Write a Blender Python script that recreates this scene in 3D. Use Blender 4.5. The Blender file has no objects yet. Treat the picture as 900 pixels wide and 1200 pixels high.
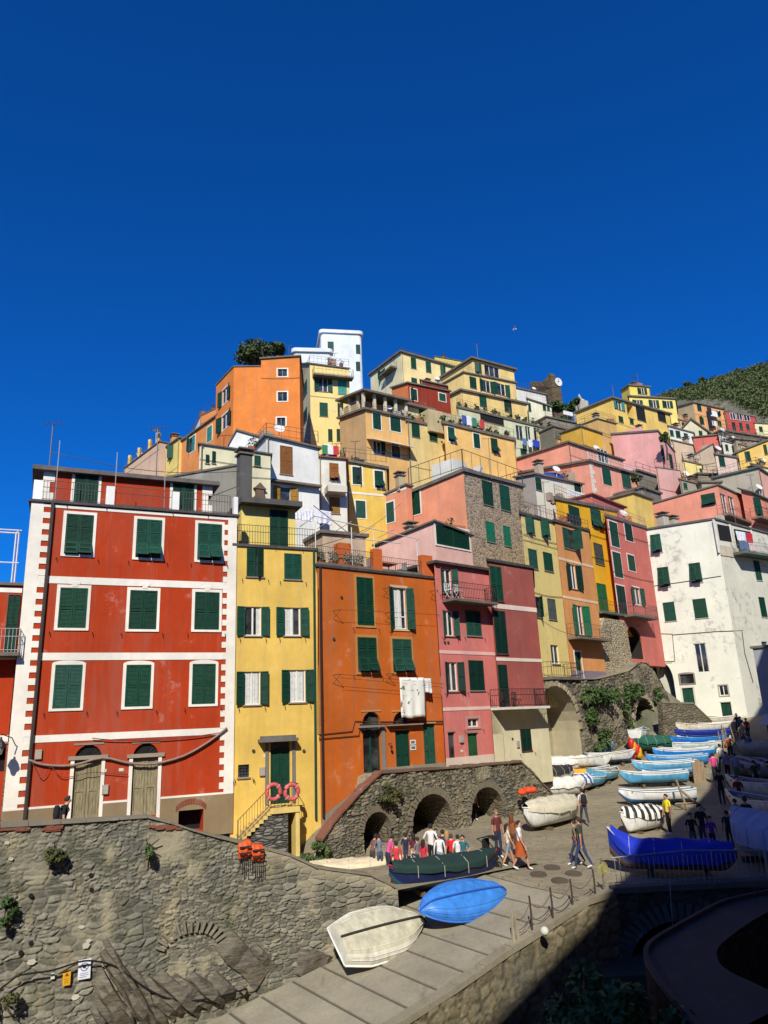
import bpy, bmesh, math, random
import numpy as np
from mathutils import Vector, Matrix, noise
random.seed(7)
SC = bpy.context.scene
COL = SC.collection
R = math.radians
# ---------------------------------------------------------------- camera geometry
FPX, PITCH, ROLL = 860.0, R(15.9), R(2.46)
CAM = Vector((0, 0, 10))
_r0, _u0 = Vector((1, 0, 0)), Vector((0, -math.sin(PITCH), math.cos(PITCH)))
FWD = Vector((0, math.cos(PITCH), math.sin(PITCH)))
RT = _r0*math.cos(ROLL) - _u0*math.sin(ROLL)
UP = _r0*math.sin(ROLL) + _u0*math.cos(ROLL)
def ray(px, py): return FWD*FPX + RT*(px-450) + UP*(600-py)
def pt(px, py, Y):
    d = ray(px, py); return CAM + d*(Y/d.y)
def atz(px, py, z):
    d = ray(px, py); return CAM + d*((z-CAM.z)/d.z)
def proj(P):
    v = P-CAM; k = FPX/v.dot(FWD); return 450+v.dot(RT)*k, 600-v.dot(UP)*k
# sun
SUN_EL, SUN_AZ = 38.0, -5.0        # azimuth: to the right of straight behind the camera
SUN_DIR = Vector((math.sin(R(SUN_AZ))*math.cos(R(SUN_EL)), -math.cos(R(SUN_AZ))*math.cos(R(SUN_EL)), math.sin(R(SUN_EL))))
# ---------------------------------------------------------------- the ground of the street (heights in metres, camera at 10)
def zp(Y):
    return float(np.interp(Y, [0, 28, 40, 50, 55, 60, 66, 90, 200], [4.3, 4.3, 4.9, 5.6, 6.6, 7.9, 9.0, 13, 30]))
def ground_z(X, Y):
    s = X*.82 + Y*.57
    return zp(Y) - .24*max(0., 19.8-s)
def G(px, py):
    d = ray(px, py); lo, hi = 14., 90.
    f = lambda Y: (CAM + d*(Y/d.y)).z - ground_z((d*(Y/d.y)).x, Y)
    Y = lo
    while Y < hi and f(Y) > 0: Y += .25
    a, b = Y-.25, Y
    for _ in range(20):
        m = (a+b)/2
        if f(m) > 0: a = m
        else: b = m
    p = CAM + d*(b/d.y); p.z = ground_z(p.x, p.y); return p
# ---------------------------------------------------------------- object helpers
W = {}
def tag(o, label=None, cat=None, group=None, kind=None):
    if label: o['label'] = label
    if cat: o['category'] = cat
    if group: o['group'] = group
    if kind: o['kind'] = kind
    return o
def thing(name, label, cat, loc=(0, 0, 0), group=None):
    o = bpy.data.objects.new(name, None); COL.objects.link(o)
    o.empty_display_size = .2
    o.location = Vector(loc); W[o] = Vector(loc)
    return tag(o, label, cat, group)
class MB:
    def __init__(s): s.v = []; s.f = []; s.m = []
    def add(s, pts, faces, m=0):
        b = len(s.v); s.v += [Vector(p) for p in pts]
        for f in faces: s.f.append([b+i for i in f]); s.m.append(m)
    def poly(s, pts, m=0): s.add(pts, [list(range(len(pts)))], m)
    def gbox(s, O, U, V, N, u0, u1, v0, v1, n0, n1, m=0):
        P = [O+U*u+V*v+N*n for n in (n0, n1) for v in (v0, v1) for u in (u0, u1)]
        s.add(P, [(0, 2, 3, 1), (4, 5, 7, 6), (0, 1, 5, 4), (2, 6, 7, 3), (0, 4, 6, 2), (1, 3, 7, 5)], m)
    def box(s, fr, u0, u1, n0, n1, z0, z1, m=0):
        s.gbox(fr.O, fr.u, ZV, fr.n, u0, u1, z0, z1, n0, n1, m)
    def cbox(s, c, sx, sy, sz, rz=0, m=0):
        U = Vector((math.cos(rz), math.sin(rz), 0)); N = Vector((-math.sin(rz), math.cos(rz), 0))
        s.gbox(Vector(c), U, ZV, N, -sx/2, sx/2, 0, sz, -sy/2, sy/2, m)
    def tube(s, pts, r, seg=6, m=0, closed=False):
        pts = [Vector(p) for p in pts]; n = len(pts); rings = []
        rr = r if isinstance(r, (list, tuple)) else [r]*n
        for i, p in enumerate(pts):
            if closed: t = pts[(i+1) % n]-pts[i-1]
            else: t = pts[min(i+1, n-1)]-pts[max(i-1, 0)]
            t.normalize()
            a = t.cross(Vector((0, 0, 1)) if abs(t.z) < .9 else Vector((1, 0, 0))).normalized(); b = t.cross(a)
            rings.append([p+(a*math.cos(q)+b*math.sin(q))*rr[i] for q in [2*math.pi*k/seg for k in range(seg)]])
        base = len(s.v)
        for rg in rings: s.v += rg
        for i in range(n if closed else n-1):
            j = (i+1) % n
            for k in range(seg):
                k2 = (k+1) % seg
                s.f.append([base+i*seg+k, base+i*seg+k2, base+j*seg+k2, base+j*seg+k]); s.m.append(m)
        if not closed:
            s.f.append([base+k for k in range(seg)][::-1]); s.m.append(m)
            s.f.append([base+(n-1)*seg+k for k in range(seg)]); s.m.append(m)
    def lathe(s, c, prof, seg=12, m=0, ax=None):
        c = Vector(c); base = len(s.v)
        for (r, z) in prof:
            for k in range(seg):
                q = 2*math.pi*k/seg; s.v.append(c+Vector((r*math.cos(q), r*math.sin(q), z)))
        for i in range(len(prof)-1):
            for k in range(seg):
                k2 = (k+1) % seg
                s.f.append([base+i*seg+k, base+i*seg+k2, base+(i+1)*seg+k2, base+(i+1)*seg+k]); s.m.append(m)
        s.f.append([base+k for k in range(seg)][::-1]); s.m.append(m)
        s.f.append([base+(len(prof)-1)*seg+k for k in range(seg)]); s.m.append(m)
    def build(s, name, mats, parent=None, smooth=False, fix=True):
        if not s.v: return None
        if not isinstance(mats, (list, tuple)): mats = [mats]
        if parent is not None: off = W[parent]
        else:
            xs = [v.x for v in s.v]; ys = [v.y for v in s.v]
            off = Vector(((min(xs)+max(xs))/2, (min(ys)+max(ys))/2, min(v.z for v in s.v)))
        me = bpy.data.meshes.new(name)
        me.from_pydata([v-off for v in s.v], [], s.f)
        for m in mats: me.materials.append(m)
        if len(mats) > 1: me.polygons.foreach_set('material_index', s.m)
        if fix:
            bm = bmesh.new(); bm.from_mesh(me); bmesh.ops.recalc_face_normals(bm, faces=bm.faces); bm.to_mesh(me); bm.free()
        if smooth: me.polygons.foreach_set('use_smooth', [True]*len(me.polygons))
        o = bpy.data.objects.new(name, me); COL.objects.link(o)
        if parent is not None: o.parent = parent; W[o] = off
        else: o.location = off; W[o] = off
        return o
ZV = Vector((0, 0, 1))
class Fr:
    def __init__(s, P, a):
        s.a = a; a = R(a); s.O = Vector((P.x, P.y, 0)); s.u = Vector((math.cos(a), math.sin(a), 0)); s.n = Vector((math.sin(a), -math.cos(a), 0))
    def p(s, u, n, z): return s.O+s.u*u+s.n*n+Vector((0, 0, z))
    def hit(s, px, py, n=0.):
        d = ray(px, py); t = (s.O+s.n*n-CAM).dot(s.n)/d.dot(s.n); X = CAM+d*t
        return (X-s.O).dot(s.u), X.z
    def bb(s, x0, y0, x1, y1, n=0.):
        xm, ym = (x0+x1)/2, (y0+y1)/2
        u0 = s.hit(x0, ym, n)[0]; u1 = s.hit(x1, ym, n)[0]; z1 = s.hit(xm, y0, n)[1]; z0 = s.hit(xm, y1, n)[1]
        return u0, u1, z0, z1
    def shift(s, n):
        f = Fr(s.O+s.n*n, s.a); return f
# ---------------------------------------------------------------- materials
MATS = {}
def lin(c):
    return tuple((x/255/12.92 if x/255 <= .04045 else ((x/255+.055)/1.055)**2.4) for x in c)
class NT:
    def __init__(s, name):
        s.mat = bpy.data.materials.new(name); s.mat.use_nodes = True; s.t = s.mat.node_tree; s.n = s.t.nodes; s.n.clear()
        s.out = s.n.new('ShaderNodeOutputMaterial'); s.b = s.n.new('ShaderNodeBsdfPrincipled'); s.l(s.b.outputs[0], s.out.inputs[0])
    def l(s, a, b): s.t.links.new(a, b)
    def new(s, typ, **k):
        n = s.n.new(typ)
        for a, v in k.items(): setattr(n, a, v)
        return n
    def pos(s, scale=(1, 1, 1), obj=False):
        g = s.new('ShaderNodeTexCoord').outputs['Object'] if obj else s.new('ShaderNodeNewGeometry').outputs['Position']
        if tuple(scale) == (1, 1, 1): return g
        m = s.new('ShaderNodeVectorMath', operation='MULTIPLY'); s.l(g, m.inputs[0]); m.inputs[1].default_value = scale; return m.outputs[0]
    def noise(s, vec, scale, detail=4, rough=.55):
        n = s.new('ShaderNodeTexNoise'); s.l(vec, n.inputs['Vector']); n.inputs['Scale'].default_value = scale; n.inputs['Detail'].default_value = detail; n.inputs['Roughness'].default_value = rough
        return n.outputs['Fac']
    def ramp(s, fac, a, b, va=0., vb=1.):
        n = s.new('ShaderNodeMapRange'); s.l(fac, n.inputs[0]); n.inputs[1].default_value = a; n.inputs[2].default_value = b; n.inputs[3].default_value = va; n.inputs[4].default_value = vb; return n.outputs[0]
    def math(s, op, a, b):
        n = s.new('ShaderNodeMath', operation=op)
        for i, x in enumerate((a, b)):
            if isinstance(x, (int, float)): n.inputs[i].default_value = x
            else: s.l(x, n.inputs[i])
        return n.outputs[0]
    def mix(s, fac, a, b, blend='MIX'):
        n = s.new('ShaderNodeMix', data_type='RGBA', blend_type=blend)
        if isinstance(fac, (int, float)): n.inputs[0].default_value = fac
        else: s.l(fac, n.inputs[0])
        for i, x in ((6, a), (7, b)):
            if isinstance(x, (tuple, list)): n.inputs[i].default_value = (*x[:3], 1)
            else: s.l(x, n.inputs[i])
        return n.outputs[2]
    def bump(s, h, strength=.3, dist=.02):
        n = s.new('ShaderNodeBump'); s.l(h, n.inputs['Height']); n.inputs['Strength'].default_value = strength; n.inputs['Distance'].default_value = dist
        s.l(n.outputs[0], s.b.inputs['Normal'])
    def fin(s, col, rough=.85, metal=0., spec=None):
        if isinstance(col, (tuple, list)): s.b.inputs['Base Color'].default_value = (*col[:3], 1)
        else: s.l(col, s.b.inputs['Base Color'])
        s.b.inputs['Roughness'].default_value = rough; s.b.inputs['Metallic'].default_value = metal
        if spec is not None: s.b.inputs['Specular IOR Level'].default_value = spec
        return s.mat
ALB = .86
def sc(c, k): return tuple(min(x*k, .9) for x in c)
def plaster(rgb, wear=.35, dirt=(.30, .27, .22)):
    key = ('pl', rgb, wear)
    if key in MATS: return MATS[key]
    t = NT('plaster'); c = sc(lin(rgb), ALB)
    p = t.pos()
    n1 = t.ramp(t.noise(p, .45, 6, .62), .3, .7)
    n2 = t.noise(p, 3.2, 5, .6)
    col = t.mix(n1, sc(c, .79), sc(c, 1.09))
    col = t.mix(t.ramp(n2, .45, .75, 0, .35), col, sc(c, .74))
    st = t.ramp(t.noise(t.pos((1.6, 1.6, .16)), 1., 5, .65), .47, .72, 0, wear)
    col = t.mix(st, col, tuple((a*.55+d*.45*.8) for a, d in zip(sc(c, .7), dirt)))
    s2 = t.ramp(t.noise(t.pos((5, 5, .22)), 1., 4, .6), .5, .72, 0, wear*.6); col = t.mix(s2, col, sc(c, .66))
    s3 = t.ramp(t.noise(t.pos((3.3, 3.3, .3)), 1., 5, .7), .6, .8, 0, wear*.5); col = t.mix(s3, col, tuple(min(.9, x*.7+.22) for x in c))
    pa = t.ramp(t.noise(p, .9, 8, .7), .60, .66, 0, wear*.8)
    col = t.mix(pa, col, tuple(a*.5+.5*d for a, d in zip(c, (.5, .47, .4))))
    t.bump(t.math('ADD', t.noise(p, 22, 4), t.math('MULTIPLY', n2, 1.5)), .35, .012)
    MATS[key] = t.fin(col, .92, spec=.25); return MATS[key]
def stained(rgb, k=.5):
    key = ('sw', rgb, k)
    if key in MATS: return MATS[key]
    t = NT('stained_plaster'); c = sc(lin(rgb), ALB); p = t.pos()
    col = t.mix(t.ramp(t.noise(p, .4, 6, .62), .3, .7), sc(c, .86), sc(c, 1.05))
    area = t.ramp(t.noise(p, .33, 3, .5), .46, .62); blot = t.ramp(t.noise(p, 1.6, 9, .75), .5, .62)
    col = t.mix(t.math('MULTIPLY', t.math('MULTIPLY', area, blot), k), col, (.16, .155, .14))
    st = t.ramp(t.noise(t.pos((2.2, 2.2, .14)), 1., 6, .7), .55, .75, 0, k*.55); col = t.mix(st, col, (.30, .28, .23))
    pe = t.ramp(t.noise(p, .8, 8, .7), .60, .66, 0, k*.8); col = t.mix(pe, col, (.44, .40, .33))
    t.bump(t.math('ADD', t.noise(p, 18, 4), blot), .4, .015); MATS[key] = t.fin(col, .92, spec=.25); return MATS[key]
def paint(rgb, rough=.5, wear=.25, sc2=6., alb=ALB, obj=False):
    key = ('pt', rgb, rough, wear, sc2)
    if key in MATS: return MATS[key]
    t = NT('paint'); c = sc(lin(rgb), alb)
    n = t.noise(t.pos((1, 1, .45), obj), sc2, 6, .65)
    col = t.mix(t.ramp(n, .35, .7), sc(c, 1-wear), sc(c, 1+wear*.45))
    n2 = t.noise(t.pos((1, 1, 1), obj), .8, 4)
    col = t.mix(t.ramp(n2, .4, .7, 0, wear), col, tuple(x*.62+.012 for x in c))
    t.bump(n, .15, .006)
    MATS[key] = t.fin(col, rough); return MATS[key]
def flat(rgb, rough=.7, metal=0.):
    key = ('fl', rgb, rough, metal)
    if key in MATS: return MATS[key]
    t = NT('plain'); c = sc(lin(rgb), ALB)
    n = t.noise(t.pos((1, 1, 1), True), 7, 5)
    MATS[key] = t.fin(t.mix(t.ramp(n, .3, .7), sc(c, .8), sc(c, 1.08)), rough, metal); return MATS[key]
def glass():
    if 'gl' in MATS: return MATS['gl']
    t = NT('window_glass'); n = t.noise(t.pos(), 1.3, 3)
    MATS['gl'] = t.fin(t.mix(t.ramp(n, .4, .65), (.012, .014, .016), (.07, .075, .075)), .06, spec=.6); return MATS['gl']
def cloth_stripes(c1, c2, scale, axis='x', band=.5):
    key = ('st', c1, c2, scale, axis)
    if key in MATS: return MATS[key]
    t = NT('striped_cloth'); g = t.pos((1, 1, 1), True); sp = t.new('ShaderNodeSeparateXYZ'); t.l(g, sp.inputs[0])
    v = sp.outputs[{'x': 0, 'y': 1, 'z': 2}[axis]]
    w = t.math('FRACT', t.math('MULTIPLY', v, scale), 0.)
    w = t.math('GREATER_THAN', w, band)
    MATS[key] = t.fin(t.mix(w, sc(lin(c1), ALB), sc(lin(c2), ALB)), .85); return MATS[key]
def masonry(a, b, mortar, sx=3.2, sz=6.5, key=None, bump=.9):
    key = ('ms', a, b, mortar, sx, sz)
    if key in MATS: return MATS[key]
    t = NT('rubble_masonry'); p = t.pos((sx, sx, sz))
    d = t.new('ShaderNodeTexNoise'); t.l(p, d.inputs['Vector']); d.inputs['Scale'].default_value = 1.1
    pv = t.mix(.25, p, d.outputs['Color'], 'ADD')
    v = t.new('ShaderNodeTexVoronoi', feature='F1'); t.l(pv, v.inputs['Vector']); v.inputs['Scale'].default_value = 1.
    e = t.new('ShaderNodeTexVoronoi', feature='DISTANCE_TO_EDGE'); t.l(pv, e.inputs['Vector']); e.inputs['Scale'].default_value = 1.
    sp = t.new('ShaderNodeSeparateColor'); t.l(v.outputs['Color'], sp.inputs[0])
    col = t.mix(sp.outputs[0], sc(lin(a), ALB), sc(lin(b), ALB))
    nn = t.noise(t.pos(), 9, 6, .65)
    col = t.mix(t.ramp(nn, .3, .75, 0, .55), col, sc(lin(a), .45))
    ed = t.ramp(e.outputs['Distance'], .0, .13)
    col = t.mix(ed, sc(lin(mortar), ALB), col)
    t.bump(t.math('ADD', t.ramp(e.outputs['Distance'], 0, .2), t.math('MULTIPLY', nn, .5)), bump, .06)
    MATS[key] = t.fin(col, .95, spec=.2); return MATS[key]
def roofmat(rgb=(116, 106, 94)):
    key = ('rf', rgb)
    if key in MATS: return MATS[key]
    t = NT('slate_roof'); p = t.pos(); c = sc(lin(rgb), ALB)
    n = t.noise(p, 1.2, 7, .7)
    col = t.mix(t.ramp(n, .3, .7), sc(c, .6), sc(c, 1.3))
    col = t.mix(t.ramp(t.noise(p, 5, 4), .5, .75, 0, .5), col, (.10, .095, .07))
    t.bump(t.noise(p, 7, 5), .5, .03)
    MATS[key] = t.fin(col, .9); return MATS[key]
def wood(rgb, sc2=3.):
    key = ('wd', rgb)
    if key in MATS: return MATS[key]
    t = NT('weathered_wood'); c = sc(lin(rgb), ALB)
    n = t.noise(t.pos((9, 9, .8)), sc2, 6, .7)
    col = t.mix(t.ramp(n, .35, .68), sc(c, .45), sc(c, 1.25)); t.bump(n, .5, .01)
    MATS[key] = t.fin(col, .85); return MATS[key]
GREENS = [(16, 66, 48), (20, 74, 52), (14, 54, 44), (24, 80, 62), (40, 86, 70)]
def shutter_mat(k=0):
    c = GREENS[k] if isinstance(k, int) else k
    m = paint(c, .62, .35, 9.); m.node_tree.nodes['Principled BSDF'].inputs['Specular IOR Level'].default_value = .22; return m
IRON = flat((38, 36, 36), .6); RAILM = flat((120, 112, 104), .55, .3)
WHITE = plaster((244, 238, 224), .15)
FRAMEW = paint((240, 238, 228), .5, .12)
DARK = flat((14, 14, 14), .9)
ROOF = roofmat()
def leafmat(key, a, b):
    if key in MATS: return MATS[key]
    t = NT('foliage'); n = t.noise(t.pos(), .9, 3); n2 = t.noise(t.pos(), 14, 2)
    col = t.mix(t.ramp(n, .35, .65), a, b); col = t.mix(t.ramp(n2, .3, .8, 0, .6), col, tuple(x*1.9 for x in b))
    t.fin(col, .7, spec=.25); MATS[key] = t.mat; return t.mat
LEAFM = leafmat('leaf', (.025, .05, .014), (.06, .10, .028))
PINEM = leafmat('pine', (.032, .052, .016), (.075, .10, .03))
SCRUB = leafmat('scrub', (.045, .055, .018), (.085, .085, .03))
BARK = wood((92, 74, 58))
def leaves(mb, c, rad, n, size, rnd, flatk=1., shell=.55):
    """n leaf cards spread through an ellipsoid, denser towards its outside"""
    for _ in range(n):
        while True:
            v = Vector((rnd.uniform(-1, 1), rnd.uniform(-1, 1), rnd.uniform(-1, 1)))
            if shell*rnd.random() < v.length < 1: break
        p = Vector(c)+Vector((v.x*rad[0], v.y*rad[1], v.z*rad[2]))
        nn = (v*.8+Vector((rnd.gauss(0, .6), rnd.gauss(0, .6), rnd.gauss(.4, .6)))).normalized()
        a = nn.cross(Vector((rnd.gauss(0, 1), rnd.gauss(0, 1), rnd.gauss(0, 1)))).normalized()*size*rnd.uniform(.5, 1.2); b = nn.cross(a).normalized()*size*rnd.uniform(.35, .8)
        mb.add([p-a, p-b*.8, p+a, p+b*.8], [(0, 1, 2, 3)])
# ---------------------------------------------------------------- houses
def leafm(mb, O, U, V, N, w, h, hi, m=0):
    """one shutter leaf: frame, middle rail and louvres"""
    if not hi:
        mb.gbox(O, U, V, N, 0, w, 0, h, 0, .02, m)
        b = min(.07, w*.14)
        for (a, c, d, e) in ((0, b, 0, h), (w-b, w, 0, h), (b, w-b, 0, b), (b, w-b, h-b, h), (b, w-b, h*.47, h*.47+b*.8)):
            mb.gbox(O, U, V, N, a, c, d, e, .02, .04, m)
        return
    b = min(.075, w*.16)
    for (a, c, d, e) in ((0, b, 0, h), (w-b, w, 0, h), (b, w-b, 0, b), (b, w-b, h-b, h), (b, w-b, h*.46, h*.46+b)):
        mb.gbox(O, U, V, N, a, c, d, e, 0, .04, m)
    mb.gbox(O, U, V, N, b, w-b, b, h-b, .0, .006, m)
    z = b+.01
    while z < h-b-.03:
        if not (h*.46-.05 < z < h*.46+b):
            P = [O+U*b+V*z+N*.034, O+U*(w-b)+V*z+N*.034, O+U*(w-b)+V*(z+.055)+N*.008, O+U*b+V*(z+.055)+N*.008]
            mb.poly(P, m)
        z += .055
def arc_pts(u0, u1, z, rise, n=10):
    c = (u0+u1)/2; w = (u1-u0)/2
    return [(c-w*math.cos(math.pi*i/n), z+rise*math.sin(math.pi*i/n)) for i in range(n+1)]
HOLE = {'o': .14, 'g': .16, 'd': .14, 'k': .7, 'D': .14, 'l': 1.3, 'h': .14}
class House:
    def __init__(s, name, label, cat='house', loc=None, group=None):
        s.root = thing(name, label, cat, loc or (0, 0, 0), group); s.placed = loc is not None
        s.hi = False; s.green = 0
    def face(s, fr, u0, u1, zb, z0, z1, wall, wins, opts, apex=None):
        """wall sheet with real openings + the windows in it"""
        mb = MB(); zmin = min(z0, z1); holes = []; specs = []
        for w in wins:
            k, x0, y0, x1, y1 = w[:5]; o = dict(opts)
            if len(w) > 5: o.update(w[5])
            a, b, c, d = fr.bb(x0, y0, x1, y1)
            a = max(a, u0+.04); b = min(b, u1-.04)
            if b-a < .12: continue
            c = max(c, zb+.02)
            if k in HOLE and d < zmin-.02 and not o.get('nohole'):
                holes.append((a, b, c, d, o.get('dep', HOLE[k]), o.get('arch', 0)))
            elif k in HOLE: o['nohole'] = 1
            specs.append((k, a, b, c, d, o))
        us = sorted(set([u0, u1]+[h[0] for h in holes]+[h[1] for h in holes]))
        zs = sorted(set([zb, zmin]+[h[2] for h in holes]+[h[3] for h in holes]))
        for i in range(len(us)-1):
            for j in range(len(zs)-1):
                um, zm = (us[i]+us[i+1])/2, (zs[j]+zs[j+1])/2
                if any(h[0] < um < h[1] and h[2] < zm < h[3] for h in holes): continue
                mb.poly([fr.p(us[i], 0, zs[j]), fr.p(us[i+1], 0, zs[j]), fr.p(us[i+1], 0, zs[j+1]), fr.p(us[i], 0, zs[j+1])])
        if abs(z0-z1) > .01 or apex:
            P = [fr.p(u0, 0, zmin), fr.p(u1, 0, zmin)]
            if z1 > zmin+.005: P.append(fr.p(u1, 0, z1))
            if apex: P.append(fr.p(apex[0], 0, apex[1]))
            if z0 > zmin+.005: P.append(fr.p(u0, 0, z0))
            mb.poly(P)
        for (a, b, c, d, dep, arch) in holes:
            if arch:
                rise = (d-c)*arch if arch < 1 else (b-a)/2
                pts = arc_pts(a, b, d-rise, rise)
                for i in range(len(pts)-1):
                    (ua, za), (ub, zb_) = pts[i], pts[i+1]
                    mb.poly([fr.p(ua, 0, za), fr.p(ub, 0, zb_), fr.p(ub, 0, d), fr.p(ua, 0, d)])
                    mb.poly([fr.p(ua, 0, za), fr.p(ub, 0, zb_), fr.p(ub, -dep, zb_), fr.p(ua, -dep, za)])
            mb.poly([fr.p(a, 0, c), fr.p(a, -dep, c), fr.p(a, -dep, d), fr.p(a, 0, d)])
            mb.poly([fr.p(b, 0, c), fr.p(b, -dep, c), fr.p(b, -dep, d), fr.p(b, 0, d)])
            mb.poly([fr.p(a, 0, d), fr.p(b, 0, d), fr.p(b, -dep, d), fr.p(a, -dep, d)])
            mb.poly([fr.p(a, 0, c), fr.p(b, 0, c), fr.p(b, -dep, c), fr.p(a, -dep, c)])
        mb.build('wall', wall, s.root, fix=False)
        for sp in specs: s.window(fr, *sp)
    def window(s, fr, k, a, b, c, d, o):
        hi = s.hi; frc = o.get('fr'); gv = o.get('green', s.green); gm = shutter_mat(random.choice([gv, gv, gv, 3, 4, 1]) if isinstance(gv, int) else gv)
        if k == 'c' and not s.hi and 'ajar' not in o and random.random() < .16: o['ajar'] = random.choice([25, 50, 80]); o['side'] = random.choice([0, 1])
        if k == 'c' and not s.hi and 'ajar' not in o and random.random() < .1: k = 'f'
        w, h = b-a, d-c
        wf = MB(); base = 0.; t = min(.13, w*.16) if frc else .03
        fm = plaster(frc, .12) if frc else plaster(o.get('sill', (150, 140, 125)), .2)
        rise = o.get('seg', 0.)
        if frc:
            if k not in ('d', 'D', 'k', 'h'):
                wf.box(fr, a-t, b+t, .003, .05 if hi else .03, c-t*.8, c)
            else: c0 = c
            wf.box(fr, a-t, a, .003, .028, c, d); wf.box(fr, b, b+t, .003, .028, c, d)
            if rise:
                P = arc_pts(a-t, b+t, d+t*.35, rise, 10)
                q = [fr.p(u, .028, z) for u, z in P]; q2 = [fr.p(u, .003, z) for u, z in P]
                wf.poly([fr.p(a-t, .028, d), fr.p(b+t, .028, d)]+q[::-1]); wf.poly(q2+[fr.p(b+t, .003, d), fr.p(a-t, .003, d)])
                for i in range(len(q)-1): wf.poly([q[i], q[i+1], q2[i+1], q2[i]])
            else: wf.box(fr, a-t, b+t, .003, .028, d, d+t)
        elif k not in ('d', 'D', 'k', 'h'):
            wf.box(fr, a-.05, b+.05, .003, .07, c-.06, c-.005)
        if k in ('d', 'D', 'k', 'h', 'l') and not frc:
            wf.box(fr, a-.06, b+.06, .003, .03, d+.003, d+.08)
        nm = 'door' if k in ('d', 'D', 'h') else ('opening' if k in ('k', 'l') else 'window')
        P = wf.build(nm, fm, s.root)
        U, V, N = fr.u, ZV, fr.n
        nh = o.get('nohole')
        if k in ('c', 'f'):
            hw = w/2-.006
            for i in (0, 1):
                mb = MB(); O = fr.p(a+i*(w/2+.006), .012, c)
                if k == 'c':
                    ang = o.get('ajar', 0)*(1 if i == o.get('side', 1) else 0)
                    if ang:
                        q = R(ang)
                        if i == 1: O2 = fr.p(b, .012, c); Ud = -U*math.cos(q)+N*math.sin(q); Nd = -(U*math.sin(q)+N*math.cos(q)); leafm(mb, O2, Ud, V, Nd, hw, h, hi)
                        else: Ud = U*math.cos(q)+N*math.sin(q); Nd = N*math.cos(q)-U*math.sin(q); leafm(mb, O, Ud, V, Nd, hw, h, hi)
                    else: leafm(mb, O, U, V, N, hw, h, hi)
                    if ang and i == 1: pass
                else:
                    lo = h*o.get('flap', .5); q = R(o.get('tilt', 26)+(i*7))
                    leafm(mb, O+V*lo, U, V, N, hw, h-lo, hi)
                    Vd = -V*math.cos(q)+N*math.sin(q); Nd = N*math.cos(q)+V*math.sin(q)
                    leafm(mb, O+V*lo+U*hw, -U, Vd, Nd, hw, lo*.98, hi)
                mb.build('shutter', gm, P)
            if k == 'f' or o.get('ajar'):
                mb = MB(); mb.box(fr, a, b, .003, .008, c, d); mb.build('pane', glass(), P)
        elif k in ('o', 'g', 'h'):
            dep = -(o.get('dep', HOLE[k]))+.03 if not nh else .004
            mb = MB(); mb.box(fr, a, b, dep-.02, dep, c, d)
            nb = o.get('mull', 1 if w > .35 else 0); q = max(.035, min(.06, w*.07)); fmat = paint(o.get('sash', (236, 234, 226)), .5, .1)
            if o.get('bare'): nb = -1
            pan = mb.build('pane', glass(), P)
            if nb >= 0:
                mb = MB()
                mb.box(fr, a, a+q, dep, dep+.04, c, d); mb.box(fr, b-q, b, dep, dep+.04, c, d)
                mb.box(fr, a+q, b-q, dep, dep+.04, d-q, d); mb.box(fr, a+q, b-q, dep, dep+.04, c, c+q)
                for i in range(nb):
                    x = a+(b-a)*(i+1)/(nb+1); mb.box(fr, x-q*.7, x+q*.7, dep, dep+.045, c+q, d-q)
                if o.get('bar'):
                    zz = c+h*o['bar']; mb.box(fr, a+q, b-q, dep, dep+.038, zz-q/2, zz+q/2)
                mb.build('sash', fmat, P)
            if o.get('curtain'):
                mb = MB(); ca, cb = o['curtain']
                n = 10; pts = [(a+w*(ca+(cb-ca)*i/n), dep+.012+.012*(i % 2)) for i in range(n+1)]
                for i in range(n):
                    mb.poly([fr.p(pts[i][0], pts[i][1], c+.05), fr.p(pts[i+1][0], pts[i+1][1], c+.05), fr.p(pts[i+1][0], pts[i+1][1], d-.05), fr.p(pts[i][0], pts[i][1], d-.05)])
                mb.build('curtain', flat((214, 214, 206), .9), P)
            if k == 'o':
                lw = w*o.get('lw', .48)
                for i in (0, 1):
                    if o.get('only') is not None and o['only'] != i: continue
                    mb = MB(); q = R(o.get('open', 8)+random.uniform(0, 9))
                    if i == 0:
                        O = fr.p(a, .03, c); Ud = -U*math.cos(q)+N*math.sin(q); Nd = N*math.cos(q)+U*math.sin(q)
                    else:
                        O = fr.p(b, .03, c); Ud = U*math.cos(q)+N*math.sin(q); Nd = N*math.cos(q)-U*math.sin(q)
                    leafm(mb, O, Ud, V, Nd, lw, h, hi)
                    mb.build('shutter', gm, P)
        elif k in ('k', 'l'):
            dep = -(o.get('dep', HOLE[k]))+.02 if not nh else .004
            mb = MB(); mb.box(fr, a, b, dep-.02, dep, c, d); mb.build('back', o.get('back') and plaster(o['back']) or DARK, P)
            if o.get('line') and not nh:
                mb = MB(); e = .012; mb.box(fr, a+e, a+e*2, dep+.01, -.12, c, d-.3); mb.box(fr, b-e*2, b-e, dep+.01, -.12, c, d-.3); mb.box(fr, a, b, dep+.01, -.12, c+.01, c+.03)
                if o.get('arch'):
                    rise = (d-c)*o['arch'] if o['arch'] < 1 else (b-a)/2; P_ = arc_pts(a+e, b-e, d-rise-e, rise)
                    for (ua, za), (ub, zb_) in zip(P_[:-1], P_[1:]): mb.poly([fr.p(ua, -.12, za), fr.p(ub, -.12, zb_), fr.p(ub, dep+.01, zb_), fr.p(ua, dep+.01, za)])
                mb.build('shade_lining', flat((44, 40, 36), .95), P)  # near-black sheets paint the passage's shade over its sunlit inner sides
        elif k in ('d', 'D'):
            dep = -(o.get('dep', HOLE[k]))+.03 if not nh else .004
            mb = MB(); dm = gm if not o.get('wood') else wood(o['wood'])
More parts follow.
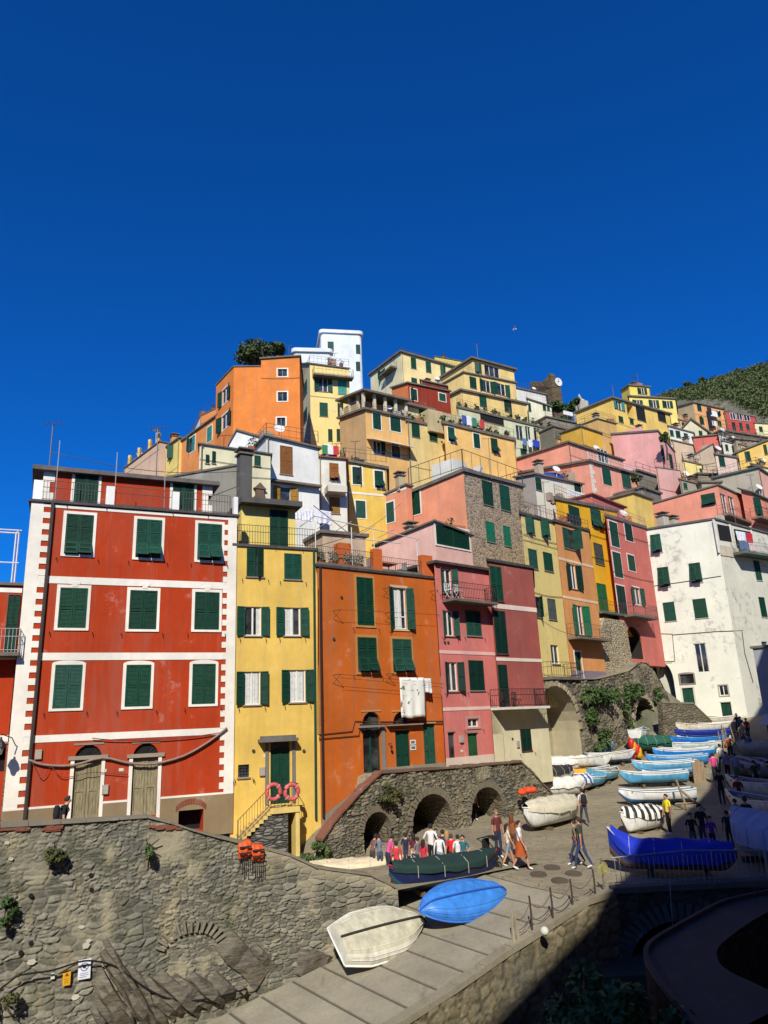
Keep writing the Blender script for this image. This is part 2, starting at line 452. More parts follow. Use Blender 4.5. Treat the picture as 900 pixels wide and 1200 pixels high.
            n = 2 if w > .75 else 1; arch = o.get('arch', 0); zt = d-(((d-c)*arch if arch < 1 else w/2) if arch else 0)
            ztr = zt if not o.get('transom') else d-h*o['transom']
            for i in range(n):
                ua, ub = a+i*w/n+.008, a+(i+1)*w/n-.008
                mb.box(fr, ua, ub, dep-.03, dep, c, ztr)
                b_ = min(.1, (ub-ua)*.2)
                for (x0, x1, y0, y1) in ((ua, ua+b_, c, ztr), (ub-b_, ub, c, ztr), (ua+b_, ub-b_, c, c+.2), (ua+b_, ub-b_, ztr-b_, ztr), (ua+b_, ub-b_, c+h*.38, c+h*.38+b_)):
                    mb.box(fr, x0, x1, dep, dep+.025, y0, y1)
                if o.get('wood'):
                    for j in range(1, 4):
                        x = ua+(ub-ua)*j/4; mb.box(fr, x-.006, x+.006, dep, dep+.012, c+.2, ztr-b_)
            mb.build('leaf', dm, P)
            if arch:
                mb = MB(); mb.box(fr, a, b, dep-.03, dep-.01, zt, d); r = w/2
                mb.build('fanlight', DARK, P); mb = MB()
                for j in range(1, 8):
                    q = math.pi*j/8; mb.tube([fr.p((a+b)/2+.08*math.cos(q), dep, zt+.05), fr.p((a+b)/2+r*math.cos(q), dep, zt+(d-zt)*math.sin(q))], .014, 4)
                for rr in (.45, .9): mb.tube([fr.p((a+b)/2+r*rr*math.cos(math.pi*j/10), dep, zt+(d-zt)*rr*math.sin(math.pi*j/10)) for j in range(11)], .012, 4)
                mb.build('grille', IRON, P)
            elif o.get('transom'):
                mb = MB(); mb.box(fr, a, b, dep-.03, dep-.01, ztr, d); mb.build('transom', glass(), P)
                mb = MB(); mb.box(fr, a, b, dep-.01, dep+.03, ztr-.03, ztr+.03); mb.build('rail', gm, P)
    def slab(s, corners, th, over, mat, name='roof', eR=True):
        B, C, D, A = corners; over *= .7; th *= .8
        r, l = C-B, A-B
        or_, ol = over/max(r.length, .1), over/max(l.length, .1)
        def q(x, y): return B+r*x+l*y
        P = [q(-or_, -ol), q(1+or_, -ol), q(1+or_, 1+ol), q(-or_, 1+ol)]
        mb = MB(); T = [p+Vector((0, 0, th)) for p in P]
        mb.add(P+T, [(3, 2, 1, 0), (4, 5, 6, 7), (0, 1, 5, 4), (1, 2, 6, 5), (2, 3, 7, 6), (3, 0, 4, 7)])
        return mb.build(name, mat, s.root), T
    def block(s, B, C, az, bot, col, A=None, aL=None, dep=6., roof='slab', wR=(), wL=(), over=.3, th=.18, colL=None, apex=None, opts=None, rail=None, rmat=None, wS=None, bands=(), matR=None, matL=None, back=0.):
        """two walls meeting at corner B (pixel x, y, distance); C and A the far ends of its right and left wall"""
        opts = opts or {}
        PB = pt(*B[:2], B[2]) if not isinstance(B, Vector) else B
        fR = Fr(PB, az)
        By = proj(PB)[1]
        d = ray(C[0], C[1] if C[1] is not None else By); t = (fR.O-CAM).dot(fR.n)/d.dot(fR.n); PC = CAM+d*t
        if C[1] is None: PC.z = PB.z
        wid = (PC-PB).dot(fR.u)
        zb = fR.hit(proj(PB)[0], bot)[1] if not isinstance(bot, (tuple,)) else bot[0]
        if aL is None: aL = az-90 if A is not None else min(az-90, math.degrees(math.atan2(PB.y, PB.x))-183)
        fB = Fr(PB, aL)
        if A is not None:
            d = ray(A[0], A[1] if A[1] is not None else By); t = (fB.O-CAM).dot(fB.n)/d.dot(fB.n); PA = CAM+d*t
            if A[1] is None: PA.z = PB.z
            if dep and A[1] is None and (PA-PB).length > 40: PA = PB-fB.u*dep
        else:
            PA = PB-fB.u*dep; PA.z = PB.z+back
        lenL = (PB-PA).dot(fB.u); fL = Fr(PA, aL)
        PD = PA+(PC-PB)
        s.B, s.C, s.A, s.D, s.fR, s.fL, s.wid, s.lenL, s.zb = PB, PC, PA, PD, fR, fL, wid, lenL, zb
        if not s.placed:
            c = (PB+PD)/2; s.root.location = (c.x, c.y, zb); W[s.root] = Vector((c.x, c.y, zb)); s.placed = True
        if not s.hi: s.hi = PB.y < 47
        m = matR or plaster(col, s.__dict__.get('wear', .35)); mL = matL or (plaster(colL, .35) if colL else m)
        ap = None
        if apex: ua, za = fR.hit(*apex); ap = (ua, za)
        s.face(fR, 0, wid, zb, PB.z, PC.z, m, wR, opts, ap)
        s.face(fL, 0, lenL, zb, PA.z, PB.z, mL, wL, opts)
        mb = MB()
        def down(p): return Vector((p.x, p.y, zb))
        mb.poly([down(PC), down(PD), PD, PC]); mb.poly([down(PD), down(PA), PA, PD]); mb.poly([down(PA), down(PB), down(PC), down(PD)])
        if ap:
            AP = fR.p(ap[0], 0, ap[1]); mb.poly([PD, PA, AP+(PA-PB)])
        mb.build('wall', m, s.root, fix=False)
        rm = rmat or ROOF
        if roof == 'slab':
            s.roofo, T = s.slab((PB, PC, PD, PA), th, over, rm)
        elif roof == 'gable':
            AP = fR.p(ap[0], 0, ap[1]); l = PA-PB; ll = l.normalized()*over; mb = MB()
            for E in (PB, PC):
                e = (E-AP); e2 = e+e.normalized()*over
                P = [AP-ll, AP+e2-ll, AP+e2+l+ll, AP+l+ll]; T = [p+Vector((0, 0, th)) for p in P]
                mb.add(P+T, [(3, 2, 1, 0), (4, 5, 6, 7), (0, 1, 5, 4), (1, 2, 6, 5), (2, 3, 7, 6), (3, 0, 4, 7)])
            s.roofo = mb.build('roof', rm, s.root)
        if rail:
            s.railing([PA+(PD-PA)*0, PB, PC, PD] if rail is True else [{'A': PA, 'B': PB, 'C': PC, 'D': PD}[q] for q in rail], PB.z+th if roof == 'slab' else PB.z)
        for bd in bands:
            s.band(*bd)
        return s
    def railing(s, pts, z=None, h=1.0, step=None, r=.016, mat=None, parent=None, rails=3, name='railing'):
        mb = MB(); step = step or (.14 if s.hi else .6)
        pts = [Vector((p.x, p.y, z if z is not None else p.z)) for p in pts]
        for P, Q in zip(pts[:-1], pts[1:]):
            L = (Q-P).length; n = max(1, round(L/step))
            for i in range(n+1):
                a = P.lerp(Q, i/n); mb.tube([a, a+Vector((0, 0, h))], r*(1.6 if i in (0, n) else .7), 4)
            for k in range(rails):
                dz = Vector((0, 0, h*(k+1)/rails if rails > 1 else h)); 
                if k in (0,) and rails > 1: dz = Vector((0, 0, .1))
                mb.tube([P+dz, Q+dz], r, 4)
        return mb.build(name, mat or RAILM, parent or s.root)
    def band(s, face, x0, y0, x1, y1, col=(245, 240, 226), px=None, proud=.025):
        """white string course between two pixel heights at its left end, along the whole wall"""
        fr = s.fR if face == 'R' else s.fL; L = s.wid if face == 'R' else s.lenL
        z1 = fr.hit(x0, y0)[1]; z0 = fr.hit(x0, y1)[1]; u = fr.hit(x1, y0)[0] if x1 else L
        mb = MB(); mb.box(fr, 0.003, min(L, u), .003, proud, z0, z1); mb.build('string_course', plaster(col, .12), s.root)
    def balcony(s, face, x0, x1, y, dep=.8, h=.95, th=.14, mat=None, rmat=None, rail=True, soff=None, step=None):
        fr = s.fR if face == 'R' else s.fL
        a, z = fr.hit(x0, y); b, _ = fr.hit(x1, y)
        mb = MB(); mb.box(fr, a, b, .004, dep, z-th, z)
        P = mb.build('balcony', mat or ROOF, s.root)
        if rail:
            s.railing([fr.p(a+.03, 0.02, z), fr.p(a+.03, dep-.04, z), fr.p(b-.03, dep-.04, z), fr.p(b-.03, 0.02, z)], None, h, step or (.13 if s.hi else .3), .014, rmat or IRON, P)
        return a, b, z, fr
    def pipe(s, face, pts, r=.05, mat=None, off=.09, name='drainpipe'):
        fr = s.fR if face == 'R' else s.fL
        mb = MB(); q = [fr.p(*((lambda h: (h[0], off, h[1]))(fr.hit(x, y)))) for x, y in pts]
        mb.tube(q, r, 6); return mb.build(name, mat or flat((70, 62, 54), .5), s.root)
    def chimney(s, p, w=.6, h=1.3, col=(190, 170, 150), d=None):
        mb = MB(); p = Vector(p); mb.cbox(p, w, d or w, h, R(30))
        mb.cbox(p+Vector((0, 0, h)), w+.2, (d or w)+.2, .1, R(30), 1)
        for i in (-1, 1):
            for j in (-1, 1): mb.cbox(p+Vector((i*w*.3, j*w*.3, h+.1)), .1, .1, .2, R(30))
        mb.cbox(p+Vector((0, 0, h+.3)), w+.25, (d or w)+.25, .08, R(30), 1)
        mb.build('chimney', [plaster(col), ROOF], s.root)
HOUSES = []
def house(name, label, **k):
    h = House(name, label); h.green = k.pop('green', 0); h.wear = k.pop('wear', .35); hi = k.pop('hi', None)
    if hi is not None: h.hi = hi
    h.block(**k); HOUSES.append(h); return h
# ---------------------------------------------------------------- front row
FW_ = (248, 240, 224)
RED = (184, 62, 22)
h = red = House('red_house', 'four storey red house with white quoins, bands and window frames on the left'); h.hi = True; h.wear = .46
h.block(B=(37, 588, 30), C=(278, None), az=25, bot=1000, col=RED, dep=9, over=.16, th=.14, opts=dict(fr=FW_), rmat=roofmat((78, 74, 72)), wR=[
    ('f', 76.5, 603, 108.5, 650, dict(flap=.3, tilt=14)), ('f', 159.5, 609, 189, 654, dict(flap=.34, tilt=30, green=3)), ('f', 231.5, 614, 259.5, 657, dict(flap=.42, tilt=22)),
    ('c', 69, 689, 101.5, 736), ('c', 151.5, 692, 183.5, 737.5), ('c', 228, 694, 256.5, 738),
    ('c', 63, 779, 95, 830, dict(seg=.13, green=1)), ('c', 147, 779, 176, 828, dict(seg=.13, green=1)), ('c', 225, 778, 252, 825, dict(seg=.13, green=1)),
    ('d', 85.5, 873, 117.5, 962, dict(fr=None, arch=1, wood=(152, 140, 106))), ('d', 154.5, 871, 184.5, 956, dict(fr=None, arch=1, wood=(158, 146, 112))),
    ('k', 209, 949, 238, 974, dict(fr=None)),
])
for y0, y1 in ((674, 682.5), (765, 774), (862.5, 871)): h.band('R', 30, y0, None, y1)
h.band('R', 25, 588.5, None, 592)
# tan plinth with its white edge
zt = h.fR.hit(20, 949)[1]
for q in ((85.5, 873, 117.5, 962), (154.5, 871, 184.5, 956)):
    a, b, c, d = h.fR.bb(*q); zs = d-(b-a)/2
    for x0, x1 in ((a-.14, a), (b, b+.14)):
        mb = MB(); mb.box(h.fR, x0, x1, .003, .05, h.zb, zs-.05); mb.build('door_jamb', plaster(FW_, .12), h.root)
    mb = MB(); mb.box(h.fR, a-.24, b+.24, .003, .09, zs-.05, zs+.1); mb.build('door_lintel', plaster((160, 148, 128), .4), h.root)
ud = [h.fR.bb(*q) for q in ((83, 873, 120, 962), (152, 871, 187, 956), (206, 946, 241, 974))]
HP = h; edges = [0.0]+[x for q in ud for x in ((q[0]-.06, q[1]+.06) if q is not ud[2] else (q[0]+.1, q[1]-.1))]+[h.wid]
for i in range(0, len(edges), 2):
    mb = MB(); mb.box(h.fR, edges[i]+.002, edges[i+1]-.002, .003, .04, h.zb, zt-.02, 0); mb.box(h.fR, edges[i]+.002, edges[i+1]-.002, .003, .05, zt-.02, zt+.06, 1)
    if i == 4: q = ud[2]; mb.box(h.fR, q[0]+.098, q[1]-.098, .003, .04, q[3]-.1, zt-.02, 0); mb.box(h.fR, q[0]+.098, q[1]-.098, .003, .05, zt-.02, zt+.06, 1)
    mb.build('plinth', [plaster((150, 128, 96), .5), plaster(FW_, .1)], h.root)
for (ua, ub, s_) in ((0, .5, 1), (h.wid-.42, h.wid, -1)):
    mb = MB(); mb.box(h.fR, ua, ub, .003, .032, h.zb, h.B.z-.02)
    z = h.zb+.3
    while z < h.B.z-.4:
        if s_ > 0: mb.box(h.fR, ub, ub+.27, .003, .036, z, z+.26)
        else: mb.box(h.fR, ua-.2, ua, .003, .036, z, z+.26)
        z += .5
    mb.build('quoin', plaster(FW_, .12), h.root)
for x, y in ((88, 685), (170, 687), (243, 690)):
    mb = MB(); u, z = h.fR.hit(x, y); mb.gbox(h.fR.p(u, 0, z), h.fR.u, ZV, h.fR.n, -.2, .2, 0, .12, .003, .05); mb.gbox(h.fR.p(u, 0, z-.1), h.fR.u, ZV, h.fR.n, -.11, .11, 0, .1, .003, .045)
    mb.build('keystone', plaster(FW_, .1), h.root)
u, z = h.fR.hit(223, 947); mb = MB()
for i in range(13):
    a_ = math.pi*(.2+.6*i/12); c = h.fR.p(u+.02-.95*math.cos(a_)*.78, .0, z-.42+.6*math.sin(a_)); mb.gbox(c, h.fR.u*math.sin(a_)+ZV*math.cos(a_)*.5, ZV, h.fR.n, -.045, .045, -.02, .2, .003, .06)
mb.build('brick_arch', plaster((140, 70, 50), .5), h.root)
h.pipe('R', [(62, 590), (61.5, 600), (29, 962)], .075, flat((66, 54, 46), .5))
# set back top storey and terrace of the red house
T0 = h.fR.p(.35, -2.2, h.B.z+.14)
fb = Fr(T0, 25); wt = 7.6; ztop = h.B.z+2.15
mb = MB()
for (a, b) in ((0, wt),):
    mb.box(fb, a, b, -6, 0, h.B.z+.1, ztop)
mb.build('upper_storey', plaster(RED), h.root)
for q in ((87, 553, 115, 592), (202, 567, 227, 603)):
    a, b, c, d = fb.bb(*q); h.window(fb, 'c', a, b, h.B.z+.16, d, dict(fr=FW_))
for uu in (0, wt-.3):
    mb = MB()
    for i in range(4): mb.box(fb, uu-.02, uu+.28+(.2 if i % 2 else 0), .003, .03, h.B.z+.16+i*.5, h.B.z+.16+i*.5+.48)
    mb.build('quoin', plaster(FW_, .12), h.root)
mb = MB(); mb.box(fb, -.5, wt+.5, -6.2, .3, ztop, ztop+.2); mb.build('roof', roofmat((104, 98, 92)), h.root)
for x0, x1 in ((37, 49), (124, 134), (202, 210), (274, 283)):
    mb = MB(); a = h.fR.hit(x0, 585, -.1)[0]; b = h.fR.hit(x1, 585, -.1)[0]; mb.box(h.fR, max(a, .02), min(b, h.wid+.05), -.36, -.04, h.B.z+.14, h.B.z+1.02)
    mb.build('parapet_pillar', plaster((250, 247, 240), .1), h.root)
h.railing([h.fR.p(.3, -.2, 0), h.fR.p(h.wid-.3, -.2, 0)], h.B.z+.14, .95, .13, .014, RAILM)
mb = MB()
for x, y in ((135, 578), (193, 588)):   # thin wire poles on the terrace
    p = h.fR.p(h.fR.hit(x, y)[0], -.25, h.B.z+.14); mb.tube([p, p+Vector((0, 0, 2.6))], .018, 4)
p = h.fR.p(.9, -.3, h.B.z+.14); mb.tube([p, p+Vector((0, 0, 2.9))], .018, 4)
mb.build('wire_pole', flat((190, 186, 176), .5), h.root)
HOUSES.append(h)

# yellow house
YEL = (238, 198, 98)
h = yel = House('yellow_house', 'narrow yellow house with two pink life rings on its stair landing'); h.hi = True; h.wear = .46
h.block(B=(274.5, 640, 33.75), C=(371, None), az=25, bot=1010, col=YEL, dep=8, over=.12, th=.16, rmat=roofmat((78, 74, 70)), wR=[
    ('c', 289, 643, 309, 676, dict(ajar=35, side=1)), ('c', 333, 649, 353, 679),
    ('o', 286.5, 711, 306, 745, dict(curtain=(.72, .95))), ('o', 332.5, 712, 352, 745, dict(curtain=(.1, .6))),
    ('o', 285.5, 787, 305, 826, dict(curtain=(.1, .9))), ('o', 338.5, 785, 358, 823, dict(curtain=(.1, .9))),
    ('d', 317, 868, 340, 942, dict(transom=.15, sill=(120, 118, 112))), ('g', 279, 896, 292, 911, dict(bare=1, dep=.1)),
    ('d', 337, 947, 352, 996, dict()),
], )
a, b, c, d = h.fR.bb(279, 896, 292, 911); mb = MB()
for i in range(1, 4): mb.tube([h.fR.p(a+(b-a)*i/4, -.03, c), h.fR.p(a+(b-a)*i/4, -.03, d)], .012, 4); mb.tube([h.fR.p(a, -.03, c+(d-c)*i/4), h.fR.p(b, -.03, c+(d-c)*i/4)], .012, 4)
mb.build('window_grille', IRON, h.root)
a, b, c, d = h.fR.bb(302, 860, 346, 869); mb = MB(); mb.box(h.fR, a, b, .003, .5, c, c+.13); mb.box(h.fR, a+.1, b-.1, .003, .45, c+.13, c+.26); mb.build('slate_canopy', roofmat((110, 106, 98)), h.root)
a, b, c, d = h.fR.bb(312, 868, 341, 942); mb = MB(); mb.box(h.fR, a-.05, a+.1, .003, .05, c, d); mb.box(h.fR, b+.05, b+.2, .003, .05, c, d); mb.build('door_surround', plaster((128, 124, 116), .3), h.root)
# terrace storey
T0 = h.fR.p(.05, -1.7, 0); fb = Fr(T0, 25); zt0 = h.B.z+.16; a0 = fb.hit(283, 600)[0]; b0 = fb.hit(346, 600)[0]; zr = fb.hit(285, 592)[1]
mb = MB(); mb.box(fb, a0, b0, -5, 0, zt0-.02, zr); mb.build('upper_storey', plaster((240, 214, 120)), h.root)
a, b, c, d = fb.bb(316, 598, 337, 634); h.window(fb, 'c', a, b, zt0+.02, d, dict())
mb = MB(); mb.box(fb, a0-.15, b0+.2, -5, .6, zr, zr+.28); mb.build('roof', roofmat((84, 82, 80)), h.root)
mb = MB(); mb.box(h.fR, .05, .22, -1.6, -.1, zt0, zt0+.9); mb.build('parapet', plaster(YEL), h.root)
h.railing([h.fR.p(.1, -.08, 0), h.fR.p(h.wid-.05, -.08, 0)], zt0, .95, .13, .013, IRON)
h.pipe('R', [(367, 645), (367.5, 700), (369.5, 960)], .055, flat((30, 72, 56), .5))
# stairs, landing and railing in front of the yellow house
zl = h.fR.hit(330, 946, 1.0)[1]; zg = h.fR.hit(280, 990, 1.3)[1]
uL = h.fR.hit(316, 944, .9)[0]; uR_ = h.fR.hit(349, 944, .9)[0]; uS = h.fR.hit(277, 985, .9)[0]
st = thing('stone_stair', 'short stone stair with yellow landing and thin iron rail by yellow house', 'stair', h.fR.p((uS+uL)/2, .6, zg-.6))
mb = MB(); n = 8
for i in range(n):
    ua = uS+(uL-uS)*i/n; zz = zg+(zl-zg)*(i+1)/(n+1); mb.box(h.fR, ua, ua+(uL-uS)/n+.02, .06, 1.15, zz-.14, zz)
mb.build('step', plaster((226, 198, 120), .4), st)
mb = MB()
P0 = [(uS+.35, zg-.9), (uL+.75, zg-1.1), (uL+.75, zl-.15), (uL, zl-.22), (uS+.35, zg-.05)]
for nn, rev in ((.06, 0), (1.1, 1)):
    q = [h.fR.p(u, nn, z) for u, z in P0]; mb.poly(q)
q0 = [h.fR.p(u, .06, z) for u, z in P0]; q1 = [h.fR.p(u, 1.1, z) for u, z in P0]
for i in range(5): mb.poly([q0[i], q0[(i+1) % 5], q1[(i+1) % 5], q1[i]])
mb.build('stair_wall', masonry((150, 146, 138), (84, 80, 74), (60, 56, 50), 2.2, 8.5), st)
mb = MB(); mb.box(h.fR, uL-.05, uR_, .06, 1.2, zl-.22, zl); mb.box(h.fR, uR_-.18, uR_, .06, 1.15, zg-1.2, zl-.22)
mb.build('landing', plaster((236, 206, 122), .4), st)
mb = MB(); N1 = 1.13
def seg(p, q, r=.016): mb.tube([p, q], r, 5)
A0 = h.fR.p(uS, N1, zg); A1 = h.fR.p(uL, N1, zl); A2 = h.fR.p(uR_-.05, N1, zl); A3 = h.fR.p(uR_-.05, .1, zl); up = Vector((0, 0, .92))
seg(A0-Vector((0, 0, .5)), A0+up, .022); seg(A0+up, A1+up); seg(A1+up, A2+up); seg(A2+up, A3+up); seg(A0+up*.25, A1+up*.2); seg(A0+up*.08, A1+up*.04)
for i in range(1, 12):
    p = A0.lerp(A1, i/12); seg(p+up*.22, p+up, .009)
for i in range(0, 9):
    p = A1.lerp(A2, i/8); seg(p, p+up, .009)
mb.build('railing', IRON, st)
for i, (x, lab) in enumerate(((320.5, 'pink life ring hung on the landing rail, the one nearer the stair'), (342, 'pink life ring hung on the landing rail, the one above the green cellar door'))):
    u, z = h.fR.hit(x, 928, N1+.1); c = h.fR.p(u, N1+.09, z); mb = MB()
    mb.tube([c+(h.fR.u*math.cos(2*math.pi*k/24)+ZV*math.sin(2*math.pi*k/24))*.3 for k in range(24)], .085, 10, 0, True)
    t = thing('life_ring', lab, 'life ring', c-Vector((0, 0, .38)), 'life rings on the stair landing')
    mb.build('ring', paint((216, 92, 96), .6, .2, 9, obj=True), t, smooth=True); mb = MB()
    for k in range(4): 
        q = math.pi*(k/2+.25); e = h.fR.u*math.cos(q)+ZV*math.sin(q); tt = h.fR.u*-math.sin(q)+ZV*math.cos(q)
        mb.tube([c+e*.3+(e*math.cos(w)+h.fR.n*math.sin(w))*.09 for w in [2*math.pi*j/10 for j in range(10)]], .022, 5, 0, True)
    mb.build('rope_band', flat((206, 170, 160), .9), t)
HOUSES.append(yel)

# orange house
ORA = (204, 104, 34)
h = ora = House('orange_house', 'orange house with washing under a window and arched doors, behind the arched stone terrace'); h.hi = True; h.wear = .46
h.block(B=(371.5, 664, 35.2), C=(508, None), az=38, bot=913, col=ORA, dep=8.5, over=.14, th=.16, rmat=roofmat((66, 62, 60)), opts=dict(sill=(190, 150, 90)), wR=[
    ('c', 418, 677, 437, 733, dict(fr=(196, 138, 72))), ('o', 460.5, 689, 476, 737, dict(fr=(214, 190, 150), open=24, curtain=(.1, .7), bar=.3)),
    ('f', 419, 747, 441, 788, dict(fr=(196, 138, 72), flap=.42, tilt=18)), ('f', 460, 749, 482, 788, dict(fr=(196, 138, 72), flap=.42, tilt=18)),
    ('h', 425.5, 834, 447, 906, dict(arch=1, dep=.25, mull=1, bar=.62, sash=(24, 70, 52))), ('h', 460.5, 834, 481, 848, dict(arch=1, dep=.3, bare=1)),
    ('d', 464, 856, 481, 904), ('d', 497, 848, 511, 900),
])
a, b, c, d = h.fR.bb(425, 834, 447, 906); mb = MB()
mb.box(h.fR, b+.003, b+.2, .003, .07, c, c+(d-c)*.75); mb.box(h.fR, a-.25, b+.1, .003, .25, c+(d-c)*.74, c+(d-c)*.74+.1); mb.build('door_surround', plaster((138, 132, 122), .3), h.root)
mb = MB(); a, b, c, d = h.fR.bb(452, 847, 492, 850); mb.box(h.fR, a, b, .003, .3, c, c+.06); mb.build('ledge', plaster((150, 140, 128)), h.root)
# plinth of grey render below a rising line
mb = MB(); P = [h.fR.hit(377, 957), h.fR.hit(445, 902), h.fR.hit(527, 893)]
lw_ = MB(); z9 = P[0][1]-.7; lw_.add([h.fR.p(0, 0, h.zb), h.fR.p(P[1][0]+.4, 0, h.zb), h.fR.p(P[1][0]+.4, 0, h.zb-.4), h.fR.p(P[0][0], 0, z9), h.fR.p(0, 0, z9)], [(0, 1, 2, 3, 4)]); lw_.build('wall', plaster(ORA), h.root)
q = [h.fR.p(P[0][0], .03, z9), h.fR.p(P[1][0]+.3, .03, P[2][1]-.9), h.fR.p(P[1][0]+.3, .03, P[2][1]), h.fR.p(P[0][0], .03, P[0][1])]
mb.add(q, [list(range(4))]); mb.box(h.fR, P[1][0]+.3, h.wid, .003, .03, h.zb, P[2][1]); mb.build('plinth', plaster((146, 138, 122), .4), h.root)
z0 = h.B.z+.16
mb = MB(); mb.box(h.fR, .1, h.wid-.1, -.22, -.04, z0-.01, z0+.12)
mb.build('kerb', ROOF, h.root)
h.railing([h.fR.p(.1, -.15, 0), h.fR.p(h.fR.hit(441, 670)[0], -.15, 0)], z0, .95, .13, .012, flat((70, 66, 62), .5))
h.railing([h.fR.p(h.fR.hit(450, 670)[0], -.15, 0), h.fR.p(h.fR.hit(496, 670)[0], -.15, 0)], z0, .8, .13, .012, flat((60, 56, 52), .5))
for x0, x1 in ((440, 449), (496, 508)): mb = MB(); a = h.fR.hit(x0, 668)[0]; b = h.fR.hit(x1, 668)[0]; mb.box(h.fR, a, min(b, h.wid), -.42, -.03, z0, z0+1.15); mb.build('parapet_pillar', plaster((206, 104, 46), .3), h.root)
mb = MB()
a = h.fR.hit(399, 668, -1.8)[0]; b = h.fR.hit(412, 668, -1.8)[0]; mb.box(h.fR, a, b, -2.4, -1.8, z0, z0+1.75)
mb.build('roof_stack', plaster((206, 104, 46), .3), h.root)
mb = MB()  # white pipe pergola
U = lambda x: h.fR.hit(x, 660)[0]
zz = z0+2.5
pts = [(U(374), -.3), (U(417), -.3), (U(446), -.5), (U(498), -.6)]
for u, n in pts: mb.tube([h.fR.p(u, n, z0), h.fR.p(u, n, zz-.3)], .025, 5)
mb.tube([h.fR.p(U(372), -.3, zz), h.fR.p(U(500), -.5, zz-.35)], .025, 5); mb.tube([h.fR.p(U(372), -.3, zz+.55), h.fR.p(U(446), -2.2, zz-.3), h.fR.p(U(505), -2.6, zz-.1)], .025, 5)
for x in (374, 395, 417, 446, 470): mb.tube([h.fR.p(U(x), -.3, zz), h.fR.p(U(x)+.5, -2.6, zz+.05)], .02, 5)
mb.build('pergola', flat((224, 222, 214), .5), h.root)
h.pipe('R', [(374, 664), (375, 760), (378, 958)], .06, flat((52, 36, 30), .5))
h.pipe('R', [(508, 682), (510, 690), (526, 890)], .06, flat((58, 44, 40), .5))
mb = MB()
for pts in ([(372, 861), (412, 857), (415, 845), (428, 846), (522, 845)], [(373, 866), (420, 862), (421, 849), (520, 848)], [(372, 690), (372, 861)]):
    mb.tube([h.fR.p(*(lambda q: (q[0], .05, q[1]))(h.fR.hit(x, y))) for x, y in pts], .022, 4)
for x, y in ((390, 716), (390, 791), (451, 719), (452, 790), (449, 690), (504, 693)):
    u, z = h.fR.hit(x, y); mb.tube([h.fR.p(u, .0, z), h.fR.p(u+.1, .55, z)], .015, 4); mb.tube([h.fR.p(u, .0, z-.4), h.fR.p(u+.1, .55, z)], .012, 4)
for (x0, y0, x1, y1) in ((390, 716, 508, 722), (390, 791, 512, 802), (390, 795, 512, 806)):
    a = h.fR.hit(x0, y0); b = h.fR.hit(x1, y1); mb.tube([h.fR.p(a[0]+.1, .5, a[1]), h.fR.p(b[0], .5, b[1])], .009, 4)
mb.build('wall_cable', flat((84, 52, 34), .6), h.root)
HOUSES.append(ora)

# pink house and the maroon one beside it
PINK = (220, 126, 118); MAR = (170, 90, 82)
h = pink = House('pink_house', 'pink house with a small white chair balcony between the orange and the maroon houses'); h.hi = True; h.green = 2; h.wear = .46
h.block(B=(508.5, 660, 39.3), C=(574, None), az=42, bot=918, col=PINK, dep=7, roof=None, wR=[
    ('o', 517.5, 667, 529, 695, dict(open=30)), ('o', 520.5, 716, 531, 745, dict(open=25)), ('c', 546, 716, 563, 745),
    ('o', 523.5, 776, 536, 810, dict(open=28)), ('c', 549.5, 774, 566.5, 809),
    ('g', 548, 842, 561, 852, dict(fr=(200, 150, 140))), ('h', 526, 858, 534, 897, dict(bare=1)), ('d', 549, 859, 561, 897, dict(green=(42, 92, 58)))])
h.band('R', 521, 762, None, 766, (238, 190, 180)); h.band('R', 524, 829, None, 833, (240, 205, 190)); h.band('R', 530, 888, None, 900, (226, 206, 186))
h.balcony('R', 518, 569, 703, .9, .9, .14, ROOF, flat((52, 46, 44), .5))
mb = MB(); mb.box(h.fR, -.1, h.wid, -7, .22, h.B.z, h.B.z+.14); mb.build('roof', roofmat((74, 66, 62)), h.root)
HOUSES.append(h)
h = mar = House('maroon_house', 'maroon house with cream ground floor and a slate roof edge beside the pink house'); h.hi = True; h.green = 2; h.wear = .46
pB = pink.fR.p(pink.fR.hit(570, 700)[0]+.0, .35, 0); q0 = pink.fR.shift(.35)
zB = q0.hit(560, 656)[1]
h.block(B=Vector((pB.x, pB.y, zB)), C=(623, None), az=42, bot=926, col=MAR, dep=7, th=.2, over=.25, rmat=roofmat((66, 70, 66)), opts=dict(sill=(120, 60, 58)), wR=[
    ('c', 574, 664, 588, 704), ('c', 578, 716, 593, 766), ('c', 581, 779, 595, 828), ('d', 580, 862, 590, 893), ('c', 610.5, 855, 622, 880)])
h.band('R', 569, 706, None, 711.5, (244, 226, 212)); h.band('R', 573, 770, None, 774, (244, 226, 212))
mb = MB(); z1 = h.fR.hit(576, 831)[1]; ex = [h.fR.bb(580, 862, 590, 893), h.fR.bb(610.5, 855, 622, 880)]
u0 = .003
mb.box(h.fR, .003, ex[0][0]-.07, .003, .03, h.zb, z1); mb.box(h.fR, ex[0][1]+.07, ex[1][0]-.07, .003, .03, h.zb, z1); mb.box(h.fR, ex[1][1]+.07, h.wid, .003, .03, h.zb, z1)
mb.box(h.fR, ex[0][0]-.07, ex[0][1]+.07, .003, .03, ex[0][3]+.09, z1); mb.box(h.fR, ex[1][0]-.07, ex[1][1]+.07, .003, .03, ex[1][3]+.03, z1); mb.box(h.fR, ex[1][0]-.07, ex[1][1]+.07, .003, .03, h.zb, ex[1][2]-.07)
mb.build('ground_floor_render', plaster((232, 222, 182), .3), h.root)
h.balcony('R', 575, 628, 829.5, 1.0, .95, .13, plaster((236, 230, 214)), flat((50, 34, 34), .5))
HOUSES.append(h)
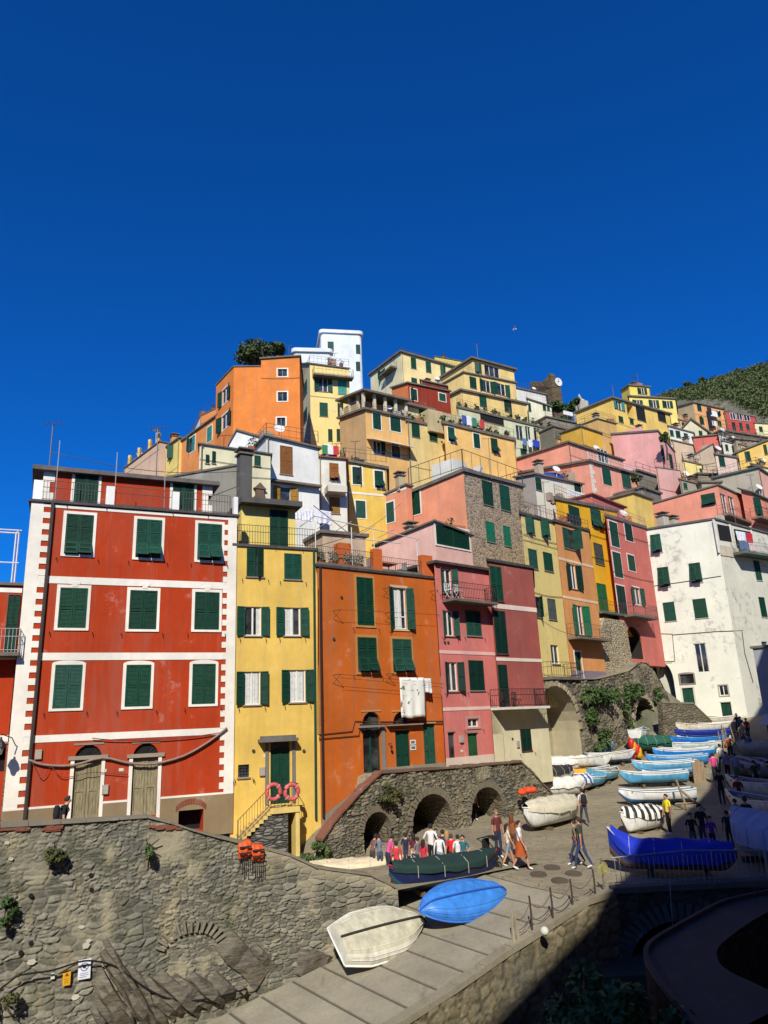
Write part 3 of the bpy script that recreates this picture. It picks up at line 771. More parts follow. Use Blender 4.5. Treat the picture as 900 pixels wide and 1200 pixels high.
# dark red building on the left edge
h = House('corner_house', 'red building with a small balcony at the left edge, beside the quoined red house'); h.hi = True; h.wear = .46
PB = pt(-70, 690, 29.0); PB = red.fR.p(-4.6, -.5, 0); PB.z = Fr(PB, 25).hit(5, 686)[1]
h.block(B=PB, C=(27, None), az=25, bot=1000, col=RED, dep=8, over=.2, th=.14, opts=dict(fr=None), wR=[('c', 7, 697, 25, 764), ('k', -14, 872, 7.5, 905)])
h.band('R', 0, 688, None, 694); h.band('R', 0, 862, None, 870); h.band('R', 0, 770, None, 773)
mb = MB(); z1 = h.fR.hit(4, 870)[1]; kx = h.fR.bb(-14, 872, 7.5, 905); mb.box(h.fR, kx[1]+.05, h.wid, .003, .05, h.zb, z1-.01); mb.build('plinth', masonry((140, 134, 122), (96, 90, 80), (120, 112, 100), 2, 4), h.root)
h.balcony('R', -40, 23, 767, .9, .95, .13, ROOF, flat((196, 196, 190), .5))
z0 = h.B.z+.14; mb = MB(); 
for uu in (1.2, 2.6, 4.1): mb.tube([h.fR.p(uu, -.3, z0), h.fR.p(uu, -.3, z0+2.2)], .035, 5); mb.tube([h.fR.p(uu, -3, z0), h.fR.p(uu, -3, z0+3.0)], .035, 5); mb.tube([h.fR.p(uu, -.3, z0+2.2), h.fR.p(uu, -3, z0+3.0)], .035, 5)
mb.tube([h.fR.p(0, -.3, z0+2.2), h.fR.p(4.2, -.3, z0+2.2)], .035, 5); mb.tube([h.fR.p(0, -3, z0+3.), h.fR.p(4.2, -3, z0+3.)], .035, 5); mb.tube([h.fR.p(0, -.3, z0+.9), h.fR.p(4.3, -.3, z0+.9)], .03, 5)
mb.build('pergola', flat((228, 230, 232), .5), h.root)
HOUSES.append(h)

fr_ = random.Random(12)
for h, fits in ((red, ((122, 903, 'd'), (123, 925, 'b'), (45, 884, 'b'), (142, 902, 'd'))), (yel, ((307, 904, 'b'), (311, 886, 'd'), (356, 880, 'v'), (297, 880, 'v'))), (ora, ((455, 872, 'l'), (391, 749, 'v'), (489, 905, 'd'), (400, 700, 'v'))), (pink, ((540, 866, 'b'), (541, 880, 'd'), (521, 753, 'v'), (525, 753, 'v'))), (mar, ((600, 866, 'v'), (606, 872, 'b')))):
    for x, y, k in fits:
        u, z = h.fR.hit(x, y); mb = MB()
        if k == 'b': mb.box(h.fR, u-.12, u+.12, .003, .1, z-.18, z+.18); mb.box(h.fR, u-.1, u+.1, .1, .108, z-.16, z+.16); mb.build('meter_box', flat((176, 168, 152), .6), h.root)
        elif k == 'd': mb.box(h.fR, u-.09, u+.09, .003, .02, z-.06, z+.06); mb.build('house_plate', flat((222, 218, 206), .5), h.root)
        elif k == 'v': mb.tube([h.fR.p(u, .003, z), h.fR.p(u, .05, z)], .075, 10); mb.build('vent', flat((70, 60, 54), .7), h.root)
        else: mb.tube([h.fR.p(u, .0, z), h.fR.p(u, .22, z+.05), h.fR.p(u, .24, z-.05)], .018, 5); mb.lathe(h.fR.p(u, .24, z-.2), [(.04, 0), (.07, .05), (.05, .14)], 8); mb.build('door_lamp', IRON, h.root)
    # iron shutter stays beside the windows
    for o in [c for c in h.root.children if c.name.startswith('window')]:
        bb = [Vector(b) for b in o.bound_box]; us = [(v+W[h.root]-h.fR.O).dot(h.fR.u) for v in bb]; zz = [v.z+W[h.root].z for v in bb]; mb = MB()
        if max(us)-min(us) > 2.2 or max(us) > h.wid or min(us) < 0: continue
        for u in (min(us)-.14, max(us)+.14): mb = MB(); mb.tube([h.fR.p(u, .0, min(zz)-.05), h.fR.p(u, .09, min(zz)-.08), h.fR.p(u, .1, min(zz)-.2)], .014, 4); mb.build('shutter_stay', IRON, h.root)
# ---------------------------------------------------------------- houses up the hill
CR = (236, 208, 132)
WF = (246, 238, 222)
def terr(h, mat=None, rail=True, items=(), hgt=1.0):
    pass
# ----- right behind the red house
h = house('concrete_house', 'bare grey concrete gable wall rising behind the red roof terrace', B=(197, 560, 39), C=(284, 545), az=22, bot=640, col=(150, 146, 134), dep=5, roof='slab', th=.15, over=.1, wear=.6)
h.chimney(h.C+Vector((.2, -.4, -3.2)), .7, 3.6, (96, 94, 92))
h = house('cream_house', 'small cream house with two arched slit windows behind the red roof terrace', B=(234, 521, 44), C=(317, 533), az=30, bot=640, col=(240, 232, 190), dep=5, th=.12, over=.2, wR=[
    ('c', 241, 533, 245, 543, dict(seg=.1)), ('c', 248.5, 529, 252.5, 543, dict(seg=.1)), ('c', 298, 534, 305, 546)])
# little shrine
u, z = h.fR.hit(303.5, 579); sh = MB(); sh.box(h.fR, u-.35, u+.35, .003, .3, z-.35, z-.2); sh.box(h.fR, u-.28, u+.28, .003, .2, z-.2, z+.35); sh.poly([h.fR.p(u-.4, .25, z+.33), h.fR.p(u+.4, .25, z+.33), h.fR.p(u, .25, z+.75)]); sh.box(h.fR, u-.42, u+.42, .003, .26, z+.3, z+.36)
sh.build('shrine_niche', plaster((120, 96, 80)), h.root)
h = house('white_house', 'white house with one tall brown shutter and ochre open shutters below it', B=(312, 512, 48), C=(373, 526), az=30, A=(286, None), aL=-62, bot=650, col=(240, 238, 228), dep=6, th=.16, over=.3, wear=.25, wR=[
    ('c', 328, 523, 342.5, 556, dict(green=(142, 92, 44))), ('o', 328, 571, 340, 590, dict(green=(170, 126, 40), lw=.7, bare=1))])
h.balcony('R', 317, 374, 563, .45, 1, .15, ROOF, rail=False)
h.railing([h.A, h.B, h.C], h.B.z+.16, .9)
h = house('white_gable_house', 'low white gabled house tucked under the tall orange house', B=(268, 521, 53), C=(308, 514), az=10, bot=600, apex=(277, 505), roof='gable', col=(240, 238, 232), dep=6, th=.15, over=.15)
h = house('balcony_house', 'white strip house with a small flag on its balcony and brown shutters', B=(373, 536, 54), C=(405, None), az=20, bot=660, col=(236, 232, 214), dep=5, th=.12, rmat=roofmat((150, 84, 62)), wR=[
    ('c', 386, 543, 396.5, 563, dict(green=(150, 92, 38))), ('c', 386, 583, 398, 602, dict(green=(150, 110, 50)))])
h.balcony('R', 380, 402, 573, 1.1, .9, .5, plaster((226, 220, 204)), rail=False)
h.railing([h.B, h.C], h.B.z+.15, .8)
fl = MB(); 
for i, m in ((0, 0), (1, 1), (2, 2)): fl.gbox(h.fR.p(.3, .08, h.B.z+.3), h.fR.u, ZV, h.fR.n, i*.45, i*.45+.45, 0, .75, 0, .02, m)
tag(fl.build('flag', [flat((40, 130, 74)), flat((232, 230, 224)), flat((206, 44, 44))]), 'green white and red flag draped on the railing of the white strip house', 'flag')
h = house('tall_yellow_house', 'plain bright yellow house with white framed windows left of the salmon and stone house', B=(403, 541, 60), C=(453, 550), az=24, bot=690, col=(246, 206, 96), dep=6, th=.3, over=.35, opts=dict(fr=WF), wR=[
    ('c', 413, 547.5, 424, 567.5), ('c', 439, 552, 449, 572), ('c', 417, 587, 428, 607)])
h.band('R', 405, 575.5, None, 578, WF); h.railing([h.A, h.B, h.C], h.B.z+.3, 1., .5)
h.pipe('R', [(407, 546), (408, 650)], .07)
# ----- salmon wall and rubble wall house
STONEF = masonry((196, 170, 140), (112, 96, 80), (178, 164, 142), 3.4, 4.2, bump=.5)
h = house('stone_corner_house', 'salmon house whose right wall is bare rubble stone, with a railed roof terrace', B=(543, 553, 56), C=(613, 571), az=46, A=(480, 579), bot=720, col=(242, 160, 122), colL=(242, 160, 122), matR=STONEF, dep=8, th=.35, over=.25, rmat=roofmat((112, 106, 96)), opts=dict(), wR=[
    ('c', 565.5, 564.5, 577, 592), ('c', 586, 569.5, 597, 598), ('c', 569.5, 612, 579.5, 635, dict(green=(30, 120, 92))), ('c', 590, 617, 598, 640, dict(green=(30, 120, 92)))],
    wL=[('c', 482, 575.5, 492.5, 603, dict(fr=WF))])
h.railing([h.A, h.B, h.C, h.D], h.B.z+.35, 1.6, 1.2, .03, RAILM, rails=2)
mb = MB(); mb.box(h.fL, h.lenL*.45, h.lenL-.6, -3.5, -3.3, h.B.z+.35, h.B.z+1.5); mb.box(h.fL, .5, h.lenL*.5, -4.5, -2.5, h.B.z+.3, h.B.z+2.6)
mb.build('terrace_room', plaster((226, 222, 208)), h.root)
h.block(B=(476, 569, 58.5), C=(482, None), az=46, A=(452, 580), bot=720, col=(242, 160, 122), dep=6, th=.2, over=.2, wL=[('c', 453, 588.5, 462, 612, dict(fr=WF))])
h.band('L', 453, 578, None, 581, WF)
h = house('pale_pink_house', 'low pale pink gabled house with a long green awning window above the orange roof', B=(509, 612, 45.5), C=(552, 628), az=44, A=(440, 640), bot=720, col=(240, 192, 176), dep=6, th=.14, over=.25, wR=[('c', 511, 619, 549, 641, dict(fr=WF))])
h.chimney(h.A.lerp(h.B, .45)+h.fR.u*1.+Vector((0, 0, -.2)), .6, .9, (200, 184, 166))
# ----- upper left: orange
OR2 = (236, 138, 64)
h = house('tall_orange_house', 'tall plain orange house high on the left with a narrow side of open shutters', B=(274, 430, 70), C=(308, None), az=4, aL=-56, A=(254, None), bot=620, col=OR2, colL=OR2, dep=8, th=.15, over=.15, wL=[
    ('o', 260.5, 455, 267.5, 472, dict(fr=WF)), ('o', 260, 485, 268, 502, dict(fr=WF))])
h.block(B=(306, 421, 70.1), C=(351, 418), az=4, bot=620, col=OR2, dep=8, th=.2, over=.25, wR=[('g', 325.5, 432.5, 336.5, 441, dict(fr=WF, sash=(40, 70, 56))), ('g', 325.5, 459.5, 336.5, 470, dict(fr=WF, sash=(40, 70, 56))), ('g', 324.5, 489.5, 334.5, 499, dict(fr=WF, sash=(40, 70, 56)))])
a = h.fL
h.railing([h.A+Vector((0, 0, 1.1)), h.A.lerp(h.B, .9)+Vector((0, 0, 1.0))], None, 1., .5)
h = house('low_orange_house', 'lower orange house stepping down left of the tall orange house with turquoise shutters', B=(208, 521, 82), C=(258, None), az=-50, bot=600, col=(236, 150, 84), dep=8, th=.2, over=.3, opts=dict(fr=WF), wR=[('c', 222, 512, 228.5, 529, dict(green=(60, 140, 130))), ('c', 243, 500, 248.5, 517, dict(green=(60, 140, 130)))])
h.block(B=(235, 488, 86), C=(258, None), az=-40, aL=-66, A=(217, None), bot=560, col=(234, 148, 80), colL=(238, 236, 228), dep=6, th=.15, over=.2)
h.railing([h.A, h.B, h.C], h.B.z+.1, 1., .6)
h = house('ridge_yellow_house', 'small yellow ridge house with a dark window left of the low orange house', B=(184, 533, 86), C=(210, None), az=-50, bot=600, col=(240, 214, 124), dep=6, th=.2, over=.3, wR=[('c', 197, 524, 203, 538), ('c', 186.5, 533, 190, 543)])
h.chimney(h.B.lerp(h.C, .6)+Vector((0, 1.5, 0)), .8, 1.6, (220, 150, 90))
h = house('ridge_terrace_house', 'pale house with yellow terrace pillars at the far left end of the ridge', B=(146, 549, 92), C=(186, None), az=-50, bot=600, col=(226, 190, 160), dep=6, th=.15, over=.2)
for x in (.5, 2.2, 4.0, 5.4): mb = MB(); mb.cbox(h.B.lerp(h.C, x/6)+h.fR.n*-.3+Vector((0, 0, .1)), .35, .35, 1.5, R(-18)); mb.build('terrace_pillar', plaster((240, 206, 120)), h.root)
h.railing([h.B, h.C], h.B.z+.1, 1., .6)
# satellite dish
mb = MB(); c = h.C+Vector((-.6, .3, 1.5)); mb.tube([c-Vector((0, 0, 1.5)), c], .03, 5); mb.lathe(c, [(.02, 0), (.3, .06), (.42, .16)], 14); mb.build('satellite_dish', flat((236, 236, 236)), h.root)
# ----- pale yellow tall, white tower
h = house('pale_yellow_house', 'pale yellow peeling house with turquoise shutters below the white tower', B=(363, 426, 80), C=(409, 432), az=18, A=(351, 427), bot=600, col=(246, 222, 146), matR=stained((246, 222, 146), .6), colL=(206, 196, 160), dep=7, th=.2, over=.25, wear=.7, wR=[
    ('o', 373, 443, 384, 459), ('c', 396, 446, 406, 462, dict(green=(70, 160, 140))), ('c', 374.5, 472, 384, 488), ('c', 396, 473, 402, 489), ('c', 384.5, 503, 389.5, 517), ('c', 394.5, 503, 400, 517)],
    wL=[('c', 355, 449, 360, 464), ('c', 356, 480, 360, 494)])
h.balcony('R', 366, 412, 441, 1., .95, .2, ROOF, step=.5); h.railing([h.A, h.B, h.C], h.B.z+.2, .9, .5)
t = thing('white_tower', 'rounded white tower house crowning the hill', 'house', pt(398, 440, 97)); 
def rounded(fr, u0, u1, d, r, z0, z1, n=6):
    P = []
    for (cx, cy, q0) in ((u1-r, -r, 270), (u1-r, -d+r, 0), (u0+r, -d+r, 90), (u0+r, -r, 180)):
        for i in range(n+1):
            q = R(q0+90*i/n)
            P.append((cx+r*math.cos(q), cy-r*math.sin(q)*-1))
    return P
def prism(mb, fr, P, z0, z1, m=0):
    a = [fr.p(u, n, z0) for u, n in P]; b = [fr.p(u, n, z1) for u, n in P]; N = len(P)
    mb.add(a+b, [list(range(N))[::-1], list(range(N, 2*N))]+[(i, (i+1) % N, N+(i+1) % N, N+i) for i in range(N)], m)
PB = pt(376, 396, 96); fr = Fr(PB, 10); w = fr.hit(424, 396)[0]; z1 = fr.hit(400, 391)[1]; z0 = z1-12
def rnd(u0, u1, n0, n1, r, k=6):
    P = []
    for (cu, cn, q0) in ((u1-r, n1-r, 0), (u0+r, n1-r, 90), (u0+r, n0+r, 180), (u1-r, n0+r, 270)):
        for i in range(k+1): q = R(q0+90*i/k); P.append((cu+r*math.cos(q), cn+r*math.sin(q)))
    return P
WT = plaster((236, 242, 246), .12)
mb = MB(); prism(mb, fr, rnd(0, w, -8, 0, .55), z0, z1); mb.build('wall', WT, t)
mb = MB(); prism(mb, fr, rnd(-.25, w+.25, -8.2, .25, .65), z1, z1+.5); mb.build('roof', WT, t)
for q in ((384, 400.5, 391, 411), (384, 421, 391, 431)):
    a, b, c, d = fr.bb(*q); hh = House('x', 'x'); bpy.data.objects.remove(hh.root); hh.root = t; hh.hi = False; hh.window(fr, 'c', a, b, c, d, dict())
frs = Fr(fr.p(w-.0, 0, 0), 62)
for q in ((416.8, 405, 421.8, 416), (416.8, 425, 421.8, 436)):
    a, b, c, d = fr.bb(*q, n=-.3); mb = MB(); mb.box(fr, a, b, -.9, .02, c, d); mb.build('shutter', shutter_mat(0), t)
P2 = pt(343, 410, 92); f2 = Fr(P2, 8); w2 = f2.hit(389, 410)[0]; z2 = f2.hit(366, 413)[1]
mb = MB(); prism(mb, f2, rnd(0, w2, -4, 0, .6), z2-10, z2); mb.build('lower_wall', WT, t)
mb = MB(); prism(mb, f2, rnd(-.2, w2+.2, -4.2, .3, .7), z2, z2+.55); mb.build('lower_roof', WT, t)
# ----- upper middle: yellow blocks on the skyline
h = house('skyline_cream_house', 'cream skyline house with a sloping roof edge and a small side balcony', B=(470, 413, 108), C=(536, 432), az=30, A=(434, 440), bot=520, col=(250, 226, 160), colL=(242, 230, 186), dep=9, th=.35, over=.5, wR=[
    ('c', 481.5, 419.5, 487.5, 432), ('c', 499, 424, 505, 436.5), ('c', 516, 428.5, 522, 440.5), ('c', 482, 443, 488.5, 450)], wL=[('c', 446.5, 433, 451.5, 444)])
h.balcony('L', 452, 466, 441, 1.2, 1, .25, ROOF, step=.5)
h = house('roof_box_house', 'little yellow rooftop block between the two skyline houses', B=(509, 418, 116), C=(543, 424), az=30, bot=470, col=(246, 222, 120), dep=6, th=.15, over=.2)
h = house('terraced_yellow_house', 'large yellow skyline house with three rows of windows and long terraces', B=(553, 421, 102), C=(602, 434), az=34, A=(514, 446), bot=470, col=(252, 218, 142), dep=9, th=.35, over=.6, wR=[
    ('c', 556.5, 426, 564, 437), ('g', 568, 429, 585, 441, dict(mull=2))], wL=[])
h.block(B=(543, 437, 100), C=(604, 449), az=34, A=(505, 458), bot=480, col=(252, 218, 142), dep=9, th=.25, over=.3, wR=[('c', 550.5, 442, 558, 455), ('o', 565.5, 446, 574.5, 459), ('o', 583, 450, 592, 463)], rail='ABC')
h.block(B=(540, 458, 98.5), C=(617, 474), az=34, A=(500, 478), bot=560, col=(252, 216, 138), dep=9, th=.35, over=.45, wR=[('c', 562, 464.5, 570, 477), ('c', 591, 470, 599, 483)])
h = house('long_terrace_house', 'pale house under a long terrace slab with washing along its rail', B=(536, 478, 92), C=(653, 506), az=34, bot=560, col=(222, 222, 180), dep=6, th=.4, over=.3, rail='BC', wR=[('l', 563, 486, 590, 496), ('g', 605, 499, 613, 515, dict(mull=1)), ('g', 616, 500, 622, 516), ('g', 626, 502, 634, 519), ('c', 610, 526, 617, 533)])
h = house('red_roof_room', 'dark red block with an orange side standing on a mid hill terrace', B=(478, 449, 90), C=(527, 459), az=32, A=(459, 455), bot=520, col=(150, 56, 34), colL=(226, 132, 78), dep=6, th=.25, over=.3, opts=dict(fr=WF), wR=[('c', 481.5, 456, 488.5, 469), ('c', 514.5, 461.5, 522, 470)])
h.block(B=(493, 446, 92), C=(524, 453), az=32, bot=470, col=(120, 50, 34), dep=4, th=.2, over=.3)
h = house('peach_terrace_house', 'peach house with tan side wall, columned roof loggia and a white canopy', B=(428, 480, 74), C=(478, 491), az=34, A=(398, 491), bot=640, col=(238, 188, 116), colL=(212, 176, 126), dep=7, th=.3, over=.4, opts=dict(fr=WF), wR=[
    ('c', 437, 485, 446, 503), ('c', 457.5, 489, 469, 505.5), ('o', 437.5, 517, 446.5, 531.5, dict(only=1)), ('g', 459, 520, 469, 536, dict(bare=1))])
zt = h.B.z+.3
for q_ in [h.B.lerp(h.C, i/4)+h.fR.n*-.3 for i in range(5)]+[h.A.lerp(h.B, i/3)+h.fL.n*-.3 for i in range(3)]: mb = MB(); mb.cbox(q_+Vector((0, 0, .3)), .3, .3, 1.9, R(34)); mb.build('loggia_column', plaster((228, 214, 180)), h.root)
mb = MB(); mb.box(h.fR, .3, h.wid-.2, -5, -2.2, zt, zt+1.9); mb.build('loggia_wall', plaster((196, 178, 140)), h.root)
h.slab((h.B+Vector((0, 0, 2.2)), h.C+Vector((0, 0, 2.2)), h.D+Vector((0, 0, 2.2)), h.A+Vector((0, 0, 2.2))), .3, .5, ROOF)
mb = MB(); a, z = h.fR.hit(429, 514); mb.gbox(h.fR.p(0, 0, z), h.fR.u, (ZV*-.35+h.fR.n).normalized(), ZV, 0, h.wid, 0.05, 1.3, 0, .06); mb.build('canopy', flat((238, 232, 220)), h.root)
h = house('cream_terrace_house', 'cream house with two green shuttered windows under a terrace, right of the peach one', B=(477, 494, 77), C=(522, 503), az=34, bot=600, col=(232, 206, 138), dep=7, th=.3, over=.3, rail='BC', wR=[('c', 482.5, 496.5, 491.5, 512.5), ('c', 503, 500.5, 512, 517)])
mb = MB(); mb.box(h.fR, 0, h.wid, -5, -2.4, h.B.z+.2, h.B.z+3.2); mb.build('upper_storey', plaster((226, 212, 160)), h.root)
fb = h.fR.shift(-2.4); a, b, c, d = fb.bb(491, 476, 499, 490); h.window(fb, 'c', a, b, c, d, dict())
mb = MB(); mb.box(h.fR, -.2, h.wid+.2, -5.2, -1.8, h.B.z+3.2, h.B.z+3.5); mb.build('roof', ROOF, h.root)
h = house('long_peach_house', 'long peach yellow house with three small windows below a cluttered terrace', B=(520, 497, 76), C=(603, 517), az=34, bot=640, col=(248, 200, 118), dep=7, th=.4, over=.35, rail='BC', opts=dict(fr=WF), wR=[('c', 525, 501, 532.5, 517.5), ('c', 555, 508.5, 562, 525), ('f', 575.5, 514, 583, 531, dict(fr=None))])
mb = MB(); mb.box(h.fR, 0, h.wid, -5, -2.6, h.B.z+.2, h.B.z+2.9); mb.build('terrace_wall', plaster((206, 186, 140)), h.root)
# terrace clutter for several houses
for hh, n in ((h, 9), (HOUSES[-2], 5), (HOUSES[-5], 12)):
    for i in range(n):
        p = hh.B.lerp(hh.C, (i+.6)/(n+.3))-hh.fR.n*random.uniform(.35, 1.2)+Vector((0, 0, .3))
        k = random.random(); mb = MB()
        mb.lathe(p, [(.16, 0), (.22, .05), (.28, .42), (.3, .45)], 8); t = mb.build('flower_pot', flat(random.choice([(176, 96, 62), (150, 84, 58), (120, 110, 100)])), hh.root)
        lf = MB()
        for j in range(26):
            c = p+Vector((random.gauss(0, .18), random.gauss(0, .18), .5+abs(random.gauss(0, .28)))); a = Vector((random.gauss(0, 1), random.gauss(0, 1), random.gauss(0, 1))).normalized()*.16; b = a.cross(Vector((random.random(), 1, random.random()))).normalized()*.1
            lf.poly([c-a-b, c+a-b, c+a+b, c-a+b])
        lf.build('plant', LEAFM, t, fix=False)
# ----- centre right
h = house('salmon_gable_house', 'salmon house with a low gable, white toothed corner and a roofed terrace', B=(690, 541, 76), C=(750, 558), az=40, A=(604, 556), bot=680, col=(244, 166, 140), colL=(242, 164, 138), dep=9, th=.3, over=.4, wR=[
    ('c', 706, 549.5, 715.5, 568, dict(fr=(250, 196, 170))), ('c', 729, 554, 738.5, 572), ('c', 711, 584, 720, 592), ('c', 733, 587, 742, 596)])
h.railing([h.B, h.C], h.B.z+.3, .9, .5, .03, flat((220, 218, 210)))
SG = (h.fR, h.B.copy(), h.fL, h.zb)
mb = MB(); z = h.zb+1
while z < h.B.z: mb.box(h.fR, .0, .5+(.3 if int(z*2) % 2 else 0), .003, .04, z, z+.48); z += .5
mb.build('quoin', plaster((240, 220, 200)), h.root)
q = SG[1]-SG[2].u*2.4; q.z = SG[2].hit(671, 517)[1]
h.block(B=q, C=(727, None), az=40, A=(604, 539), bot=600, col=(242, 164, 138), dep=9, th=.25, over=.35, wR=[('g', 700, 527, 712, 542, dict(mull=2))])
h = house('ochre_house', 'small ochre yellow house between the salmon gable and the long yellow house', B=(680, 500, 88), C=(704, 508), az=34, A=(657, 508), bot=560, col=(226, 178, 70), dep=6, th=.2, over=.3)
h = house('loggia_yellow_house', 'long yellow house with an open columned loggia near the skyline on the right', B=(717, 467, 96), C=(785, 486), az=36, A=(675, 484), bot=560, col=(250, 212, 116), dep=8, th=.3, over=.4, wR=[('o', 722, 470, 728, 480, dict(green=(70, 150, 140))), ('l', 735, 475, 742, 490), ('l', 746, 478, 756, 493), ('l', 771, 484, 780, 494), ('c', 725, 488, 730, 495), ('c', 738, 490, 742, 497)])
h = house('tan_patch_house', 'tan block standing in front of the long yellow loggia house', B=(700, 491, 90), C=(722, 497), az=36, A=(676, 500), bot=560, col=(222, 180, 110), dep=5, th=.15, over=.2)
h = house('top_yellow_house', 'yellow two tier house on the skyline at the right with an aerial', B=(737, 465, 110), C=(791, 468), az=14, bot=540, col=(250, 226, 130), dep=9, th=.3, over=.4, wR=[('o', 744, 469, 750, 478), ('o', 763, 469, 769, 478), ('o', 779, 470, 785, 478)])
h.block(B=(737, 452, 111), C=(761, 454), az=14, A=(728, 458), bot=470, col=(246, 220, 110), dep=6, th=.25, over=.3, wR=[('o', 749.5, 455, 755, 462)])
mb = MB(); p = h.B.lerp(h.D, .5); mb.tube([p, p+Vector((0, 0, 2.4))], .05, 5); mb.tube([p+Vector((-.5, 0, 2.1)), p+Vector((.5, 0, 2.1))], .03, 4); mb.build('aerial', IRON, h.root)
h = house('tan_end_house', 'peach house with a blank tan gable end and washing, below the wooded hill', B=(812, 472, 115), C=(848, 480), az=28, A=(791, 478), bot=560, col=(242, 180, 120), colL=(196, 178, 146), dep=8, th=.3, over=.3, wR=[('c', 817, 474, 821.5, 481.5), ('c', 820, 489, 824.5, 497), ('c', 839, 482, 842.5, 488), ('c', 841, 493, 845, 499)])
h = house('red_row_house', 'red house with a white glazed upper row below the wooded hill', B=(849, 482, 118), C=(885, 489), az=20, bot=560, col=(206, 84, 78), dep=8, th=.2, over=.2, opts=dict(), wR=[('g', 855.5, 484, 861.5, 491.5), ('g', 863, 484.5, 869.5, 492.5), ('g', 871.5, 486, 878.5, 493.5), ('c', 858, 495, 861.5, 504), ('c', 866.5, 495.5, 870, 504), ('c', 874.5, 497, 878, 504)])
h = house('cream_edge_house', 'cream house with one green window at the right edge below the woods', B=(884, 496, 116), C=(915, 498), az=14, bot=560, col=(242, 226, 176), dep=7, th=.2, over=.3, wR=[('c', 889.5, 500, 893.5, 506)])
h = house('white_hip_house', 'white house with three dark shutters under a dark hipped edge', B=(783, 500, 100), C=(813, 508), az=26, bot=570, col=(238, 236, 226), dep=6, th=.25, over=.3, wR=[('c', 785, 504, 789, 511), ('c', 792, 505, 797, 513), ('c', 801.5, 508, 806, 515)])
h = house('cream_gable_house', 'cream gabled house with little windows behind the white one with three shutters', B=(797, 506, 106), C=(838, 512), az=26, apex=(810, 492), roof='gable', bot=570, col=(238, 226, 186), dep=8, th=.3, over=.4, wR=[('c', 819, 505, 822.5, 511), ('c', 829, 508, 833, 513)])
h = house('big_pink_house', 'big plain pink house with a stepped gable and a plant-topped side', B=(771, 506, 86), C=(790, 530), az=48, A=(717, 510), bot=680, col=(240, 172, 166), colL=(240, 174, 168), dep=9, th=.3, over=.2, wR=[('c', 773.5, 523, 777.5, 540), ('c', 784.5, 533, 788, 549)])
mb = MB(); P = [h.fL.p(h.fL.hit(717, 510)[0], .0, h.A.z), h.fL.p(h.lenL*.97, 0, h.B.z)]; ua, za = h.fL.hit(751, 500); ub, zb_ = h.fL.hit(753, 507)
q = [P[0], h.fL.p(h.lenL*.93, 0, h.A.z+(h.B.z-h.A.z)*.9), h.fL.p(ub, 0, zb_+.3), h.fL.p(ua, 0, za)]; q2 = [p-h.fL.n*.4 for p in q]
mb.add([p+h.fL.n*.01 for p in q]+q2, [(0, 1, 2, 3), (7, 6, 5, 4)]+[(i, 4+i, 4+(i+1) % 4, (i+1) % 4) for i in range(4)]); mb.build('gable_parapet', plaster((240, 174, 168)), h.root)
h = house('pink_annex_house', 'low pink annex with an iron stair below the big pink house', B=(768, 548, 80), C=(797, 552), az=30, bot=640, col=(226, 172, 162), dep=6, th=.12, over=.1)
h.railing([h.B, h.C], h.B.z+.12, .9, .5)
h = house('tan_blank_house', 'blank tan wall house with a small terrace, right of the big pink house', B=(787, 516, 92), C=(812, 522), az=-8, A=None, bot=600, col=(204, 180, 150), dep=6, th=.2, over=.2)
h = house('tan_lower_house', 'second blank tan wall with a roof garden, beside the rose gable', B=(811, 535, 88), C=(835, 521), az=-10, bot=600, col=(200, 178, 152), dep=6, th=.2, over=.2)
h = house('rose_house', 'rose coloured gable with a white block at its right', B=(812, 513, 98), C=(843, 510), az=-6, bot=600, col=(214, 112, 98), dep=6, th=.2, over=.3)
h.block(B=(842, 509, 97), C=(860, 516), az=24, bot=600, col=(240, 238, 230), dep=5, th=.15, over=.2, wR=[('g', 847, 513, 853, 517)])
h = house('small_yellow_house', 'small bright yellow house half hidden beside the tan wall', B=(800, 540, 86), C=(822, 545), az=10, bot=610, col=(238, 216, 136), dep=5, th=.2, over=.2, wR=[('c', 828-8, 549, 826-3, 556)])
h = house('pinkish_white_house', 'pinkish white house with one long dark shutter under a leaning roof', B=(838, 533, 82), C=(864, 537), az=12, bot=620, col=(226, 198, 180), dep=6, th=.25, over=.3, wR=[('c', 842.5, 534.5, 849, 546.5)])
h = house('yellow_right_house', 'yellow house at the right edge with two green shutters and a rising roofline', B=(863, 531, 84), C=(912, 512), az=-14, bot=640, col=(244, 202, 110), dep=8, th=.25, over=.3, wR=[('c', 873, 529, 879.5, 540.5), ('c', 895, 521, 899, 533)])
h = house('grey_roof_house', 'house with a wide grey sloping roof and pink flank at the right', B=(888, 549, 77), C=(915, 566), az=40, A=(836, 561), bot=660, col=(236, 176, 156), colL=(196, 186, 164), dep=7, th=.25, over=.3, rmat=roofmat((96, 108, 92)))
h = house('coral_house', 'big coral house with one wide green shutter above the white corner house', B=(841, 569, 73), C=(900, 596), az=44, A=(760, 592), aL=-34, bot=680, col=(232, 152, 126), colL=(232, 152, 126), dep=8, th=.2, over=.2, wL=[('c', 822, 578.5, 838.5, 592)], wR=[('g', 846, 580, 852, 604, dict(mull=1)), ('g', 855, 583, 861, 606, dict(mull=1))])
h.balcony('R', 841, 880, 604, 1.1, 1., .2, ROOF, step=.4)
h.chimney(h.A.lerp(h.B, .2)+Vector((.3, -1.2, -3.4)), .9, 1.0, (180, 172, 156))
h = house('coral_balcony_house', 'second coral house at the right edge with a green roof edge and a fenced balcony', B=(880, 577, 75), C=(905, 588), az=40, A=(868, 574), bot=680, col=(230, 146, 120), dep=6, th=.2, over=.4, rmat=roofmat((70, 92, 78)), wR=[('c', 884, 585, 892, 603)])
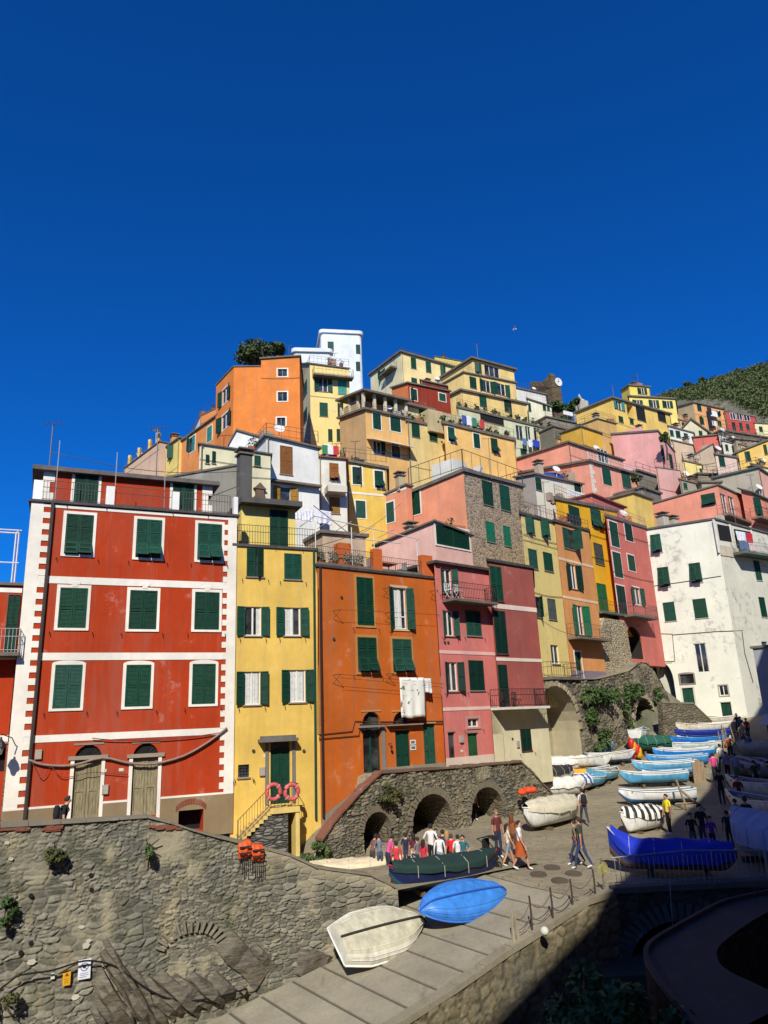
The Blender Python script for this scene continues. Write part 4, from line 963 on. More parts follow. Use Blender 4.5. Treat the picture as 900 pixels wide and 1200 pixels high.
h.balcony('R', 880, 903, 607, 1.0, 1., .2, ROOF, step=.4)
h = house('cream_roof_house', 'pale house with a grey flat roof carrying a blue tarpaulin', B=(626, 556, 64), C=(682, 568), az=42, A=(604, 560), bot=680, col=(240, 232, 206), colL=(170, 160, 150), dep=6, th=.2, over=.3, wR=[('c', 624.5, 560, 634, 574), ('c', 673, 567, 679, 577)])
mb = MB(); c = h.B.lerp(h.C, .5)-h.fR.n*1.5+Vector((0, 0, .2)); n = 8
for i in range(n+1):
    for j in range(7): pass
mb.lathe(c, [(1.25, 0), (1.25, .25), (1.1, .55), (.8, .75), (.4, .85), (.05, .87)], 16); o = mb.build('tarpaulin_heap', paint((30, 66, 150), .4, .3, 4), None, smooth=True)
tag(o, 'blue tarpaulin heap on the grey flat roof', 'tarpaulin'); o.scale = (1.5, .8, 1)
# castle and chapel
h = house('castle_tower', 'ruined brown stone castle wall with a white clock face on the skyline', B=(646, 447, 150), C=(657, 452), az=30, A=(621, 447), bot=500, col=(120, 100, 76), matR=masonry((128, 108, 82), (96, 80, 60), (110, 96, 74), .9, 1.6), matL=masonry((128, 108, 82), (96, 80, 60), (110, 96, 74), .9, 1.6), dep=8, roof=None)
mb = MB(); u, z = h.fR.hit(655, 447)
P = [(0, h.A.z-1.5), (h.lenL, h.B.z-1.5), (h.lenL, h.B.z+1.6), (h.lenL*.93, h.B.z+2.3), (h.lenL*.86, h.B.z+1.7), (h.lenL*.7, h.B.z+1.2), (h.lenL*.5, h.B.z+.3), (h.lenL*.3, h.B.z-.2), (h.lenL*.12, h.B.z-1.), (0, h.A.z-1.0)]
a_ = [h.fL.p(u, .02, z) for u, z in P]; b_ = [p-h.fL.n*1.4 for p in a_]; mb.add(a_+b_, [list(range(10)), list(range(19, 9, -1))]+[(i, 10+i, 10+(i+1) % 10, (i+1) % 10) for i in range(10)])
mb.box(h.fR, .02, h.wid, -2.5, .01, h.B.z-1.2, h.B.z+1.3)
mb.build('broken_wall_top', masonry((128, 108, 82), (96, 80, 60), (110, 96, 74), .9, 1.6), h.root)
mb = MB(); a, b, c, d = h.fR.bb(651, 443, 657, 453); cc = h.fR.p((a+b)/2, .1, (c+d)/2); r = 1.0
mb.tube([cc, cc+h.fR.n*.12], r, 20); mb.build('clock_face', flat((240, 240, 236)), h.root)
mb = MB(); mb.gbox(cc+h.fR.n*.13, h.fR.u, ZV, h.fR.n, -.05, .05, -.1, .75, 0, .03); mb.gbox(cc+h.fR.n*.13, h.fR.u, ZV, h.fR.n, -.5, .1, -.05, .05, 0, .03); mb.build('clock_hand', IRON, h.root)
p = pt(681, 482, 150); t = thing('chapel_spire', 'tiny pale chapel turret with a pointed top beside the castle', 'turret', p-Vector((0, 0, 3)))
mb = MB(); mb.cbox(p-Vector((0, 0, 3)), 2.4, 2.4, 5.2, .5); mb.build('wall', plaster((196, 190, 172)), t); mb = MB(); mb.lathe(p+Vector((0, 0, 2.2)), [(1.3, 0), (.9, .4), (.5, .7), (.15, 1.7), (.03, 2)], 8); mb.build('spire', plaster((200, 194, 180)), t)
h = house('white_terrace_house', 'white house with stacked terraces just below the castle', B=(618, 468, 120), C=(646, 477), az=26, bot=540, col=(240, 234, 200), dep=7, th=.3, over=.4, wR=[('c', 617.5, 472, 622, 482), ('c', 636, 474, 639.5, 481), ('c', 641, 475, 644, 481.5)], rail='BC')
h.block(B=(604, 455, 123), C=(640, 463), az=26, bot=490, col=(236, 232, 220), dep=6, th=.3, over=.4, rail='BC')
# ----- row above the vegetated wall
STC = masonry((228, 214, 180), (190, 176, 144), (120, 104, 80), 4.2, 5.5)
h = house('pale_cream_house', 'tall pale cream house with peeling plaster, left end of the row above the ivy wall', B=(610, 603, 52), C=(652, 614), az=48, bot=830, col=(232, 212, 136), dep=8, th=.25, over=.3, wear=.7, green=2, matR=stained((236, 214, 136), .7), rmat=roofmat((74, 72, 68)), wR=[
    ('c', 616, 606, 625.5, 625), ('c', 634, 611, 643.5, 629), ('c', 619.5, 644, 629, 666), ('c', 637, 648, 647, 669), ('c', 622, 699, 633, 723), ('c', 642, 702, 651, 726, dict(green=(86, 96, 92))), ('g', 646, 756, 655, 778)])
h.balcony('R', 628, 662, 794, 1.3, 1., .2, ROOF); h.band('R', 618, 633, None, 634.5, (190, 170, 110))
h.railing([h.B, h.C], h.B.z+.25, .9, .3)
h = house('apricot_house', 'apricot house with open green balcony doors in the row above the ivy wall', B=(650, 612, 55.5), C=(690, 623), az=48, bot=830, col=(230, 160, 98), dep=8, th=.25, over=.35, green=2, rmat=roofmat((80, 76, 70)), wR=[
    ('c', 660, 620, 672, 643), ('o', 668.5, 662, 675, 690, dict(lw=.85)), ('o', 676, 710, 683, 744, dict(green=(36, 118, 84), lw=.9)), ('d', 674.5, 764, 682, 795, dict(fr=WF))])
h.band('R', 652, 652, None, 655, (246, 214, 176)); h.band('R', 656, 697, None, 700, (246, 214, 176)); h.band('R', 660, 785, None, 797, (140, 130, 140))
h.balcony('R', 665, 703, 747, 1.0, 1., .16, ROOF, flat((110, 100, 92), .5))
h = house('golden_house', 'deep golden yellow house with a flowered balcony', B=(651, 586, 57.5), C=(723, 600), az=48, bot=735, col=(252, 188, 34), dep=8, th=.35, over=.4, green=0, wR=[
    ('c', 667, 594, 679, 618), ('f', 692.5, 597, 704, 618, dict(tilt=14)), ('c', 696.5, 637.5, 706.5, 661, dict(green=(84, 88, 76))), ('c', 700.5, 684.5, 711, 716, dict(green=(36, 110, 62)))])
h.balcony('R', 696, 722, 717, .9, .9, .2, roofmat((92, 110, 96)), flat((120, 60, 60), .5))
h.railing([h.B, h.C], h.B.z+.35, 1., .4)
mb = MB(); 
for i in range(7):
    mb = MB(); p = h.fR.p(h.wid*.1+i*1.1, -1.5+random.uniform(-.4, .4), h.B.z+.4); mb.cbox(p, .5, .4, random.uniform(.5, 1.3), random.random()); mb.build('terrace_planter', plaster((170, 150, 130)), h.root)
t = thing('rubble_buttress', 'pale rubble stone buttress wall under the golden house', 'wall', pt(720, 795, 58.6))
mb = MB(); fs = Fr(pt(697, 795, 58.4), 48); P = [fs.hit(701, 797), fs.hit(745, 797), fs.hit(733, 728), fs.hit(708, 724), fs.hit(698, 757)]
a = [fs.p(u, .0, z) for u, z in P]; b = [p-fs.n*2.2 for p in a]; mb.add(a+b, [list(range(5)), list(range(9, 4, -1))]+[(i, 5+i, 5+(i+1) % 5, (i+1) % 5) for i in range(5)]); mb.build('wall', STC, t)
mb = MB(); mb.box(fs, P[0][0]-.1, P[1][0]+.2, -2.3, .06, P[0][1]-2.2, P[0][1]); mb.build('foot', STC, t)
h = house('crimson_house', 'crimson house with tall shutters between the golden house and the white corner house', B=(710, 606, 62.6), C=(757, 620), az=48, bot=777, col=(220, 122, 110), dep=8, th=.35, over=.4, green=2, opts=dict(fr=(244, 224, 216)), wR=[
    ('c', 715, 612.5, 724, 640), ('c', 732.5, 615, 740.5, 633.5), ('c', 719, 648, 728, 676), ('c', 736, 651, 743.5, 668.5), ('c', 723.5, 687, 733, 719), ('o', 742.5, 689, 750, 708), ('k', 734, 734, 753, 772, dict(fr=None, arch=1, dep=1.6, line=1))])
h.balcony('R', 729, 757, 721, 1.1, 1., .18, ROOF, flat((96, 90, 88), .5), step=.2)
mb = MB(); mb.box(h.fR, .3, h.wid*.8, -4.5, -1.2, h.B.z+.3, h.B.z+2.4); mb.build('roof_room', plaster((216, 122, 112)), h.root)
mb = MB(); mb.box(h.fR, .1, h.wid*.85, -4.7, -1.0, h.B.z+2.4, h.B.z+2.55); mb.build('roof', roofmat((150, 66, 60)), h.root)
h.railing([h.B, h.C], h.B.z+.35, 1., .3, mat=flat((180, 120, 120)))
# ----- big white corner house
WH = (240, 240, 222)
h = house('white_corner_house', 'big weathered white corner house with tilted green shutters, at the head of the street', B=(837, 609, 66), C=(900, 626), az=34, A=(747, 623), aL=-30, bot=850, col=(206, 206, 190), colL=WH, dep=9, th=.22, over=.2, wear=.85, hi=True, rmat=roofmat((90, 92, 88)), matL=stained((236, 236, 218), .55), matR=stained((222, 220, 202), .7), opts=dict(sill=(200, 196, 180)), wL=[
    ('f', 763, 626, 775, 648, dict(flap=.85, tilt=18)), ('f', 771.5, 664.5, 784.5, 688, dict(flap=.85, tilt=18)), ('f', 808.5, 659.5, 822, 683, dict(flap=.85, tilt=18)),
    ('c', 778, 705.5, 791.5, 728, dict(green=3)), ('c', 813, 701.5, 828.5, 724.5, dict(green=3)), ('h', 815.5, 754, 829, 788, dict(mull=1, sash=(226, 220, 206))),
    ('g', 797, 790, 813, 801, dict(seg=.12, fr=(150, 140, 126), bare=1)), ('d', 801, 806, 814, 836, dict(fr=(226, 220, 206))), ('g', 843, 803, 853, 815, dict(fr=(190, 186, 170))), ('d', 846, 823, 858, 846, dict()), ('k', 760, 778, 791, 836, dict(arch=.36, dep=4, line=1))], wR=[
    ('c', 884.5, 657.5, 891, 680), ('c', 890.5, 700, 897, 723), ('g', 895, 752, 902, 785, dict(bare=1))])
a0 = h.fR.hit(852, 640)[0]; 
mb = MB(); z = h.fR.hit(845, 640)[1]; mb.box(h.fR, .03, a0+1.6, .003, .07, z-.9, z+.05); mb.build('loggia_parapet', plaster((206, 196, 172), .6), h.root)
h.balcony('R', 858, 905, 648, 1.3, .95, .25, roofmat((96, 112, 100)), flat((150, 146, 138), .5))
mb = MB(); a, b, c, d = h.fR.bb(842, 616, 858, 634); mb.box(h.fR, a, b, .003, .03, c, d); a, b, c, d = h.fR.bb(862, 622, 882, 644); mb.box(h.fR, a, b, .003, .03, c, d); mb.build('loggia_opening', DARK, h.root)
for x in (840, 860, 884): mb = MB(); u, z0_ = h.fR.hit(x, 645); mb.box(h.fR, max(u-.12, .02), u+.12, .003, .06, z0_-.2, h.B.z); mb.build('loggia_post', plaster((240, 236, 224)), h.root)
mb = MB()
for pts in ([(757, 742), (788, 743), (791, 775)], [(788, 744), (840, 740), (871, 739)], [(750, 689), (800, 682), (845, 675)], [(753, 776), (790, 775)]):
    mb = MB(); mb.tube([h.fL.p(*(lambda q: (q[0], .04, q[1]))(h.fL.hit(x, y))) for x, y in pts], .03, 4); mb.build('wall_cable', flat((90, 88, 82), .6), h.root)
mb = MB(); mb.tube([h.fR.p(*(lambda q: (q[0], .06, q[1]))(h.fR.hit(x, y))) for x, y in ((869, 740), (872, 765), (882, 800))], .03, 4)
mb.build('wall_cable', flat((90, 88, 82), .6), h.root)
mb = MB()
u0 = h.fL.hit(788, 800)[0]; z0_ = h.fL.hit(800, 787)[1]
mb.build('x', DARK)
h.chimney(h.A.lerp(h.B, .35)+Vector((.5, 1.2, 0)), .8, 1.4, (200, 190, 170))

for nm, lab, k in (
    ('dun_house', 'dun coloured little house between the pinkish white one and the yellow right house', dict(B=(866, 521, 91), C=(884, 526), az=22, bot=590, col=(206, 184, 146), wR=[('c', 870, 525, 874, 532), ('c', 878, 527, 882, 534)])),
    ('white_annex_house', 'white annex with two slit windows right of the rose gable', dict(B=(846, 517, 94), C=(866, 522), az=24, bot=580, col=(236, 230, 214), wR=[('c', 850, 521, 853, 528), ('c', 858, 523, 861, 530)])),
    ('grey_shed_house', 'grey rendered shed house under the tan blank walls', dict(B=(796, 562, 80), C=(816, 567), az=22, bot=620, col=(166, 156, 134), wR=[('c', 801, 566, 805, 573)])),
    ('buff_house', 'small buff house with one green shutter among the grey terraces below the castle', dict(B=(628, 505, 100), C=(650, 511), az=30, bot=560, col=(226, 206, 160), wR=[('c', 633, 509, 637, 516), ('c', 643, 512, 647, 518)])),
    ('peach_small_house', 'little peach house wedged left of the ochre house', dict(B=(652, 514, 92), C=(668, 519), az=34, bot=570, col=(238, 176, 130), wR=[('c', 657, 518, 661, 525)])),
    ('apricot_small_house', 'tiny apricot house below the tan gable end', dict(B=(795, 492, 108), C=(810, 496), az=24, bot=540, col=(240, 190, 130), wR=[('c', 799, 495, 802, 500)])),
    ('lemon_house', 'pale lemon house under the yellow right house at the edge', dict(B=(880, 544, 82), C=(905, 551), az=20, bot=610, col=(240, 226, 160), wR=[('c', 885, 549, 889, 556), ('c', 894, 551, 898, 558)]))):
    house(nm, lab, dep=5, th=.2, over=.25, **k)
# ---------------------------------------------------------------- roofs and fronts of the hill houses: chimneys, dishes, pipes, cables, rails
cr_ = random.Random(77)
for h in HOUSES:
    nm = h.root.name
    if h.B.y < 44 or nm in ('castle_tower',): continue
    B_, C_, A_, D_ = h.B, h.C, h.A, h.D; top = Vector((0, 0, .2))
    at = lambda f, g: B_+(C_-B_)*f+(A_-B_)*g+top
    if cr_.random() < .55: h.chimney(at(cr_.uniform(.2, .8), cr_.uniform(.3, .7))-Vector((0, 0, .4)), cr_.uniform(.45, .65), cr_.uniform(1.0, 1.7), cr_.choice([(200, 180, 156), (176, 120, 90), (190, 170, 140), (160, 150, 136)]))
    if cr_.random() < .5:
        p = at(cr_.uniform(.15, .85), cr_.uniform(.2, .6)); mb = MB(); hh = cr_.uniform(1.6, 2.8); mb.tube([p-top, p+ZV*hh], .03, 4); mb.tube([p+ZV*hh+Vector((-.45, 0, 0)), p+ZV*hh+Vector((.45, 0, 0))], .02, 4)
        for k in range(4): mb.tube([p+ZV*hh+Vector((-.36+.24*k, -.2, 0)), p+ZV*hh+Vector((-.36+.24*k, .2, 0))], .014, 4)
        mb.build('aerial', RAILM, h.root)
    if cr_.random() < .35:
        p = at(cr_.uniform(.1, .9), .12); mb = MB(); q = Vector((.3, -.8, .5)).normalized(); s_ = q.cross(ZV).normalized(); u_ = s_.cross(q); mb.tube([p-top, p+ZV*.8], .03, 4)
        ring = [[p+ZV*.9+(s_*math.cos(w)+u_*math.sin(w))*r+q*(r*r*.6) for w in [2*math.pi*k/12 for k in range(12)]] for r in (.02, .22, .4)]
        for a, b in zip(ring[:-1], ring[1:]):
            for k in range(12): mb.add([a[k], a[(k+1) % 12], b[(k+1) % 12], b[k]], [(0, 1, 2, 3)])
        mb.build('satellite_dish', flat((226, 226, 222)), h.root)
    if h.wid > 2:
        if cr_.random() < .75:
            u = cr_.choice([.12, h.wid-.12]); mb = MB(); mb.tube([h.fR.p(u, .07, h.zb), h.fR.p(u, .07, (B_.z if u < 1 else C_.z)-.05), h.fR.p(u, .2, (B_.z if u < 1 else C_.z)-.0)], .05, 5); mb.build('drainpipe', flat(cr_.choice([(120, 100, 80), (90, 86, 80), (150, 120, 90)]), .5), h.root)
        for _ in range(cr_.choice([0, 1, 2])):
            z = h.zb+(min(B_.z, C_.z)-h.zb)*cr_.uniform(.45, .92); mb = MB(); n = 8; sag = cr_.uniform(.02, .2); mb.tube([h.fR.p(h.wid*k/n, .05, z-sag*math.sin(math.pi*k/n)) for k in range(n+1)], .02, 4); mb.build('wall_cable', flat((70, 64, 58), .6), h.root)
    if cr_.random() < .4 and h.lenL > 2 and not any(c.name.startswith('railing') for c in h.root.children):
        h.railing([A_, B_, C_], max(A_.z, B_.z)+.18 if abs(A_.z-B_.z) < .5 else None, .9, .5, .018)
    for _ in range(cr_.choice([0, 1, 2, 3])):
        p = at(cr_.uniform(.1, .9), cr_.uniform(.05, .3)); k = cr_.random(); mb = MB()
        if k < .5:
            mb.cbox(p-top*.3, cr_.uniform(.4, 1.1), cr_.uniform(.3, .6), cr_.uniform(.35, .9), cr_.random()); mb.build('roof_box', plaster(cr_.choice([(210, 200, 180), (170, 150, 130), (150, 150, 150), (190, 120, 80)]), .5), h.root)
        else:
            mb.lathe(p-top*.3, [(.16, 0), (.22, .05), (.27, .4)], 8); t = mb.build('flower_pot', flat((166, 92, 62)), h.root); lf = MB(); leaves(lf, p+ZV*.65, (.34, .34, .4), 40, .13, cr_); lf.build('plant', LEAFM, t, fix=False)
# ---------------------------------------------------------------- stone walls with real relief
def worley(x, y, seed=0):
    """jittered-grid cells: nearest distance, second distance, and a random number per nearest cell"""
    ix, iy = np.floor(x).astype(int), np.floor(y).astype(int); d1 = np.full(x.shape, 9.); d2 = np.full(x.shape, 9.); cid = np.zeros(x.shape)
    def h(i, j, k): 
        v = np.sin(i*127.1+j*311.7+k*74.7+seed*13.3)*43758.5453; return v-np.floor(v)
    for di in (-1, 0, 1):
        for dj in (-1, 0, 1):
            i, j = ix+di, iy+dj; px = i+.5+(h(i, j, 1)-.5)*.85; py = j+.5+(h(i, j, 2)-.5)*.75
            d = np.hypot(x-px, y-py); c = h(i, j, 3); n = d < d1
            d2 = np.where(n, d1, np.minimum(d2, d)); cid = np.where(n, c, cid); d1 = np.where(n, d, d1)
    return d1, d2, cid
def vnoise(x, y, seed=0):
    ix, iy = np.floor(x).astype(int), np.floor(y).astype(int); fx, fy = x-ix, y-iy
    def h(i, j): v = np.sin(i*127.1+j*311.7+seed*57.3)*43758.5453; return v-np.floor(v)
    fx = fx*fx*(3-2*fx); fy = fy*fy*(3-2*fy)
    return (h(ix, iy)*(1-fx)+h(ix+1, iy)*fx)*(1-fy)+(h(ix, iy+1)*(1-fx)+h(ix+1, iy+1)*fx)*fy
def fbm(x, y, seed=0, o=4):
    s = 0; a = .5
    for k in range(o): s = s+a*vnoise(x*2**k, y*2**k, seed+k); a *= .5
    return s
def stonemat(key, dark, light, mortar, moss=(.05, .06, .025)):
    if key in MATS: return MATS[key]
    t = NT('rubble_stone'); at = t.new('ShaderNodeAttribute'); at.attribute_name = 'stone'; sp = t.new('ShaderNodeSeparateColor'); t.l(at.outputs['Color'], sp.inputs[0])
    col = t.mix(sp.outputs[0], sc(lin(dark), ALB), sc(lin(light), ALB))
    n = t.noise(t.pos(), 14, 6, .7); col = t.mix(t.ramp(n, .3, .72, 0, .6), col, sc(lin(dark), .4))
    n3 = t.noise(t.pos((1, 1, 2.5)), 5, 5, .6); col = t.mix(t.ramp(n3, .5, .75, 0, .5), col, sc(lin(light), ALB*1.05))
    col = t.mix(sp.outputs[1], sc(lin(mortar), ALB), col)
    n2 = t.noise(t.pos(), .7, 5, .65); col = t.mix(t.ramp(n2, .52, .72, 0, .6), col, moss); n4 = t.noise(t.pos((1, 1, .7)), .45, 6, .6); col = t.mix(t.ramp(n4, .5, .66, 0, .55), col, sc(lin((84, 86, 84)), ALB)); n5 = t.noise(t.pos((1, 1, .5)), .9, 6, .65); col = t.mix(t.ramp(n5, .56, .7, 0, .5), col, sc(lin((176, 160, 124)), ALB))
    col = t.mix(sp.outputs[2], col, sc(lin((168, 158, 132)), ALB))
    t.bump(n, .6, .02); MATS[key] = t.fin(col, .95, spec=.2); return MATS[key]
def stone_panel(mb_name, fr, us, ztop, zbot, mat, parent, cell=(.42, .2), depth=.06, res=.04, holes=None, batter=0., plaster_fn=None, seed=1, extra=None, tilt=.0):
    u0, u1 = us; nu = int((u1-u0)/res); hmax = max(ztop(u)-zbot(u) for u in np.linspace(u0, u1, 20)); nz = int(hmax/res)
    u = np.linspace(u0, u1, nu+1); zt = np.array([ztop(x) for x in u]); zb = np.array([zbot(x) for x in u])
    Tt = np.linspace(0, 1, nz+1)[:, None]; U = np.broadcast_to(u, (nz+1, nu+1)); Z = zb+(zt-zb)*Tt
    wx = fbm(U*1.3, Z*1.3, seed+9)*1.2; wz = fbm(U*1.1, Z*1.4, seed+21)*.9
    X = (U+wx*.5+Z*tilt)/cell[0]; Y = (Z+wz*.35-U*tilt*.3)/cell[1]
    # alternate between coarse and fine stones
    d1, d2, cid = worley(X, Y, seed); e1, e2, cie = worley(X*1.8, Y*1.75, seed+3)
    big = fbm(U*.35, Z*.5, seed+40) > .47
    edge = np.where(big, d2-d1, (e2-e1)); cid = np.where(big, cid, cie)
    st = np.clip(edge/.22, 0, 1); st = st*st*(3-2*st)
    disp = depth*(st*(.45+.75*cid)-.6)+.05*(fbm(U*.8, Z*.8, seed+5)-.5)+.02*(fbm(U*7, Z*7, seed+6)-.5)
    pl = np.zeros_like(disp)
    if plaster_fn is not None:
        pl = np.clip(plaster_fn(U, Z), 0, 1); disp = disp*(1-pl)+pl*(.015+.03*fbm(U*2, Z*2, 3))
    if extra is not None: disp = disp+extra(U, Z)
    N = disp+batter*(zt-Z)
    O = np.array(fr.O-W[parent]); uu = np.array(fr.u); nn = np.array(fr.n)
    V = O+U[..., None]*uu+N[..., None]*nn; V[..., 2] += Z
    co = V.reshape(-1, 3); idx = np.arange((nz+1)*(nu+1)).reshape(nz+1, nu+1)
    q = np.stack([idx[:-1, :-1], idx[:-1, 1:], idx[1:, 1:], idx[1:, :-1]], -1).reshape(-1, 4)
    if holes is not None:
        Uc = (U[:-1, :-1]+U[1:, 1:])/2; Zc = (Z[:-1, :-1]+Z[1:, 1:])/2; q = q[~holes(Uc, Zc).reshape(-1)]
    me = bpy.data.meshes.new(mb_name); me.from_pydata(co.tolist(), [], q.tolist()); me.materials.append(mat)
    ca = me.color_attributes.new('stone', 'FLOAT_COLOR', 'POINT')
    data = np.ones((co.shape[0], 4), np.float32); data[:, 0] = (cid*.85+.15*fbm(U*3, Z*3, 2)).reshape(-1); data[:, 1] = st.reshape(-1); data[:, 2] = pl.reshape(-1)
    ca.data.foreach_set('color', data.reshape(-1)); me.polygons.foreach_set('use_smooth', [True]*len(me.polygons))
    o = bpy.data.objects.new(mb_name, me); COL.objects.link(o); o.parent = parent; W[o] = W[parent]; return o
def coping(fr, us, ztop, n0, n1, mat, parent, th=.12, step=.5, jit=.05, seed=2, name='coping'):
    rd = random.Random(seed); mb = MB(); u = us[0]
    while u < us[1]:
        v = min(us[1], u+step*rd.uniform(.6, 1.4)); z0, z1 = ztop(u), ztop(v); t = th+rd.uniform(-jit, jit)*.6; a = n0-rd.uniform(0, jit); b = n1+rd.uniform(0, jit)
        P = [fr.p(u+.006, a, z0-.02), fr.p(v-.006, a, z1-.02), fr.p(v-.006, b, z1-.02), fr.p(u+.006, b, z0-.02)]; Q = [p+Vector((0, 0, t+rd.uniform(-.012, .012))) for p in P]
        mb.add(P+Q, [(3, 2, 1, 0), (4, 5, 6, 7), (0, 1, 5, 4), (1, 2, 6, 5), (2, 3, 7, 6), (3, 0, 4, 7)]); u = v
    return mb.build(name, mat, parent)
STONE_A = stonemat('sA', (80, 79, 71), (170, 165, 147), (126, 121, 105))
STONE_B = stonemat('sB', (78, 73, 62), (172, 162, 138), (70, 65, 54))
CAPM = plaster((138, 130, 112), .6)
# --- big retaining wall on the left, in front of the red and yellow houses
WB = [G(465, 1056), G(395, 1120)]; 
fwA = 27.5; FW = Fr(Vector((-14.0, 20.45, 0)), fwA); WL = 16.8
zfw = lambda px, py: FW.hit(px, py)
ctop = sorted([zfw(*q) for q in ((-60, 972), (0, 969), (95, 963), (180, 957), (215, 970), (262, 983), (300, 992), (345, 1004), (372, 1017), (440, 1026), (462, 1042))])
cu = [c[0] for c in ctop]; cz = [c[1] for c in ctop]
ftop = lambda u: float(np.interp(u, cu, cz))
def fgz(u): p = FW.p(u, .4, 0); return ground_z(p.x, p.y)
fw = thing('retaining_wall', 'long rubble stone retaining wall with patches of mortar, filling the lower left', 'wall', FW.p(WL/2, -.5, 1.5))
def fpl(U, Z):
    a = (fbm(U*.5, Z*.45, 77)-.5)*6; a2 = ((fbm(U*1.6, Z*1.2, 70)-.54)*5)
    t_ = np.interp(U, cu, cz); band = np.clip(1-(t_-Z)/.55, 0, 1)*np.clip((U-9.4)/1.5, 0, 1)*.9
    strip = np.clip(1-np.abs(U-6.4+.03*Z)/.28, 0, 1)*(Z < 5.6)*.75
    return np.clip(np.maximum(np.maximum(a-.25, a2-.35)*.8, np.maximum(band, strip)), 0, .85)
uend = zfw(466, 1050)[0]
stone_panel('wall_face', FW, (0, uend), ftop, lambda u: 1.2, STONE_A, fw, (.44, .17), .07, .028, None, .03, fpl, 5)
coping(FW, (0, uend), lambda u: ftop(u), -.55, .05, CAPM, fw, .07, .7)
mb = MB(); n = 40
for i in range(n):
    a, b = uend*i/n, uend*(i+1)/n; mb.add([FW.p(a, -.5, 1), FW.p(b, -.5, 1), FW.p(b, -.5, ftop(b)), FW.p(a, -.5, ftop(a))], [(0, 1, 2, 3)])
mb.add([FW.p(uend, -.5, 1), FW.p(uend, .25, 1), FW.p(uend, .02, ftop(uend)), FW.p(uend, -.5, ftop(uend))], [(0, 1, 2, 3)])
mb.build('wall_back', CAPM, fw)
mb = MB()  # brick patches along the top
rd = random.Random(3)
for c, n in ((62, 16), (20, 7), (7, 6), (186, 10), (200, 8)):
    for i in range(n):
        u, z = zfw(c+rd.uniform(-9, 10), 968+rd.uniform(-1, 5)); z = min(z, ftop(u)-.07); mb.gbox(FW.p(u, 0, z), FW.u, ZV, FW.n, -.1, .1, -.03, .03, .0, .06+rd.uniform(0, .03))
mb.build('brick_patch', plaster((138, 82, 62), .6), fw)
mb = MB()  # stone relieving arch seen in the wall
ua, za = zfw(222, 1098)
for i in range(13):
    q = math.pi*(.14+.72*i/12); c = FW.p(ua-.85*math.cos(q), .03+.03*(ftop(ua)-za), za-.45+.62*math.sin(q)); e = (FW.u*-math.cos(q)+ZV*math.sin(q)).normalized(); f_ = e.cross(FW.n).normalized()
    mb.gbox(c, f_, e, FW.n, -.035, .035, -.02, rd.uniform(.26, .36), 0, .085)
mb.build('relieving_arch', plaster((138, 130, 112), .6), fw)
mb = MB()
for x, y, w_ in ((19, 1084, .2), (95, 1085, .16), (100, 1106, .22), (36, 1126, .22), (61, 1143, .1), (103, 1101, .16), (88, 1166, .2), (8, 987, .15), (13, 1006, .14)):
    u, z = zfw(x, y); b = .03*(ftop(u)-z); mb.add([FW.p(u+w_*.6*math.cos(q)*rd.uniform(.7, 1.1), b+.07, z+w_*.4*math.sin(q)*rd.uniform(.7, 1.1)) for q in [k*1.05 for k in range(6)]]+[FW.p(u, b, z)], [(0, 1, 2, 3, 4, 5)]+[(i, 6, (i+1) % 6) for i in range(6)])
mb.build('pale_stone', plaster((206, 200, 180), .3), fw)
mb = MB()
for x, y in ((106, 1025), (107, 1042), (36, 1049), (36, 1104), (24, 1115)):
    u, z = zfw(x, y); b = .03*(ftop(u)-z); mb.tube([FW.p(u, b, z), FW.p(u, b+.065, z)], .06, 8)
mb.build('drain_hole', DARK, fw)
# natural rock at the foot
def rockmat():
    if 'rock' in MATS: return MATS['rock']
    t = NT('layered_rock'); g = t.pos(); n = t.noise(g, 6, 8, .75); m = t.new('ShaderNodeMapping'); t.l(t.new('ShaderNodeNewGeometry').outputs['Position'], m.inputs['Vector']); m.inputs['Rotation'].default_value = (0, R(52), R(-27)); m.inputs['Scale'].default_value = (.7, 3, 11)
    n2 = t.noise(m.outputs[0], 1.5, 6, .7); col = t.mix(t.ramp(n2, .32, .68), (.05, .043, .034), (.235, .205, .155)); col = t.mix(t.ramp(n, .4, .75, 0, .6), col, (.06, .052, .042)); col = t.mix(t.ramp(t.noise(g, 1.1, 5, .6), .5, .7, 0, .6), col, (.20, .165, .105))
    t.bump(t.math('ADD', n2, t.math('MULTIPLY', n, .6)), .8, .05); MATS['rock'] = t.fin(col, .9, spec=.25); return t.mat
